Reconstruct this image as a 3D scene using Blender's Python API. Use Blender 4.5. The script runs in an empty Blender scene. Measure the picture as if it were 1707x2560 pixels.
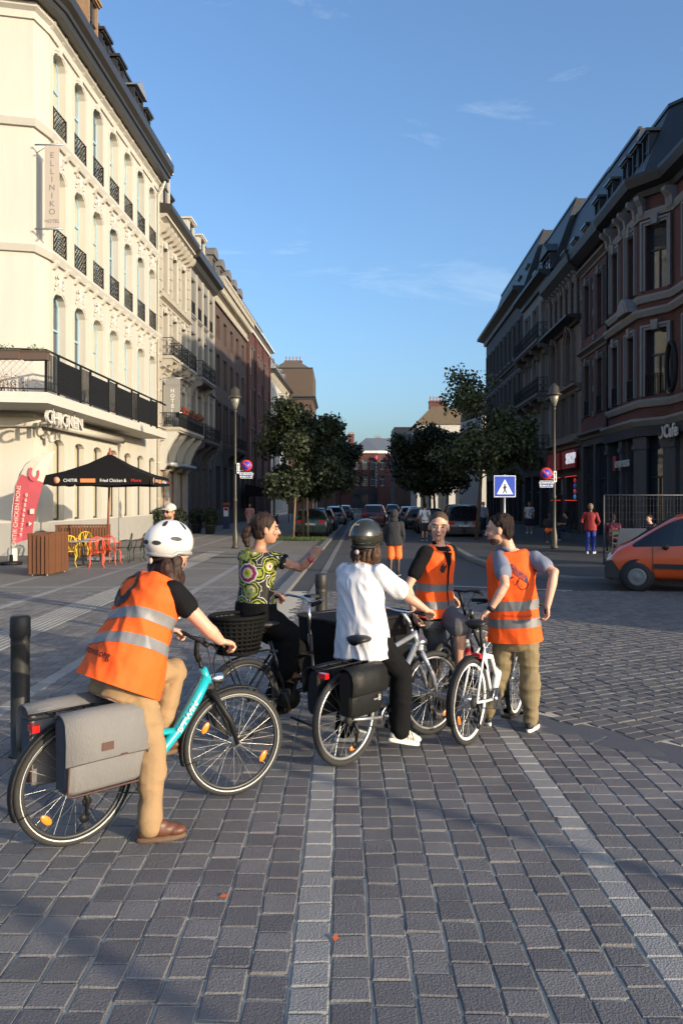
import bpy, bmesh, math, random
from mathutils import Vector as V, Matrix as MX, noise as NZ
import numpy as np
random.seed(11)
R = math.radians
S = bpy.context.scene
C = S.collection
# ---------------------------------------------------------------- camera, sky, sun, exposure
F, HC, UC, VH = 1961.0, 1.97, 853.5, 1250.0      # focal length (px of the 1707x2560 photo), eye height, horizon
cam = bpy.data.cameras.new('camera'); co = bpy.data.objects.new('camera', cam); C.objects.link(co)
co.location = (0, 0, HC); co.rotation_euler = (R(90), 0, 0)
cam.sensor_fit = 'VERTICAL'; cam.sensor_height = 24; cam.lens = 24 * F / 2560
cam.shift_y = -30 / 2560
cam.clip_start = .1; cam.clip_end = 3000
S.camera = co
SUN_EL, SUN_AZ = R(11.5), math.atan2(.79, -.62)   # azimuth clockwise from +Y: low evening sun behind the right shoulder
SUNV = V((math.sin(SUN_AZ) * math.cos(SUN_EL), math.cos(SUN_AZ) * math.cos(SUN_EL), math.sin(SUN_EL)))
W = bpy.data.worlds.new('World'); S.world = W; W.use_nodes = True
nt = W.node_tree; bg = nt.nodes['Background']
sky = nt.nodes.new('ShaderNodeTexSky'); sky.sky_type = 'NISHITA'; sky.sun_disc = False
sky.sun_elevation = SUN_EL; sky.sun_rotation = SUN_AZ
sky.air_density = 1.0; sky.dust_density = 3.4; sky.ozone_density = 3.7; sky.altitude = 0
# thin cirrus wisps over the whole sky
tc = nt.nodes.new('ShaderNodeTexCoord'); mp = nt.nodes.new('ShaderNodeMapping')
mp.inputs['Scale'].default_value = (1.6, 1.6, 7.0); mp.inputs['Location'].default_value = (3.1, .6, 1.5)
nz = nt.nodes.new('ShaderNodeTexNoise'); nz.inputs['Scale'].default_value = 1.5; nz.inputs['Detail'].default_value = 8; nz.inputs['Roughness'].default_value = .62
nz.inputs['Distortion'].default_value = .6
rp = nt.nodes.new('ShaderNodeValToRGB'); rp.color_ramp.elements[0].position = .57; rp.color_ramp.elements[1].position = .85
rp.color_ramp.elements[0].color = (0, 0, 0, 1); rp.color_ramp.elements[1].color = (.42, .42, .42, 1)
mx = nt.nodes.new('ShaderNodeMixRGB'); mx.inputs[2].default_value = (3.6, 3.9, 4.2, 1)
nt.links.new(tc.outputs['Generated'], mp.inputs['Vector']); nt.links.new(mp.outputs[0], nz.inputs['Vector'])
nt.links.new(nz.outputs['Fac'], rp.inputs[0]); nt.links.new(rp.outputs[0], mx.inputs[0])
nt.links.new(sky.outputs[0], mx.inputs[1]); nt.links.new(mx.outputs[0], bg.inputs['Color'])
bg.inputs['Strength'].default_value = .15
sl = bpy.data.lights.new('sun', 'SUN'); sl.energy = 2.7; sl.angle = R(.55); sl.color = (1, .83, .60)
so = bpy.data.objects.new('sun', sl); C.objects.link(so); so.rotation_euler = (-SUNV).to_track_quat('-Z', 'Y').to_euler()
so.location = SUNV * 60
S.view_settings.view_transform = 'Standard'; S.view_settings.look = 'None'
S.view_settings.gamma = 1; S.view_settings.use_curve_mapping = False
S.view_settings.exposure = 1.18
S.render.engine = 'CYCLES'
S.cycles.max_bounces = 5; S.cycles.diffuse_bounces = 3; S.cycles.glossy_bounces = 3; S.cycles.transparent_max_bounces = 8
S.cycles.caustics_reflective = False; S.cycles.caustics_refractive = False
S.cycles.use_denoising = True

# ---------------------------------------------------------------- helpers
def P(u, v, Y):            # photo pixel + distance -> a point of the place
    return V(((u - UC) * Y / F, Y, HC - (v - VH) * Y / F))
def G(u, v):               # photo pixel on the ground
    Y = F * HC / (v - VH); return V(((u - UC) * Y / F, Y, 0))
def col(o, parent=None):
    C.objects.link(o)
    if parent is not None: o.parent = parent
    return o
def tag(o, label=None, cat=None, group=None, kind=None):
    if label: o['label'] = label
    if cat: o['category'] = cat
    if group: o['group'] = group
    if kind: o['kind'] = kind
    return o
def empty(name, loc=(0, 0, 0), rz=0, label=None, cat=None, group=None):
    o = bpy.data.objects.new(name, None); o.location = loc; o.rotation_euler = (0, 0, rz); o.empty_display_size = .2
    C.objects.link(o); return tag(o, label, cat, group)
TS = bpy.data.scenes.new('workbench')          # scratch scene for evaluating modifiers and lettering; removed at the end
def eval_mesh(ob):
    TS.collection.objects.link(ob); vl = TS.view_layers[0]; vl.update(); dg = vl.depsgraph
    return bpy.data.meshes.new_from_object(ob.evaluated_get(dg))
class MB:
    def __init__(s, T=None): s.v = []; s.f = []; s.m = []; s.s = []; s.T = T
    def add(s, vs, fs, m=0, smooth=False):
        b = len(s.v); T = s.T
        s.v.extend([tuple(T @ V(p)) for p in vs] if T is not None else [tuple(p) for p in vs])
        for f in fs: s.f.append(tuple(i + b for i in f)); s.m.append(m); s.s.append(smooth)
        return s
    def box(s, x0, y0, z0, x1, y1, z1, m=0):
        vs = [(x0, y0, z0), (x1, y0, z0), (x1, y1, z0), (x0, y1, z0), (x0, y0, z1), (x1, y0, z1), (x1, y1, z1), (x0, y1, z1)]
        return s.add(vs, [(0, 3, 2, 1), (4, 5, 6, 7), (0, 1, 5, 4), (1, 2, 6, 5), (2, 3, 7, 6), (3, 0, 4, 7)], m)
    def bar(s, a, b, w, h, up=(0, 0, 1), m=0):
        a, b = V(a), V(b); d = (b - a).normalized(); up = V(up)
        if abs(d.dot(up)) > .98: up = V((1, 0, 0))
        r = d.cross(up).normalized() * (w / 2); u = r.cross(d).normalized() * (h / 2)
        vs = [a - r - u, a + r - u, a + r + u, a - r + u, b - r - u, b + r - u, b + r + u, b - r + u]
        return s.add(vs, [(0, 1, 2, 3), (7, 6, 5, 4), (0, 4, 5, 1), (1, 5, 6, 2), (2, 6, 7, 3), (3, 7, 4, 0)], m)
    def tube(s, pts, r, seg=8, m=0, closed=False, cap=True, flat=None):
        pts = [V(p) for p in pts]; n = len(pts)
        rs = r if isinstance(r, (list, tuple)) else [r] * n
        vs, fs = [], []; prev = None
        for i, p in enumerate(pts):
            if closed: d = pts[(i + 1) % n] - pts[i - 1]
            else: d = pts[min(i + 1, n - 1)] - pts[max(i - 1, 0)]
            d = d.normalized() if d.length > 1e-9 else V((0, 0, 1))
            if prev is None:
                a = V((0, 0, 1)) if abs(d.z) < .9 else V((1, 0, 0)); x = d.cross(a).normalized()
            else:
                x = (prev - d * prev.dot(d)).normalized()
            prev = x; y = d.cross(x)
            ky = 1 if flat is None else flat
            for k in range(seg):
                t = 2 * math.pi * k / seg; vs.append(p + (x * math.cos(t) + y * math.sin(t) * ky) * rs[i])
        m2 = n if closed else n - 1
        for i in range(m2):
            for k in range(seg):
                a = i * seg + k; b = i * seg + (k + 1) % seg; i2 = (i + 1) % n
                fs.append((a, b, i2 * seg + (k + 1) % seg, i2 * seg + k))
        if cap and not closed:
            fs.append(tuple(reversed(range(seg)))); fs.append(tuple(range((n - 1) * seg, n * seg)))
        return s.add(vs, fs, m, True)
    def lathe(s, prof, c=(0, 0, 0), seg=16, axis='z', m=0, smooth=True, sx=1, sy=1):
        vs, fs = [], []; c = V(c); n = len(prof)
        for r, z in prof:
            for k in range(seg):
                t = 2 * math.pi * k / seg; a, b = r * math.cos(t) * sx, r * math.sin(t) * sy
                vs.append(c + (V((a, b, z)) if axis == 'z' else V((a, z, b)) if axis == 'y' else V((z, a, b))))
        for i in range(n - 1):
            for k in range(seg):
                a = i * seg + k; b = i * seg + (k + 1) % seg
                fs.append((a, b, b + seg, a + seg) if axis != 'y' else (a, a + seg, b + seg, b))
        fs.append(tuple(reversed(range(seg)))); fs.append(tuple(range((n - 1) * seg, n * seg)))
        return s.add(vs, fs, m, smooth)
    def ell(s, c, r, rot=None, seg=14, rings=9, m=0):
        c = V(c); vs, fs = [], []
        if not isinstance(r, (tuple, list, V)): r = (r, r, r)
        def q(p): p = V(p); return c + (rot @ p if rot is not None else p)
        vs.append(q((0, 0, r[2])))
        for i in range(1, rings):
            a = math.pi * i / rings
            for k in range(seg):
                t = 2 * math.pi * k / seg
                vs.append(q((r[0] * math.sin(a) * math.cos(t), r[1] * math.sin(a) * math.sin(t), r[2] * math.cos(a))))
        vs.append(q((0, 0, -r[2]))); L = len(vs) - 1
        for k in range(seg): fs.append((0, 1 + k, 1 + (k + 1) % seg)); b = 1 + (rings - 2) * seg; fs.append((L, b + (k + 1) % seg, b + k))
        for i in range(rings - 2):
            for k in range(seg):
                a = 1 + i * seg + k; b = 1 + i * seg + (k + 1) % seg; fs.append((a, a + seg, b + seg, b))
        return s.add(vs, fs, m, True)
    def prism(s, poly, y0, y1, m=0, ax='y'):        # poly in (x,z) extruded along y (ax='x': poly in (y,z); ax='z': poly in (x,y))
        n = len(poly)
        g = {'y': lambda p, t: (p[0], t, p[1]), 'x': lambda p, t: (t, p[0], p[1]), 'z': lambda p, t: (p[0], p[1], t)}[ax]
        vs = [g(p, y0) for p in poly] + [g(p, y1) for p in poly]
        fs = [tuple(range(n)), tuple(reversed(range(n, 2 * n)))] + [(i, i + n, (i + 1) % n + n, (i + 1) % n) for i in range(n)]
        return s.add(vs, fs, m)
    def mesh(s, name, mats, fix=True):
        me = bpy.data.meshes.new(name); me.from_pydata(s.v, [], s.f)
        for mt in (mats if isinstance(mats, (list, tuple)) else [mats]): me.materials.append(mt)
        me.polygons.foreach_set('material_index', s.m); me.polygons.foreach_set('use_smooth', s.s)
        if fix:
            bm = bmesh.new(); bm.from_mesh(me); bmesh.ops.recalc_face_normals(bm, faces=bm.faces); bm.to_mesh(me); bm.free()
        me.update(); return me
    def build(s, name, mats, parent=None, loc=None, fix=True):
        o = bpy.data.objects.new(name, s.mesh(name, mats, fix)); col(o, parent)
        if loc is not None: o.location = loc
        return o
def inst(name, me, parent=None, loc=(0, 0, 0), rz=0, sc=None):
    o = bpy.data.objects.new(name, me); col(o, parent); o.location = loc; o.rotation_euler = (0, 0, rz)
    if sc: o.scale = sc
    return o
def copy_tree(o, parent=None):
    c = o.copy(); col(c, parent); c.matrix_parent_inverse = o.matrix_parent_inverse.copy()
    for ch in list(o.children): copy_tree(ch, c)
    return c

# ---------------------------------------------------------------- materials
MATS = {}
def mat(name, c, rough=.6, metal=0, var=0, vs=3.0, bump=0, bs=40.0, spec=.5, emit=None, trans=0, alpha=1, coat=0, stretch=None, objrand=0, sheen=0, detail=4, wpos=0):
    if name in MATS: return MATS[name]
    m = bpy.data.materials.new(name); m.use_nodes = True; N = m.node_tree; b = N.nodes['Principled BSDF']
    b.inputs['Base Color'].default_value = (*c, 1); b.inputs['Roughness'].default_value = rough; b.inputs['Metallic'].default_value = metal
    b.inputs['Specular IOR Level'].default_value = spec; b.inputs['Coat Weight'].default_value = coat
    if trans: b.inputs['Transmission Weight'].default_value = trans
    if alpha < 1: b.inputs['Alpha'].default_value = alpha
    if sheen: b.inputs['Sheen Weight'].default_value = sheen
    if emit: b.inputs['Emission Color'].default_value = (*emit[:3], 1); b.inputs['Emission Strength'].default_value = emit[3]
    L = N.links.new
    if var or bump or objrand:
        t = N.nodes.new('ShaderNodeTexCoord'); src = t.outputs['Object']
        if wpos: ge = N.nodes.new('ShaderNodeNewGeometry'); src = ge.outputs['Position']
        if stretch:
            mpn = N.nodes.new('ShaderNodeMapping'); mpn.inputs['Scale'].default_value = stretch; L(src, mpn.inputs[0]); src = mpn.outputs[0]
    if var or objrand:
        h = N.nodes.new('ShaderNodeHueSaturation'); h.inputs['Color'].default_value = (*c, 1)
        val = N.nodes.new('ShaderNodeMath'); val.operation = 'MULTIPLY_ADD'; val.inputs[1].default_value = 2 * var; val.inputs[2].default_value = 1 - var
        n = N.nodes.new('ShaderNodeTexNoise'); n.inputs['Scale'].default_value = vs; n.inputs['Detail'].default_value = detail + 2; n.inputs['Roughness'].default_value = .65
        L(src, n.inputs['Vector']); L(n.outputs['Fac'], val.inputs[0]); o = val.outputs[0]
        if objrand:
            oi = N.nodes.new('ShaderNodeObjectInfo'); ma = N.nodes.new('ShaderNodeMath'); ma.operation = 'MULTIPLY_ADD'; ma.inputs[1].default_value = objrand; ma.inputs[2].default_value = -objrand / 2
            ad = N.nodes.new('ShaderNodeMath'); L(oi.outputs['Random'], ma.inputs[0]); L(ma.outputs[0], ad.inputs[0]); L(o, ad.inputs[1]); o = ad.outputs[0]
        if wpos:
            n3 = N.nodes.new('ShaderNodeTexNoise'); n3.inputs['Scale'].default_value = 1.4; n3.inputs['Detail'].default_value = 7; n3.inputs['Roughness'].default_value = .7; L(src, n3.inputs['Vector'])
            m3 = N.nodes.new('ShaderNodeMath'); m3.operation = 'MULTIPLY_ADD'; m3.inputs[1].default_value = 2 * wpos; m3.inputs[2].default_value = -wpos; L(n3.outputs['Fac'], m3.inputs[0]); a3 = N.nodes.new('ShaderNodeMath'); L(m3.outputs[0], a3.inputs[0]); L(o, a3.inputs[1]); o = a3.outputs[0]
        L(o, h.inputs['Value']); L(h.outputs[0], b.inputs['Base Color'])
    if bump:
        n2 = N.nodes.new('ShaderNodeTexNoise'); n2.inputs['Scale'].default_value = bs; n2.inputs['Detail'].default_value = detail
        bp = N.nodes.new('ShaderNodeBump'); bp.inputs['Strength'].default_value = bump; bp.inputs['Distance'].default_value = .02
        L(src, n2.inputs['Vector']); L(n2.outputs['Fac'], bp.inputs['Height']); L(bp.outputs[0], b.inputs['Normal'])
    MATS[name] = m; return m
def brick_mat(name, c1, c2, mortar, bw=.22, bh=.075, ms=.012, var=.25):
    if name in MATS: return MATS[name]
    m = bpy.data.materials.new(name); m.use_nodes = True; N = m.node_tree; L = N.links.new; b = N.nodes['Principled BSDF']
    t = N.nodes.new('ShaderNodeTexCoord'); sp = N.nodes.new('ShaderNodeSeparateXYZ'); L(t.outputs['Object'], sp.inputs[0])
    ad = N.nodes.new('ShaderNodeMath'); L(sp.outputs[0], ad.inputs[0]); L(sp.outputs[1], ad.inputs[1])
    cb = N.nodes.new('ShaderNodeCombineXYZ'); L(ad.outputs[0], cb.inputs[0]); L(sp.outputs[2], cb.inputs[1])
    k = N.nodes.new('ShaderNodeTexBrick'); k.inputs['Scale'].default_value = 1; k.inputs['Brick Width'].default_value = bw; k.inputs['Row Height'].default_value = bh
    k.inputs['Mortar Size'].default_value = ms; k.inputs['Color1'].default_value = (*c1, 1); k.inputs['Color2'].default_value = (*c2, 1); k.inputs['Mortar'].default_value = (*mortar, 1)
    L(cb.outputs[0], k.inputs['Vector'])
    n = N.nodes.new('ShaderNodeTexNoise'); n.inputs['Scale'].default_value = .8; n.inputs['Detail'].default_value = 6; L(t.outputs['Object'], n.inputs['Vector'])
    v = N.nodes.new('ShaderNodeMath'); v.operation = 'MULTIPLY_ADD'; v.inputs[1].default_value = 2 * var; v.inputs[2].default_value = 1 - var; L(n.outputs['Fac'], v.inputs[0])
    h = N.nodes.new('ShaderNodeHueSaturation'); L(k.outputs['Color'], h.inputs['Color']); L(v.outputs[0], h.inputs['Value']); L(h.outputs[0], b.inputs['Base Color'])
    bp = N.nodes.new('ShaderNodeBump'); bp.inputs['Strength'].default_value = .5; bp.inputs['Distance'].default_value = .01; bp.invert = True
    L(k.outputs['Fac'], bp.inputs['Height']); L(bp.outputs[0], b.inputs['Normal']); b.inputs['Roughness'].default_value = .85
    MATS[name] = m; return m
cream = mat('cream render', (.45, .428, .378), .8, var=.16, vs=1.3, bump=.15, bs=6, stretch=(1, 1, .16))
cream2 = mat('pale trim paint', (.46, .443, .40), .7, var=.08, vs=2)
cream3 = mat('cream stone', (.36, .33, .275), .8, var=.22, vs=1.2, bump=.3, bs=5)
greywhite = mat('grey white paint', (.19, .187, .18), .75, var=.15, vs=1)
stone = mat('blue stone', (.06, .06, .064), .8, var=.25, vs=1.5, bump=.3, bs=12)
stone_l = mat('light stone trim', (.115, .11, .108), .8, var=.2, vs=1.5, bump=.2, bs=12)
stone_d = mat('dark sooty stone', (.032, .032, .035), .85, var=.3, vs=1.2, bump=.3, bs=8)
plinth = mat('plinth grey', (.30, .29, .27), .85, var=.15, vs=2)
slate = mat('roof slate', (.016, .018, .023), .55, var=.25, vs=4, bump=.4, bs=14, stretch=(1, 1, 3))
gutter = mat('dark gutter paint', (.03, .027, .022), .35, var=.2, vs=2)
zinc = mat('zinc', (.35, .36, .37), .45, metal=.6, var=.15)
wood_d = mat('weathered dormer wood', (.25, .16, .09), .7, var=.3, vs=6)
stone_p = mat('pale stone surround', (.20, .192, .188), .8, var=.2, vs=1.5, bump=.2, bs=12)
brick_r = brick_mat('red brick', (.13, .030, .022), (.095, .023, .018), (.075, .062, .055))
brick_b = brick_mat('brown brick', (.085, .05, .038), (.065, .04, .031), (.08, .062, .055))
brick_d = brick_mat('deep red brick', (.10, .022, .017), (.075, .018, .014), (.06, .045, .042))
iron = mat('black iron', (.008, .008, .009), .65, spec=.3)
black = mat('black plastic', (.010, .010, .011), .55, spec=.3)
rubber = mat('rubber', (.022, .021, .02), .8, var=.3, vs=30)
chrome = mat('polished alloy', (.65, .66, .68), .25, metal=1)
glass = mat('window glass', (.03, .04, .05), .05, spec=.8, coat=.3)
curtain2 = mat('window with drawn net curtain', (.25, .24, .21), .15, spec=.7, var=.4, vs=3, coat=.4, stretch=(4, 4, .4))
curtain = mat('window with cream blind', (.42, .38, .27), .12, spec=.7, var=.25, vs=1.5, coat=.4)
bluef = mat('pale blue window paint', (.25, .40, .50), .5, var=.1)
darkf = mat('dark window frame', (.03, .028, .03), .5)
whitef = mat('white window frame', (.6, .6, .58), .5)
redtrim = mat('red brown door frame', (.20, .06, .035), .5)
orange_v = mat('orange hi-vis fabric', (.95, .115, .018), .7, var=.06, vs=14, bump=.25, bs=18, spec=.2)
reflect = mat('grey reflective tape', (.17, .17, .175), .5, metal=.0, var=.08, vs=30)
# ---------------------------------------------------------------- lettering
def text_mesh(txt, h, mt, ext=.004, bold=0, align='CENTER', name='lettering', sx=1.0):
    cu = bpy.data.curves.new('t', 'FONT'); cu.body = txt; cu.size = h / .69; cu.extrude = ext; cu.offset = bold; cu.align_x = align; cu.align_y = 'CENTER'
    cu.resolution_u = 3
    ob = bpy.data.objects.new('t', cu); me = eval_mesh(ob); me.name = name
    bpy.data.objects.remove(ob); bpy.data.curves.remove(cu); me.materials.clear(); me.materials.append(mt)
    if sx != 1: me.transform(MX.Diagonal((sx, 1, 1, 1)))
    return me
def put_text(txt, h, mt, parent, o, x, y, **k):     # flat lettering with its own x (reading) and y (up) directions in the parent's frame
    me = text_mesh(txt, h, mt, **k); x = V(x).normalized(); y = V(y).normalized(); z = x.cross(y)
    me.transform(MX(((x.x, y.x, z.x, o[0]), (x.y, y.y, z.y, o[1]), (x.z, y.z, z.z, o[2]), (0, 0, 0, 1))))
    ob = bpy.data.objects.new('lettering', me); return col(ob, parent)
# ---------------------------------------------------------------- building kit
MESHES = {}
def cached(key, fn):
    if key not in MESHES: MESHES[key] = fn()
    return MESHES[key]
def arch_pts(w, zs, zt, rise, n=8):
    l, r = -w / 2, w / 2
    if rise <= 0: return [(l, zs), (l, zt), (r, zt), (r, zs)]
    pts = [(l, zs)]
    for k in range(n + 1):
        t = 2 * k / n - 1; pts.append((t * w / 2, zt - rise * (1 - math.sqrt(max(0, 1 - t * t * .96)))))
    return pts + [(r, zs)]
def off_pts(pts, d):        # grow an opening outline (open at the bottom) by d
    out = []
    n = len(pts)
    for i, p in enumerate(pts):
        a = V(pts[max(i - 1, 0)]); b = V(pts[min(i + 1, n - 1)]); q = V(p)
        if i == 0: nn = V((-1, 0))
        elif i == n - 1: nn = V((1, 0))
        else:
            d1 = (q - a).normalized(); d2 = (b - q).normalized(); n1 = V((-d1.y, d1.x)); n2 = V((-d2.y, d2.x))
            nn = (n1 + n2); nn = nn / max(.4, (1 + n1.dot(n2)))
        out.append((q.x + nn.x * d, q.y + nn.y * d))
    return out
def wall_band(mb, x0, x1, z0, z1, wins, dp=.3, m=0, mr=None):
    mr = m if mr is None else mr
    q = lambda a, b, c, d, mm=m: mb.add([a, b, c, d], [(0, 1, 2, 3)], mm)
    if not wins: q((x0, 0, z0), (x1, 0, z0), (x1, 0, z1), (x0, 0, z1)); return
    ed = [x0] + [(wins[i][0] + wins[i + 1][0]) / 2 for i in range(len(wins) - 1)] + [x1]
    for i, (xc, w, zs, zt, rise) in enumerate(wins):
        a, b, l, r = ed[i], ed[i + 1], xc - w / 2, xc + w / 2
        q((a, 0, z0), (l, 0, z0), (l, 0, z1), (a, 0, z1)); q((r, 0, z0), (b, 0, z0), (b, 0, z1), (r, 0, z1))
        if zs > z0 + 1e-4: q((l, 0, z0), (r, 0, z0), (r, 0, zs), (l, 0, zs))
        pts = [(xc + p[0], p[1]) for p in arch_pts(w, zs, zt, rise)]
        for k in range(1, len(pts) - 2):
            q((pts[k][0], 0, pts[k][1]), (pts[k + 1][0], 0, pts[k + 1][1]), (pts[k + 1][0], 0, z1), (pts[k][0], 0, z1))
        for k in range(len(pts)):
            p, s = pts[k], pts[(k + 1) % len(pts)]
            q((p[0], 0, p[1]), (p[0], dp, p[1]), (s[0], dp, s[1]), (s[0], 0, s[1]), mr)
def sweep(mb, path, prof, m=0):     # closed profile [(outward, z)] along an open plan path; outward is to the right of travel
    n = len(path); pp = [V(p) for p in path]; ns = []
    for i in range(n):
        ds = []
        if i > 0: ds.append((pp[i] - pp[i - 1]).normalized())
        if i < n - 1: ds.append((pp[i + 1] - pp[i]).normalized())
        nn = [V((d.y, -d.x)) for d in ds]
        ns.append(nn[0] if len(nn) == 1 else (nn[0] + nn[1]) / (1 + nn[0].dot(nn[1])))
    k = len(prof); vs = [(pp[i].x + ns[i].x * o, pp[i].y + ns[i].y * o, z) for i in range(n) for o, z in prof]; fs = []
    for i in range(n - 1):
        for j in range(k): fs.append((i * k + j, (i + 1) * k + j, (i + 1) * k + (j + 1) % k, i * k + (j + 1) % k))
    fs.append(tuple(range(k))); fs.append(tuple(range((n - 1) * k, n * k)))
    return mb.add(vs, fs, m)
def window_set(w, h, rise, fm, pm, fw=.07, tz=.68, mul=True, single=False):
    def fn():
        mb = MB(); outer = arch_pts(w, 0, h, rise); inner = [(p[0] * (1 - 2 * fw / w), fw + (p[1]) * (1 - 2 * fw / h)) for p in outer]
        n = len(outer)
        for k in range(n):
            a, b = outer[k], outer[(k + 1) % n]; c, d = inner[(k + 1) % n], inner[k]
            mb.add([(a[0], 0, a[1]), (b[0], 0, b[1]), (c[0], 0, c[1]), (d[0], 0, d[1])], [(0, 1, 2, 3)])
            mb.add([(d[0], 0, d[1]), (c[0], 0, c[1]), (c[0], .07, c[1]), (d[0], .07, d[1])], [(0, 1, 2, 3)])
        zt = h * tz
        if tz < .99: mb.box(-w / 2 + fw, -.01, zt - fw * .6, w / 2 - fw, .05, zt + fw * .6)
        if mul: mb.box(-fw * .45, -.008, fw, fw * .45, .05, zt if tz < .99 else h - fw)
        fr = mb.mesh('window', fm)
        panes = []
        i0 = w / 2 - fw
        top = [p for p in inner]
        if single or (tz > .99 and not mul):
            p = MB(); p.add([(x, .045, z) for x, z in inner], [tuple(range(n))]); panes.append(p.mesh('pane', pm))
        else:
            lo = h - fw if tz > .99 else zt - fw * .6
            for a, b in (((-i0, -fw * .45), (fw * .45, i0)) if mul else ((-i0, i0),)):
                p = MB(); p.add([(a, .045, fw), (b, .045, fw), (b, .045, lo), (a, .045, lo)], [(0, 1, 2, 3)]); panes.append(p.mesh('pane', pm))
            if tz < .99:
                zz = zt + fw * .6; up = [(-i0, zz)] + [q for q in top[1:-1]] + [(i0, zz)]
                p = MB(); p.add([(x, .045, z) for x, z in up], [tuple(range(len(up)))]); panes.append(p.mesh('pane', pm))
        return fr, panes
    return cached(('win', round(w, 3), round(h, 3), rise, fm.name, pm.name, fw, tz, mul, single), fn)
def surround_mesh(w, h, rise, sw, pr, mt, key=False, legs=0.0):
    def fn():
        mb = MB(); a = arch_pts(w, -legs, h, rise); b = off_pts(a, sw); n = len(a)
        for k in range(n - 1):
            v = [(a[k][0], a[k][1]), (a[k + 1][0], a[k + 1][1]), (b[k + 1][0], b[k + 1][1]), (b[k][0], b[k][1])]
            mb.prism(v, -pr, -.002)
        c = off_pts(a, sw * .55); d = off_pts(a, sw)
        for k in range(n - 1): mb.prism([c[k], c[k + 1], d[k + 1], d[k]], -pr * 1.7, -pr - .002)
        if key: mb.prism([(-.13, h - .05), (.13, h - .05), (.17, h + sw + .16), (-.17, h + sw + .16)], -pr * 2.4, -.003)
        return mb.mesh('window_surround', mt)
    return cached(('sur', w, h, rise, sw, pr, mt.name, key, legs), fn)
def rail_mesh(w, h, d=.14, style='lattice'):
    def fn():
        mb = MB(); x0, x1 = -w / 2, w / 2
        for z in (.06, h): mb.bar((x0, -d, z), (x1, -d, z), .035, .035)
        for x in (x0, x1): mb.bar((x, -d, .0), (x, -d, h + .04), .035, .035); mb.bar((x, -d, h), (x, 0, h), .03, .03)
        if style == 'lattice':
            n = max(3, int(w / .2)); st = w / n
            for k in range(-3, n + 1):
                for sgn in (1, -1):
                    xa = x0 + k * st; xb = xa + (h - .1)
                    p, q = (xa, .06), (xb, h)
                    if sgn < 0: p, q = (xa, h), (xb, .06)
                    t0 = max(0, (x0 - p[0]) / (q[0] - p[0])); t1 = min(1, (x1 - p[0]) / (q[0] - p[0]))
                    if t1 > t0 + .02: mb.bar((p[0] + (q[0] - p[0]) * t0, -d, p[1] + (q[1] - p[1]) * t0), (p[0] + (q[0] - p[0]) * t1, -d, p[1] + (q[1] - p[1]) * t1), .022, .022)
        elif style == 'bars':
            n = int(w / .11)
            for k in range(1, n): x = x0 + w * k / n; mb.bar((x, -d, .06), (x, -d, h), .02, .02)
        else:       # scroll work
            n = max(2, int(w / .28))
            for k in range(n):
                xc = x0 + w * (k + .5) / n; rr = w / n * .42
                mb.bar((x0 + w * k / n, -d, .06), (x0 + w * k / n, -d, h), .02, .02)
                for zc in (h * .3, h * .7):
                    mb.tube([(xc + rr * math.cos(t), -d, zc + h * .19 * math.sin(t)) for t in [i * math.pi / 4 for i in range(8)]], .013, 4, closed=True)
        return mb.mesh('railing', iron)
    return cached(('rail', round(w, 3), h, d, style), fn)
def facade(B, O, ang, width, floors, wm, dp=.3, wm2=None, x0=0.0):
    """one flat front under building B: its wall (a part) and, under B, each window with its panes, surround, sill and railing"""
    mb = MB()
    ca, sa = math.cos(ang), math.sin(ang)
    for f in floors:
        wins = [(x, f['w'], f['zs'], f['zt'], f.get('rise', 0)) for x in f.get('xs', [])]
        wall_band(mb, x0, width, f['z0'], f['z1'], wins, f.get('dp', dp), f.get('m', 0))
        for x in f.get('xs', []):
            d = f.get('dp', dp); h = f['zt'] - f['zs']
            fr, panes = window_set(f['w'], h, f.get('rise', 0), f.get('frame', darkf), (random.choice(f['panes']) if f.get('panes') else f.get('pane', glass)), f.get('fw', .07), f.get('tz', .68), f.get('mul', True), f.get('single', False))
            loc = (O[0] + ca * x - sa * (d - .08), O[1] + sa * x + ca * (d - .08), f['zs'])
            wo = inst(f.get('name', 'window'), fr, B, loc, ang)
            for p in panes: inst('pane', p, wo)
            yo = -(d - .08)
            if f.get('sur'): inst('window_surround', surround_mesh(f['w'], h, f.get('rise', 0), *f['sur'], key=f.get('key', False), legs=f.get('legs', 0)), wo, (0, yo, 0))
            if f.get('sill'):
                sm = cached(('sill', f['w'], f['sill'].name), lambda: MB().box(-f['w'] / 2 - .14, -.16, -.14, f['w'] / 2 + .14, .02, -.003).box(-f['w'] / 2 - .1, -.1, -.24, f['w'] / 2 + .1, .0, -.142).mesh('sill', f['sill']))
                inst('sill', sm, wo, (0, yo, 0))
            if f.get('rail'): inst('railing', rail_mesh(f['w'] + .02, f.get('rh', .85), style=f['rail']), wo, (0, yo + .1, .02))
            if f.get('orn'): inst('ornament', ornament(), wo, (0, yo, h + .28))
    w = mb.build('wall', [wm, wm2 or wm], B, (O[0], O[1], 0)); w.rotation_euler[2] = ang
    return w
def ornament():
    def fn():
        mb = MB(); rnd = random.Random(3)
        mb.ell((0, -.06, .1), (.16, .07, .24), seg=10, rings=7)
        for s in (-1, 1):
            for k in range(4): mb.ell((s * (.16 + .09 * k), -.04, .12 - .035 * k * k + .03), (.10 - .012 * k, .055, .085 - .01 * k), seg=8, rings=5)
            mb.ell((s * .1, -.05, .36), (.06, .05, .1), seg=8, rings=5)
            mb.tube([(s * .2, -.04, .28), (s * .3, -.05, .36), (s * .38, -.05, .3), (s * .34, -.04, .22)], .025, 5)
        return mb.mesh('ornament', cream2)
    return cached('orn', fn)
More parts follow.
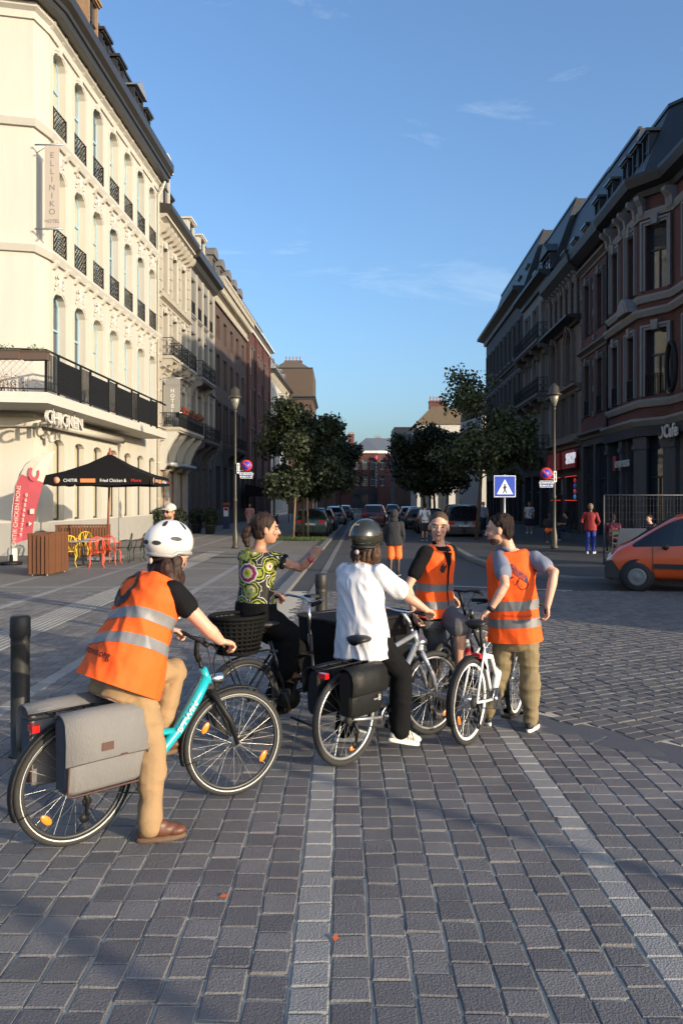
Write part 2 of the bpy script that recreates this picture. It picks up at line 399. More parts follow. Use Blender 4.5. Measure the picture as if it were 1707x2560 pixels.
def body_box(B, path, back, z1, m, nm='rear_wall'):      # closes the volume behind the fronts
    mb = MB(); pts = list(path) + list(back); n = len(pts); k = len(path)
    for i in range(k - 1, n):
        a, b = pts[i], pts[(i + 1) % n]; mb.add([(a[0], a[1], 0), (b[0], b[1], 0), (b[0], b[1], z1), (a[0], a[1], z1)], [(0, 1, 2, 3)])
    mb.add([(p[0], p[1], z1 - .02) for p in pts], [tuple(range(n))])
    return mb.build(nm, m, B)
def mansard(B, path, back, z0, h, inset, m, cap=True, row=False):
    pts = [V(p) for p in list(path) + list(back)]; n = len(pts); ins = []
    for i in range(n):
        d1 = (pts[i] - pts[i - 1]).normalized(); d2 = (pts[(i + 1) % n] - pts[i]).normalized()
        n1, n2 = V((-d1.y, d1.x)), V((-d2.y, d2.x)); nn = (n1 + n2) / max(.3, 1 + n1.dot(n2)); ins.append(pts[i] + nn * inset)
    if row: ins = [V((p.x, p.y + (inset if i < len(path) else -inset))) for i, p in enumerate(pts)]
    mb = MB()
    for i in range(n):
        j = (i + 1) % n
        mb.add([(pts[i].x, pts[i].y, z0), (pts[j].x, pts[j].y, z0), (ins[j].x, ins[j].y, z0 + h), (ins[i].x, ins[i].y, z0 + h)], [(0, 1, 2, 3)])
    mb.add([(p.x, p.y, z0 + h) for p in ins], [tuple(range(n))])
    r = mb.build('roof', m, B)
    if cap:
        c = MB(); k = len(path); sweep(c, [(p.x, p.y) for p in ins[:k]], [(-.05, z0 + h - .06), (.1, z0 + h - .06), (.1, z0 + h + .08), (-.05, z0 + h + .08)]); c.build('ridge_trim', gutter, r)
    return r
def dormer(B, O, ang, x, z, w, h, d, fm, rm, pane=glass, style='flat', y=.3):
    ca, sa = math.cos(ang), math.sin(ang)
    mb = MB(); mb.box(-w / 2, 0, 0, -w / 2 + .1, d, h); mb.box(w / 2 - .1, 0, 0, w / 2, d, h); mb.box(-w / 2 + .1, 0, h - .14, w / 2 - .1, d, h); mb.box(-w / 2 + .1, 0, 0, w / 2 - .1, d, .08)
    o = mb.build('dormer', fm, B, (O[0] + ca * x - sa * y, O[1] + sa * x + ca * y, z)); o.rotation_euler[2] = ang
    p = MB(); p.add([(-w / 2 + .1, .12, .08), (w / 2 - .1, .12, .08), (w / 2 - .1, .12, h - .14), (-w / 2 + .1, .12, h - .14)], [(0, 1, 2, 3)])
    p.build('pane', pane, o)
    p = MB(); p.box(-.03, .06, .08, .03, .11, h - .14); p.box(-w / 2 + .1, .065, h * .6, w / 2 - .1, .105, h * .6 + .06); p.build('window_bar', darkf, o)
    r = MB()
    if style == 'flat': r.box(-w / 2 - .12, -.15, h + .003, w / 2 + .12, d, h + .13); r.box(-w / 2 - .06, -.08, h - .1, w / 2 + .06, -.004, h)
    elif style == 'gable': r.prism([(-w / 2 - .15, h + .003), (w / 2 + .15, h + .003), (0, h + w * .38)], -.18, d)
    else:
        pts = [(-w / 2 - .15, h + .003)] + [(math.cos(math.pi - t) * (w / 2 + .12), h + .1 + math.sin(t) * w * .42) for t in [i * math.pi / 8 for i in range(9)]] + [(w / 2 + .15, h + .003)]
        r.prism(pts, -.16, d)
    r.build('dormer_roof', rm, o); return o
def chimney(B, x, y, z, w, d, h, m, pots=4, along='x'):
    mb = MB(); mb.box(-w / 2, -d / 2, 0, w / 2, d / 2, h); mb.box(-w / 2 - .07, -d / 2 - .07, h - .25, w / 2 + .07, d / 2 + .07, h - .1)
    o = mb.build('chimney', m, B, (x, y, z)); pm = mat('clay pot', (.33, .15, .09), .8, var=.2)
    cm = cached('pot', lambda: MB().lathe([(.11, 0), (.13, .05), (.1, .1), (.09, .5), (.115, .52), (.115, .6)], seg=10).mesh('chimney_pot', pm))
    for k in range(pots):
        t = (k + .5) / pots - .5; inst('chimney_pot', cm, o, (t * w if along == 'x' else 0, t * d if along == 'y' else 0, h))
    return o
# ---------------------------------------------------------------- ground
sand = mat('joint sand', (.50, .44, .34), .95, var=.2, vs=8, bump=.3, bs=120)
def paving_far(name, c1, c2, mo, rot, bw, bh, ms):
    m = bpy.data.materials.new(name); m.use_nodes = True; N = m.node_tree; L = N.links.new; b = N.nodes['Principled BSDF']
    t = N.nodes.new('ShaderNodeTexCoord'); mpn = N.nodes.new('ShaderNodeMapping'); mpn.inputs['Rotation'].default_value[2] = rot; L(t.outputs['Object'], mpn.inputs[0])
    k = N.nodes.new('ShaderNodeTexBrick'); k.inputs['Scale'].default_value = 1; k.inputs['Brick Width'].default_value = bw; k.inputs['Row Height'].default_value = bh; k.inputs['Mortar Size'].default_value = ms
    k.inputs['Color1'].default_value = (*c1, 1); k.inputs['Color2'].default_value = (*c2, 1); k.inputs['Mortar'].default_value = (*mo, 1); L(mpn.outputs[0], k.inputs['Vector'])
    n = N.nodes.new('ShaderNodeTexNoise'); n.inputs['Scale'].default_value = .5; n.inputs['Detail'].default_value = 8; L(t.outputs['Object'], n.inputs['Vector'])
    v = N.nodes.new('ShaderNodeMath'); v.operation = 'MULTIPLY_ADD'; v.inputs[1].default_value = .7; v.inputs[2].default_value = .65; L(n.outputs['Fac'], v.inputs[0])
    h = N.nodes.new('ShaderNodeHueSaturation'); L(k.outputs['Color'], h.inputs['Color']); L(v.outputs[0], h.inputs['Value']); L(h.outputs[0], b.inputs['Base Color']); b.inputs['Roughness'].default_value = .8
    bp = N.nodes.new('ShaderNodeBump'); bp.inputs['Strength'].default_value = .4; bp.inputs['Distance'].default_value = .01; bp.invert = True; L(k.outputs['Fac'], bp.inputs['Height']); L(bp.outputs[0], b.inputs['Normal'])
    return m
plaza_far = paving_far('far plaza paving', (.165, .152, .136), (.145, .133, .12), (.21, .185, .15), R(90), .17, .17, .008)
road_far = paving_far('far road paving', (.05, .05, .053), (.041, .041, .044), (.075, .068, .058), R(-25), .24, .12, .007)
asphalt = mat('asphalt', (.06, .06, .063), .85, var=.2, vs=.8, bump=.3, bs=60)
def lk(Y): return -1.6 + .028 * Y           # left kerb of the street
def in_road(x, y):
    if y > 12: return x > lk(y)
    if y > 7.06: return x > 1.6 + (-1.264 - 1.6) * (y - 7.06) / (12 - 7.06)
    return x > 1.6 + (7.06 - y) * (1.01 / 1.06)
g = MB(); g.add([(-400, -300, -.03), (400, -300, -.03), (400, 700, -.03), (-400, 700, -.03)], [(0, 1, 2, 3)])
tag(g.build('ground', sand), kind='structure')
YN = 17.0
def sheet(name, pts, z, m):
    b = MB(); b.add([(x, y, z) for x, y in pts], [tuple(range(len(pts)))]); o = b.build(name, m, fix=False); return tag(o, kind='structure')
square = sheet('square', [(-60, YN), (lk(YN) - .15, YN), (lk(260) - .15, 260), (-60, 260)], -.002, plaza_far)
sheet('square_side', [(-60, -60), (-9.5, -60), (-9.5, YN), (-60, YN)], -.002, plaza_far)
sheet('square_rear', [(-9.5, -60), (60, -60), (60, 1.8), (-9.5, 1.8)], -.002, plaza_far)
sheet('road', [(lk(YN), YN), (60, YN), (60, 45), (30, 45), (30, 260), (lk(260), 260)], -.006, road_far)
sheet('road_side', [(8.5, 1.8), (60, 1.8), (60, YN), (8.5, YN)], -.006, road_far)
# pavers: shared chamfered blocks, the nearest 300 singly, the rest joined
PV = [mat('paver %d' % i, c, .72, var=.2, vs=25, bump=.4, bs=90, wpos=.45) for i, c in enumerate([(.142, .135, .133), (.11, .105, .107), (.17, .16, .155), (.127, .121, .12)])]
PVL = mat('pale strip paver', (.25, .243, .232), .75, var=.2, vs=25, bump=.4, bs=90, wpos=.4)
PVR = [mat('road paver %d' % i, c, .75, var=.2, vs=20, bump=.3, bs=90, wpos=.4) for i, c in enumerate([(.112, .106, .103), (.092, .088, .088), (.125, .118, .112)])]
def paver_geo(lx, ly, ch=.006, irr=0.0, rnd=random):
    a, b = lx / 2, ly / 2; top, mid, bot = 0, -ch, -.03
    j = lambda: rnd.uniform(-irr, irr)
    q = [(-a + j(), -b + j()), (a + j(), -b + j()), (a + j(), b + j()), (-a + j(), b + j())]
    vs = [(x * (1 - ch / a), y * (1 - ch / b), top) for x, y in q] + [(x, y, mid) for x, y in q] + [(x, y, bot) for x, y in q]
    fs = [(0, 1, 2, 3)]
    for i in range(4): k = (i + 1) % 4; fs += [(4 + i, 4 + k, k, i), (8 + i, 8 + k, 4 + k, 4 + i)]
    return vs, fs
rnd = random.Random(5)
plist = []       # (dist, x, y, rot, lx, ly, material)
CW = 1.53 / 9
k0 = -52
for k in range(-52, 52):
    xc = -.13 + CW * k; strip = (k % 9 == 0 and k != -9)
    y = 1.8 + rnd.uniform(0, .15)
    while y < YN:
        ln = rnd.choice([.15, .165, .165, .18]) if not strip else .165
        yc = y + ln / 2; y += ln
        if in_road(xc, yc + .0) or in_road(xc + .09, yc - .09): continue
        if not (-9.5 < xc < 8.4): continue
        tact = -5.1 < xc < -4.45 and yc > 9
        plist.append((math.hypot(xc, yc), xc, yc, 0, CW - .011, ln - .010, PVL if strip or tact else rnd.choice(PV)))
cr, sr = math.cos(R(27)), math.sin(R(27))
for i in range(-60, 120):
    off = rnd.uniform(0, .2)
    for j in range(-60, 140):
        a, b = j * .235 + off, i * .135; x, y = a * cr - b * sr, a * sr + b * cr
        if not (1.8 < y < YN and x < 8.4) or not in_road(x, y) or not in_road(x - .38, y): continue
        plist.append((math.hypot(x, y), x, y, R(27), .219, .119, rnd.choice(PVR)))
def seen(x, y): return y > 2.55 and abs(x) < .437 * y + .12
plist.sort(key=lambda p: (not seen(p[1], p[2]), p[0]))
paving = tag(sheet('paving', [(-9.5, 1.8), (8.5, 1.8), (8.5, YN), (-9.5, YN)], -.009, sand), kind='structure')
rest = MB(); rmats = PV + [PVL] + PVR
for idx, (d, x, y, rt, lx, ly, m) in enumerate(plist):
    dz = rnd.uniform(-.0025, .0025); tx, ty = rnd.uniform(-.008, .008), rnd.uniform(-.008, .008)
    if idx < 300:
        me = cached(('pv', round(lx, 3), round(ly, 3), m.name, rnd.randrange(5)), lambda: MB().add(*paver_geo(lx, ly, irr=.006, rnd=rnd)).mesh('paver', m, fix=False))
        o = inst('paver', me, paving, (x, y, dz), rt); o.rotation_euler = (tx, ty, rt)
    else:
        vs, fs = paver_geo(lx, ly, irr=.005, rnd=rnd); c, s = math.cos(rt), math.sin(rt)
        if y > 11: vs, fs = vs[:8], fs[:1] + fs[1::2]
        rest.add([(x + a * c - b * s, y + a * s + b * c, z + dz + a * ty + b * tx) for a, b, z in vs], fs, rmats.index(m))
o = rest.build('pavers', rmats, paving, fix=False); o['kind'] = 'stuff'
# flat border stones between square and carriageway
bd = mat('border stone', (.085, .085, .092), .7, var=.2, vs=6, bump=.2, bs=60)
A, Bp = V((1.35, 7.25)), V((8.3, -.05)); dv = (Bp - A); nst = 9; L0 = dv.length / nst
me = cached('bst', lambda: MB().add(*paver_geo(L0 - .012, .26)).mesh('border_stone', bd, fix=False))
for k in range(nst):
    p = A + dv * ((k + .5) / nst); inst('border_stone', me, paving, (p.x, p.y, .001), math.atan2(dv.y, dv.x))
A2, B2 = V((1.3, 7.3)), V((-1.2, 11.9)); dv = B2 - A2; n2 = 6; L2 = dv.length / n2
me = cached('bst2', lambda: MB().add(*paver_geo(L2 - .012, .26)).mesh('border_stone', bd, fix=False))
for k in range(n2):
    p = A2 + dv * ((k + .5) / n2); inst('border_stone', me, paving, (p.x, p.y, .001), math.atan2(dv.y, dv.x))
for a_, b_, nm in (((1.35, 7.25), (8.4, -.15), 'border_bed'), ((1.42, 7.1), (-1.3, 12.1), 'border_bed')):
    a_, b_ = V(a_), V(b_); d_ = (b_ - a_).normalized(); n_ = V((-d_.y, d_.x)) * .33
    sheet(nm, [tuple(a_ - n_), tuple(b_ - n_), tuple(b_ + n_), tuple(a_ + n_)], -.0065, bd)
# ribbed guiding strip for the blind
rb = MB()
for k in range(7): x = -5.06 + k * .095; rb.box(x - .02, 9, -.01, x + .02, 30, .009)
tag(rb.build('guiding_strip', PVL), kind='structure')
for x in (-.13 - 1.53 * 2, -.13 - 1.53 * 4): pass
for kx in (-2, -4, -5):
    sheet('pale_band', [(-.13 + 1.53 * kx - .085, YN), (-.13 + 1.53 * kx + .085, YN), (-.13 + 1.53 * kx + .7, 60), (-.13 + 1.53 * kx + .53, 60)], .002, PVL)
for yb in (17.6, 22.5, 27.5): sheet('pale_band', [(-9, yb), (lk(yb) - .3, yb), (lk(yb) - .3, yb + .22), (-9, yb + .22)], .0025, PVL)
# left kerb: a low line of stones
kb = mat('kerb stone', (.16, .157, .15), .8, var=.2, vs=4, bump=.2, bs=50)
kl = MB(); sweep(kl, [(lk(14), 14), (lk(150), 150)], [(-.22, -.03), (.02, -.03), (.02, .05), (-.0, .07), (-.22, .07)]); tag(kl.build('kerb', kb), kind='structure')
kl = MB(); sweep(kl, [(lk(15) + .5, 15), (lk(150) + .5, 150)], [(-.06, -.02), (.10, -.02), (.10, .004), (-.06, .004)]); tag(kl.build('gutter_line', kb), kind='structure')
# right pavement, raised, with a rounded corner and a kerb
pv = [(4.2 + .033 * 150, 150), (4.35, 26), (4.5, 22), (4.9, 20.2), (5.7, 19.0), (7, 18.6), (30, 18.4)]
pr = MB(); pr.add([(x, y, .11) for x, y in pv] + [(60, 18.4, .11), (60, 150, .11)], [tuple(range(len(pv) + 2))]); tag(pr.build('pavement', paving_far('far pavement', (.045, .045, .046), (.038, .038, .04), (.06, .057, .053), 0, .6, .4, .01), fix=False), kind='structure')
kr = MB(); sweep(kr, pv, [(-.02, -.03), (.2, -.03), (.2, .09), (.17, .12), (-.02, .12)]); tag(kr.build('pavement_kerb', kb), kind='structure')
# broken patch in the right pavement, a manhole cover and kerb-side lines
pt = MB(); pts = []
for k in range(12): t = k / 12 * 6.283; pts.append((6.75 + math.cos(t) * (.75 + .2 * rnd.random()), 22.3 + math.sin(t) * (.5 + .2 * rnd.random()), .114))
pt.add(pts, [tuple(range(12))]); tag(pt.build('broken_paving_patch', mat('bare sand patch', (.13, .11, .085), .95, var=.5, vs=5, bump=1, bs=14)), kind='structure')
sheet('manhole_cover', [(-4.6, 26.6), (-3.5, 26.6), (-3.5, 27.2), (-4.6, 27.2)], .003, mat('iron cover', (.05, .045, .04), .6, var=.3, vs=10))
wl = mat('worn white paint', (.45, .44, .42), .7, var=.3, vs=5)
sheet('road_marking', [(1.5, 18.3), (5.0, 17.0), (5.02, 17.1), (1.52, 18.4)], .0, wl)
# ---------------------------------------------------------------- buildings, left side of the street
TL = math.atan2(1, .0385)            # direction of both street fronts, away from the viewer
def LX(Y): return -11.85 + .0385 * Y
def RX(Y): return 11.3 + .0385 * Y
KL = math.hypot(1, .0385)
def left_b(name, label, Y0, cat='building'): return empty(name, (LX(Y0), Y0, 0), TL, label, cat, 'old town houses along the street')
def right_b(name, label, Y1, cat='building'): return empty(name, (RX(Y1), Y1, 0), TL + math.pi, label, cat, 'old town houses along the street')
def bays(w, n, m=0.0): return [m + (w - 2 * m) * (k + .5) / n for k in range(n)]
# --- white corner hotel
B = left_b('corner_hotel', 'cream rendered corner hotel with arched windows above a black railed terrace', 28.8)
W1 = 14.7 * KL; path = [(-4.45, 14.1), (-.908, .175), (0, 0), (W1, 0)]; back = [(W1, 15), (6, 22)]
xs = [.95 + 2.1 * k for k in range(7)]
sur = (.15, .035, cream2)
def fl(z0, z1, **k): return dict(z0=z0, z1=z1, **k)
up = dict(w=1.2, rise=.42, frame=bluef, pane=curtain, tz=.62, mul=True, sur=(.16, .035, cream2), key=True, sill=plinth, rail='lattice', rh=.95, dp=.33, panes=[curtain, curtain, curtain2, glass])
facade(B, (0, 0), 0, W1, [
    fl(0, 1.15, m=1), fl(1.15, 5.1, xs=xs, w=1.05, zs=1.2, zt=4.25, rise=.22, frame=darkf, pane=curtain, tz=.99, mul=False, dp=.3, name='shop_window'),
    fl(5.1, 10.35, xs=xs, **{**up, 'zs': 6.3, 'zt': 9.75, 'rail': None, 'orn': 1, 'sill': None}),
    fl(10.35, 14.95, xs=xs, **{**up, 'zs': 11.15, 'zt': 14.4, 'orn': 1}),
    fl(14.95, 19.4, xs=xs, **{**up, 'zs': 15.6, 'zt': 18.8})], cream, wm2=plinth)
for (p, q) in ((path[0], path[1]), (path[1], path[2])):
    dx, dy = q[0] - p[0], q[1] - p[1]; facade(B, p, math.atan2(dy, dx), math.hypot(dx, dy), [fl(0, 1.15, m=1), fl(1.15, 19.4)], cream, wm2=plinth)
body_box(B, path, back, 19.4, cream)
for z, o in ((15.35, .22), (10.9, .22)):
    c = MB(); sweep(c, path, [(0, z - .12), (o * .5, z - .12), (o, z + .1), (o, z + .2), (0, z + .26)]); c.build('string_course', cream2, B)
c = MB(); sweep(c, path[:3] + [(W1, 0)], [(0, 19.05), (.08, 19.05), (.1, 19.3), (.25, 19.4), (.25, 19.55), (0, 19.55)]); c.build('cornice_moulding', cream2, B)
c = MB(); sweep(c, path, [(0, 19.555), (.62, 19.555), (.66, 19.75), (.74, 19.78), (.74, 19.95), (.9, 20.12), (.9, 20.5), (.8, 20.52), (.7, 20.62), (0, 20.62)]); c.build('gutter', gutter, B)
bk = cached('smallbr', lambda: MB().prism([(0, 0), (-.28, .0), (-.28, -.08), (-.1, -.28), (0, -.3)], -.08, .08, ax='x').mesh('bracket', cream2))
for k in range(15): inst('bracket', bk, B, (.0 + 1.05 * k, -.002, 19.54))
for z in (11.0, 15.45):
    for x in xs:
        for s in (-1, 1): inst('bracket', bk, B, (x + s * .55, -.002, z - .13), sc=(1.2, .8, 1.1))
mansard(B, path, back, 20.55, 3.3, .8, slate)
dormer(B, (0, 0), 0, 4.4, 20.6, 1.1, 2.6, 1.6, wood_d, wood_d, style='flat', y=-.1)
for x in (6.5, 8.6): dormer(B, (0, 0), 0, x, 20.9, 1.0, 1.9, 1.0, slate, gutter, style='flat', y=.1)
dormer(B, (0, 0), 0, 11.2, 20.8, 1.5, 1.9, 1.3, slate, zinc, style='gable', y=.0)
dormer(B, (0, 0), 0, 13.2, 20.8, .9, 1.8, 1.0, slate, gutter, style='flat', y=.1)
# terrace slab, railing, awning, pipe
tp = [(-7.1, 14), (-3.45, -1.4), (11.4, -1.4)]
c = MB(); c.prism([(-7.1, 14), (-3.45, -1.4), (11.4, -1.4), (11.4, -.003), (.01, -.003), (-.92, .17), (-4.47, 14)], 5.1, 5.45, ax='z'); c.build('terrace_slab', cream2, B)
rl = empty('terrace_railing'); rl.parent = B
tr = MB(); tr.tube([(p[0], p[1] - (-.08 if False else 0), 6.82) for p in ((-7.05, 13.5), (-3.38, -1.33), (11.35, -1.33))], .04, 6); tr.tube([(p[0], p[1], 5.56) for p in ((-7.05, 13.5), (-3.38, -1.33), (11.35, -1.33))], .025, 6); tr.build('top_rail', iron, rl)
post = cached('post', lambda: MB().box(-.035, -.035, 0, .035, .035, 1.4).mesh('post', iron))
pan = cached('perf', lambda: (lambda m: ([m.box(-.98 + .098 * i, -.012, 0, -.98 + .098 * i + .05, .012, 1.1) for i in range(20)], [m.box(-.98, -.010, .1 * j, .98, .014, .1 * j + .055) for j in range(11)], m)[2])(MB()).mesh('lattice_panel', iron))
bars = cached('barp', lambda: (lambda m: ([m.box(-.42 + .12 * i, -.012, 0, -.42 + .12 * i + .035, .012, 1.18) for i in range(8)], m)[1])(MB()).mesh('bar_panel', iron))
x = -3.38
inst('post', post, rl, (x, -1.33, 5.45)); k = 0
while x < 11.0:
    w = 1.0 if k % 2 == 0 else 2.02
    if x + w > 11.36: break
    inst('bar_panel' if k % 2 == 0 else 'lattice_panel', bars if k % 2 == 0 else pan, rl, (x + w / 2, -1.33, 5.56)); x += w; inst('post', post, rl, (x, -1.33, 5.45)); k += 1
eg = V((-3.67, 14.83)).normalized()
lat = MB(); T = 8
for k in range(-6, 50):
    for s in (1, -1):
        a = k * .2; b = a + 1.2 * s * .9
        lo, hi = 0, 9.0
        p, q = (a, 0), (b, 1.2)
        if min(a, b) < lo or max(a, b) > hi: continue
        f3 = lambda t, z: (-3.38 + eg.x * t, -1.33 + eg.y * t, 5.58 + z)
        lat.bar(f3(*p), f3(*q), .012, .012)
lat.build('wire_lattice', zinc, rl)
for t in (3, 6, 9): inst('post', post, rl, (-3.38 + eg.x * t, -1.33 + eg.y * t, 5.45))
fl_o = mat('dry shrub', (.16, .06, .03), .9); gleaf = mat('pot leaf', (.05, .09, .03), .7)
def leafball(mb, c, r, n, s, rnd, m=0, flat=1.0):
    for i in range(n):
        a = V((rnd.gauss(0, 1), rnd.gauss(0, 1), rnd.gauss(0, 1))).normalized() * rnd.random() ** .45
        p = V(c) + V((a.x * r[0], a.y * r[1], a.z * r[2])); u = V((rnd.gauss(0, 1), rnd.gauss(0, 1), rnd.gauss(0, 1))).normalized(); w = u.orthogonal().normalized()
        L = s * rnd.uniform(.6, 1.3); w2 = u.cross(w)
        mb.add([p - u * L, p + w * L * .45, p + u * L, p - w * L * .45], [(0, 1, 2, 3)], m if isinstance(m, int) else rnd.choice(m))
rnd = random.Random(8)
for i, (t, w) in enumerate(((.3, .4), (1.25, .5), (3.0, .5))):
    px = empty('flower_box', (0, 0, 0), 0, ['dark hanging planter at the corner of the hotel terrace railing', 'brown planter box hung on the terrace railing left of the corner', 'brown planter box at the left picture edge of the terrace'][i], 'planter', 'planter boxes on the terrace railing')
    M0 = B.matrix_world if False else MX.Translation((LX(28.8), 28.8, 0)) @ MX.Rotation(TL, 4, 'Z')
    o = M0 @ V((-3.38 + eg.x * t - .15, -1.33 + eg.y * t - .05, 6.45)); px.location = o
    b = MB(); b.box(-w, -.13, 0, w, .13, .25); b.box(-w - .03, -.16, .25, w + .03, .16, .29); b.build('box', mat('planter brown', (.09, .06, .045), .7), px)
    b = MB(); leafball(b, (0, 0, .38), (w * .8, .12, .14), 40, .05, rnd); b.build('plants', gleaf, px)
sh = MB(); rnd2 = random.Random(4)
for k in range(60):
    t = rnd2.uniform(.1, 4.5); b = V((-3.25 + eg.x * t, -1.05 + eg.y * t, 5.45)); sh.tube([b, b + V((rnd2.uniform(-.2, .2), rnd2.uniform(-.15, .2), rnd2.uniform(.2, .5))), b + V((rnd2.uniform(-.35, .35), rnd2.uniform(-.2, .3), rnd2.uniform(.4, .75)))], [.012, .008, .004], 3)
leafball(sh, (-3.7, .9, 5.75), (.5, 2.0, .3), 260, .05, rnd2)
so_ = sh.build('terrace_shrub', fl_o); so_.location = B.location; so_.rotation_euler = (0, 0, TL); tag(so_, 'withered reddish shrub behind the wire lattice of the hotel terrace', 'shrub')
tb = MB(); tb.tube([(-.6, -.3, 4.72), (7.6, -.3, 4.72)], .15, 12); tb.box(-.6, -.2, 4.62, 7.6, -.003, 4.84); tb.build('awning_box', cream2, B)
tb = MB(); tb.tube([(-1.0, -.15, 4.72), (-3.9, 11, 4.72)], .17, 12); tb.build('awning_box', cream2, B)
pp = MB(); pp.tube([(W1 - .35, -.5, 19.5), (W1 - .3, -.35, 19.1), (W1 - .22, -.1, 18.7), (W1 - .22, -.1, 0)], .055, 8)
for z in range(2, 18, 2): pp.tube([(W1 - .22, -.1, z), (W1 - .22, -.1, z + .06)], .075, 8)
pp.build('downpipe', mat('painted pipe', (.55, .5, .42), .5), B)
hub = MB(); hub.box(.0, -.16, .0, .12, .0, .14); hub.lathe([(.05, 0), (.09, -.03), (.09, -.2), (.06, -.26)], (.06, -.3, .1), 10); hub.build('wall_lamp', cream2, B, (-.6, -.02, 4.2))
ltr = mat('white channel letters', (.52, .51, .48), .5)
put_text('CHICKEN', .42, ltr, B, (-1.35, -1.15, 4.72), (1, 0, 0), (0, 0, 1), ext=.05, bold=.004, sx=1.25)
hg = MB()
for x in (-2.3, -.4): hg.tube([(x, -1.12, 4.85), (x, -1.12, 5.12)], .02, 6)
hg.build('letter_hanger', zinc, B)
put_text('CHICKEN', .46, ltr, B, (-4.05 + .35, 2.3, 4.78), (-eg.x, -eg.y, 0), (0, 0, 1), ext=.05, bold=.006)
# projecting banners
ban = mat('beige banner cloth', (.42, .36, .30), .8, var=.06, vs=3); bgrey = mat('grey banner cloth', (.22, .215, .20), .7, var=.06); dkl = mat('slate blue letters', (.16, .165, .18), .6)
def banner(label, Yb, z0, z1, w, m, lm, words, hh, d0=.25):
    e = empty('hotel_banner', (LX(Yb) + d0, Yb, 0), 0, label, 'banner', 'hotel banners hung from the fronts')
    b = MB(); b.box(0, -.012, z0, w, .012, z1); b.build('cloth', m, e)
    b = MB()
    for z in (z1 + .04, z0 - .04): b.tube([(-d0 - .05, 0, z), (w + .12, 0, z)], .03, 8); b.tube([(-d0, 0, z - .3 if z > z1 else z - .45), (.15, 0, z)], .015, 6)
    b.build('bracket_arm', zinc, e)
    n = len(words)
    zz = z1 - .35
    for t, h, st in words: put_text(t, h, lm if len(t) < 7 else dkl, e, (w / 2, -.016, zz), (1, 0, 0), (0, 0, 1), ext=.002, bold=.012 if len(words) < 8 and len(t) == 1 else 0); zz -= st
    return e
EL = [(ch, .20, .285) for ch in 'ELLINIKO']; EL[-1] = ('O', .20, .33)
banner('tall beige ELLINIKO hotel banner on the corner of the cream hotel', 27.75, 11.6, 14.5, .52, ban, dkl, EL + [('HOTEL', .12, 0)], 0, .3)
banner('grey HOTEL banner beside the drainpipe above the flower balcony', 43.9, 6.9, 8.75, .85, bgrey, ltr, [('St Georges', .1, .32)] + [(ch, .2, .285) for ch in 'HOTEL'], 0, .3)

# --- ornate white townhouse with flower balcony
def quoin_col(B, x, z0, z1, w, pr, m, st=.55):
    mb = MB(); z = z0
    while z < z1 - .01:
        e = min(z + st - .04, z1); mb.box(x - w / 2, -pr, z, x + w / 2, -.003, e); z += st
    mb.build('pilaster', m, B)
def balcony(B, x0, x1, z, d, m, h=1.0, style='scroll', br=2, bm=None, brk=1.0):
    s = MB(); s.box(x0, -d, z - .16, x1, -.004, z); s.box(x0 + .06, -d + .08, z - .26, x1 - .06, -.005, z - .162); b = s.build('balcony', m, B)
    r = inst('railing', rail_mesh(x1 - x0 - .06, h, 0.0, style), b, ((x0 + x1) / 2, -d + .05, z))
    for xx in (x0 + .03, x1 - .03):
        q = inst('railing', rail_mesh(d - .08, h, 0.0, style), b, (xx, -d / 2, z), R(90))
    bme = cached(('scroll', d, (bm or m).name, brk), lambda: MB().prism([(0, 0), (-d * .85, 0), (-d * .9, -.12), (-d * .8, -.3), (-d * .55, -.42 * brk), (-d * .35, -.7 * brk), (-d * .22, -1.0 * brk), (-d * .3, -1.12 * brk), (-d * .18, -1.25 * brk), (0, -1.25 * brk)], -.14, .14, ax='x').mesh('bracket', bm or m))
    for k in range(br): inst('bracket', bme, b, (x0 + .2 + (x1 - x0 - .4) * k / max(1, br - 1), -.006, z - .262))
    return b
def cornice(B, path, z, o, h, m, name='cornice'):
    c = MB(); sweep(c, path, [(0, z - h), (o * .25, z - h), (o * .3, z - h * .6), (o * .8, z - h * .35), (o, z - h * .3), (o, z), (0, z)]); return c.build(name, m, B)
def rowhouse(B, W, floors, wm, z1, depth=9, wm2=None, dp=.3, roof=None, bm=None):
    path = [(0, 0), (W, 0)]; back = [(W, depth), (0, depth)]
    facade(B, (0, 0), 0, W, floors, wm, dp, wm2); body_box(B, path, back, z1, bm or wm)
    if roof: mansard(B, path, back, z1 + roof.get('dz', .1), roof['h'], roof['i'], roof.get('m', slate), row=True)
    return path
B = left_b('white_townhouse', 'ornate cream stone townhouse with red geraniums on its scroll bracket balcony', 43.52); W2 = 7.15 * KL
xs = bays(W2, 3, .35); std = dict(w=1.15, frame=darkf, pane=glass, sur=(.14, .06, cream2), key=True)
rowhouse(B, W2, [fl(0, 5.3, xs=xs, w=1.5, zs=.25, zt=3.7, frame=redtrim, pane=curtain, fw=.1, tz=.8, name='shop_window'), fl(5.3, 9.4, xs=xs, zs=5.9, zt=8.7, **std), fl(9.4, 13.3, xs=xs, zs=10, zt=12.7, **std), fl(13.3, 18.0, xs=xs, zs=13.9, zt=16.4, **std)], cream3, 18.0, roof=dict(h=3.2, i=1.3, dz=.5))
for x in (.22, (xs[0] + xs[1]) / 2, (xs[1] + xs[2]) / 2, W2 - .22):
    for a, b in ((5.6, 9.2), (9.7, 13.0), (13.6, 16.8)): quoin_col(B, x, a, b, .42, .14, cream3, .62)
for z in (5.3, 9.4, 13.3): cornice(B, [(0, 0), (W2, 0)], z + .12, .3, .35, cream3, 'string_course')
cornice(B, [(0, 0), (W2, 0)], 17.9, .5, .5, cream3)
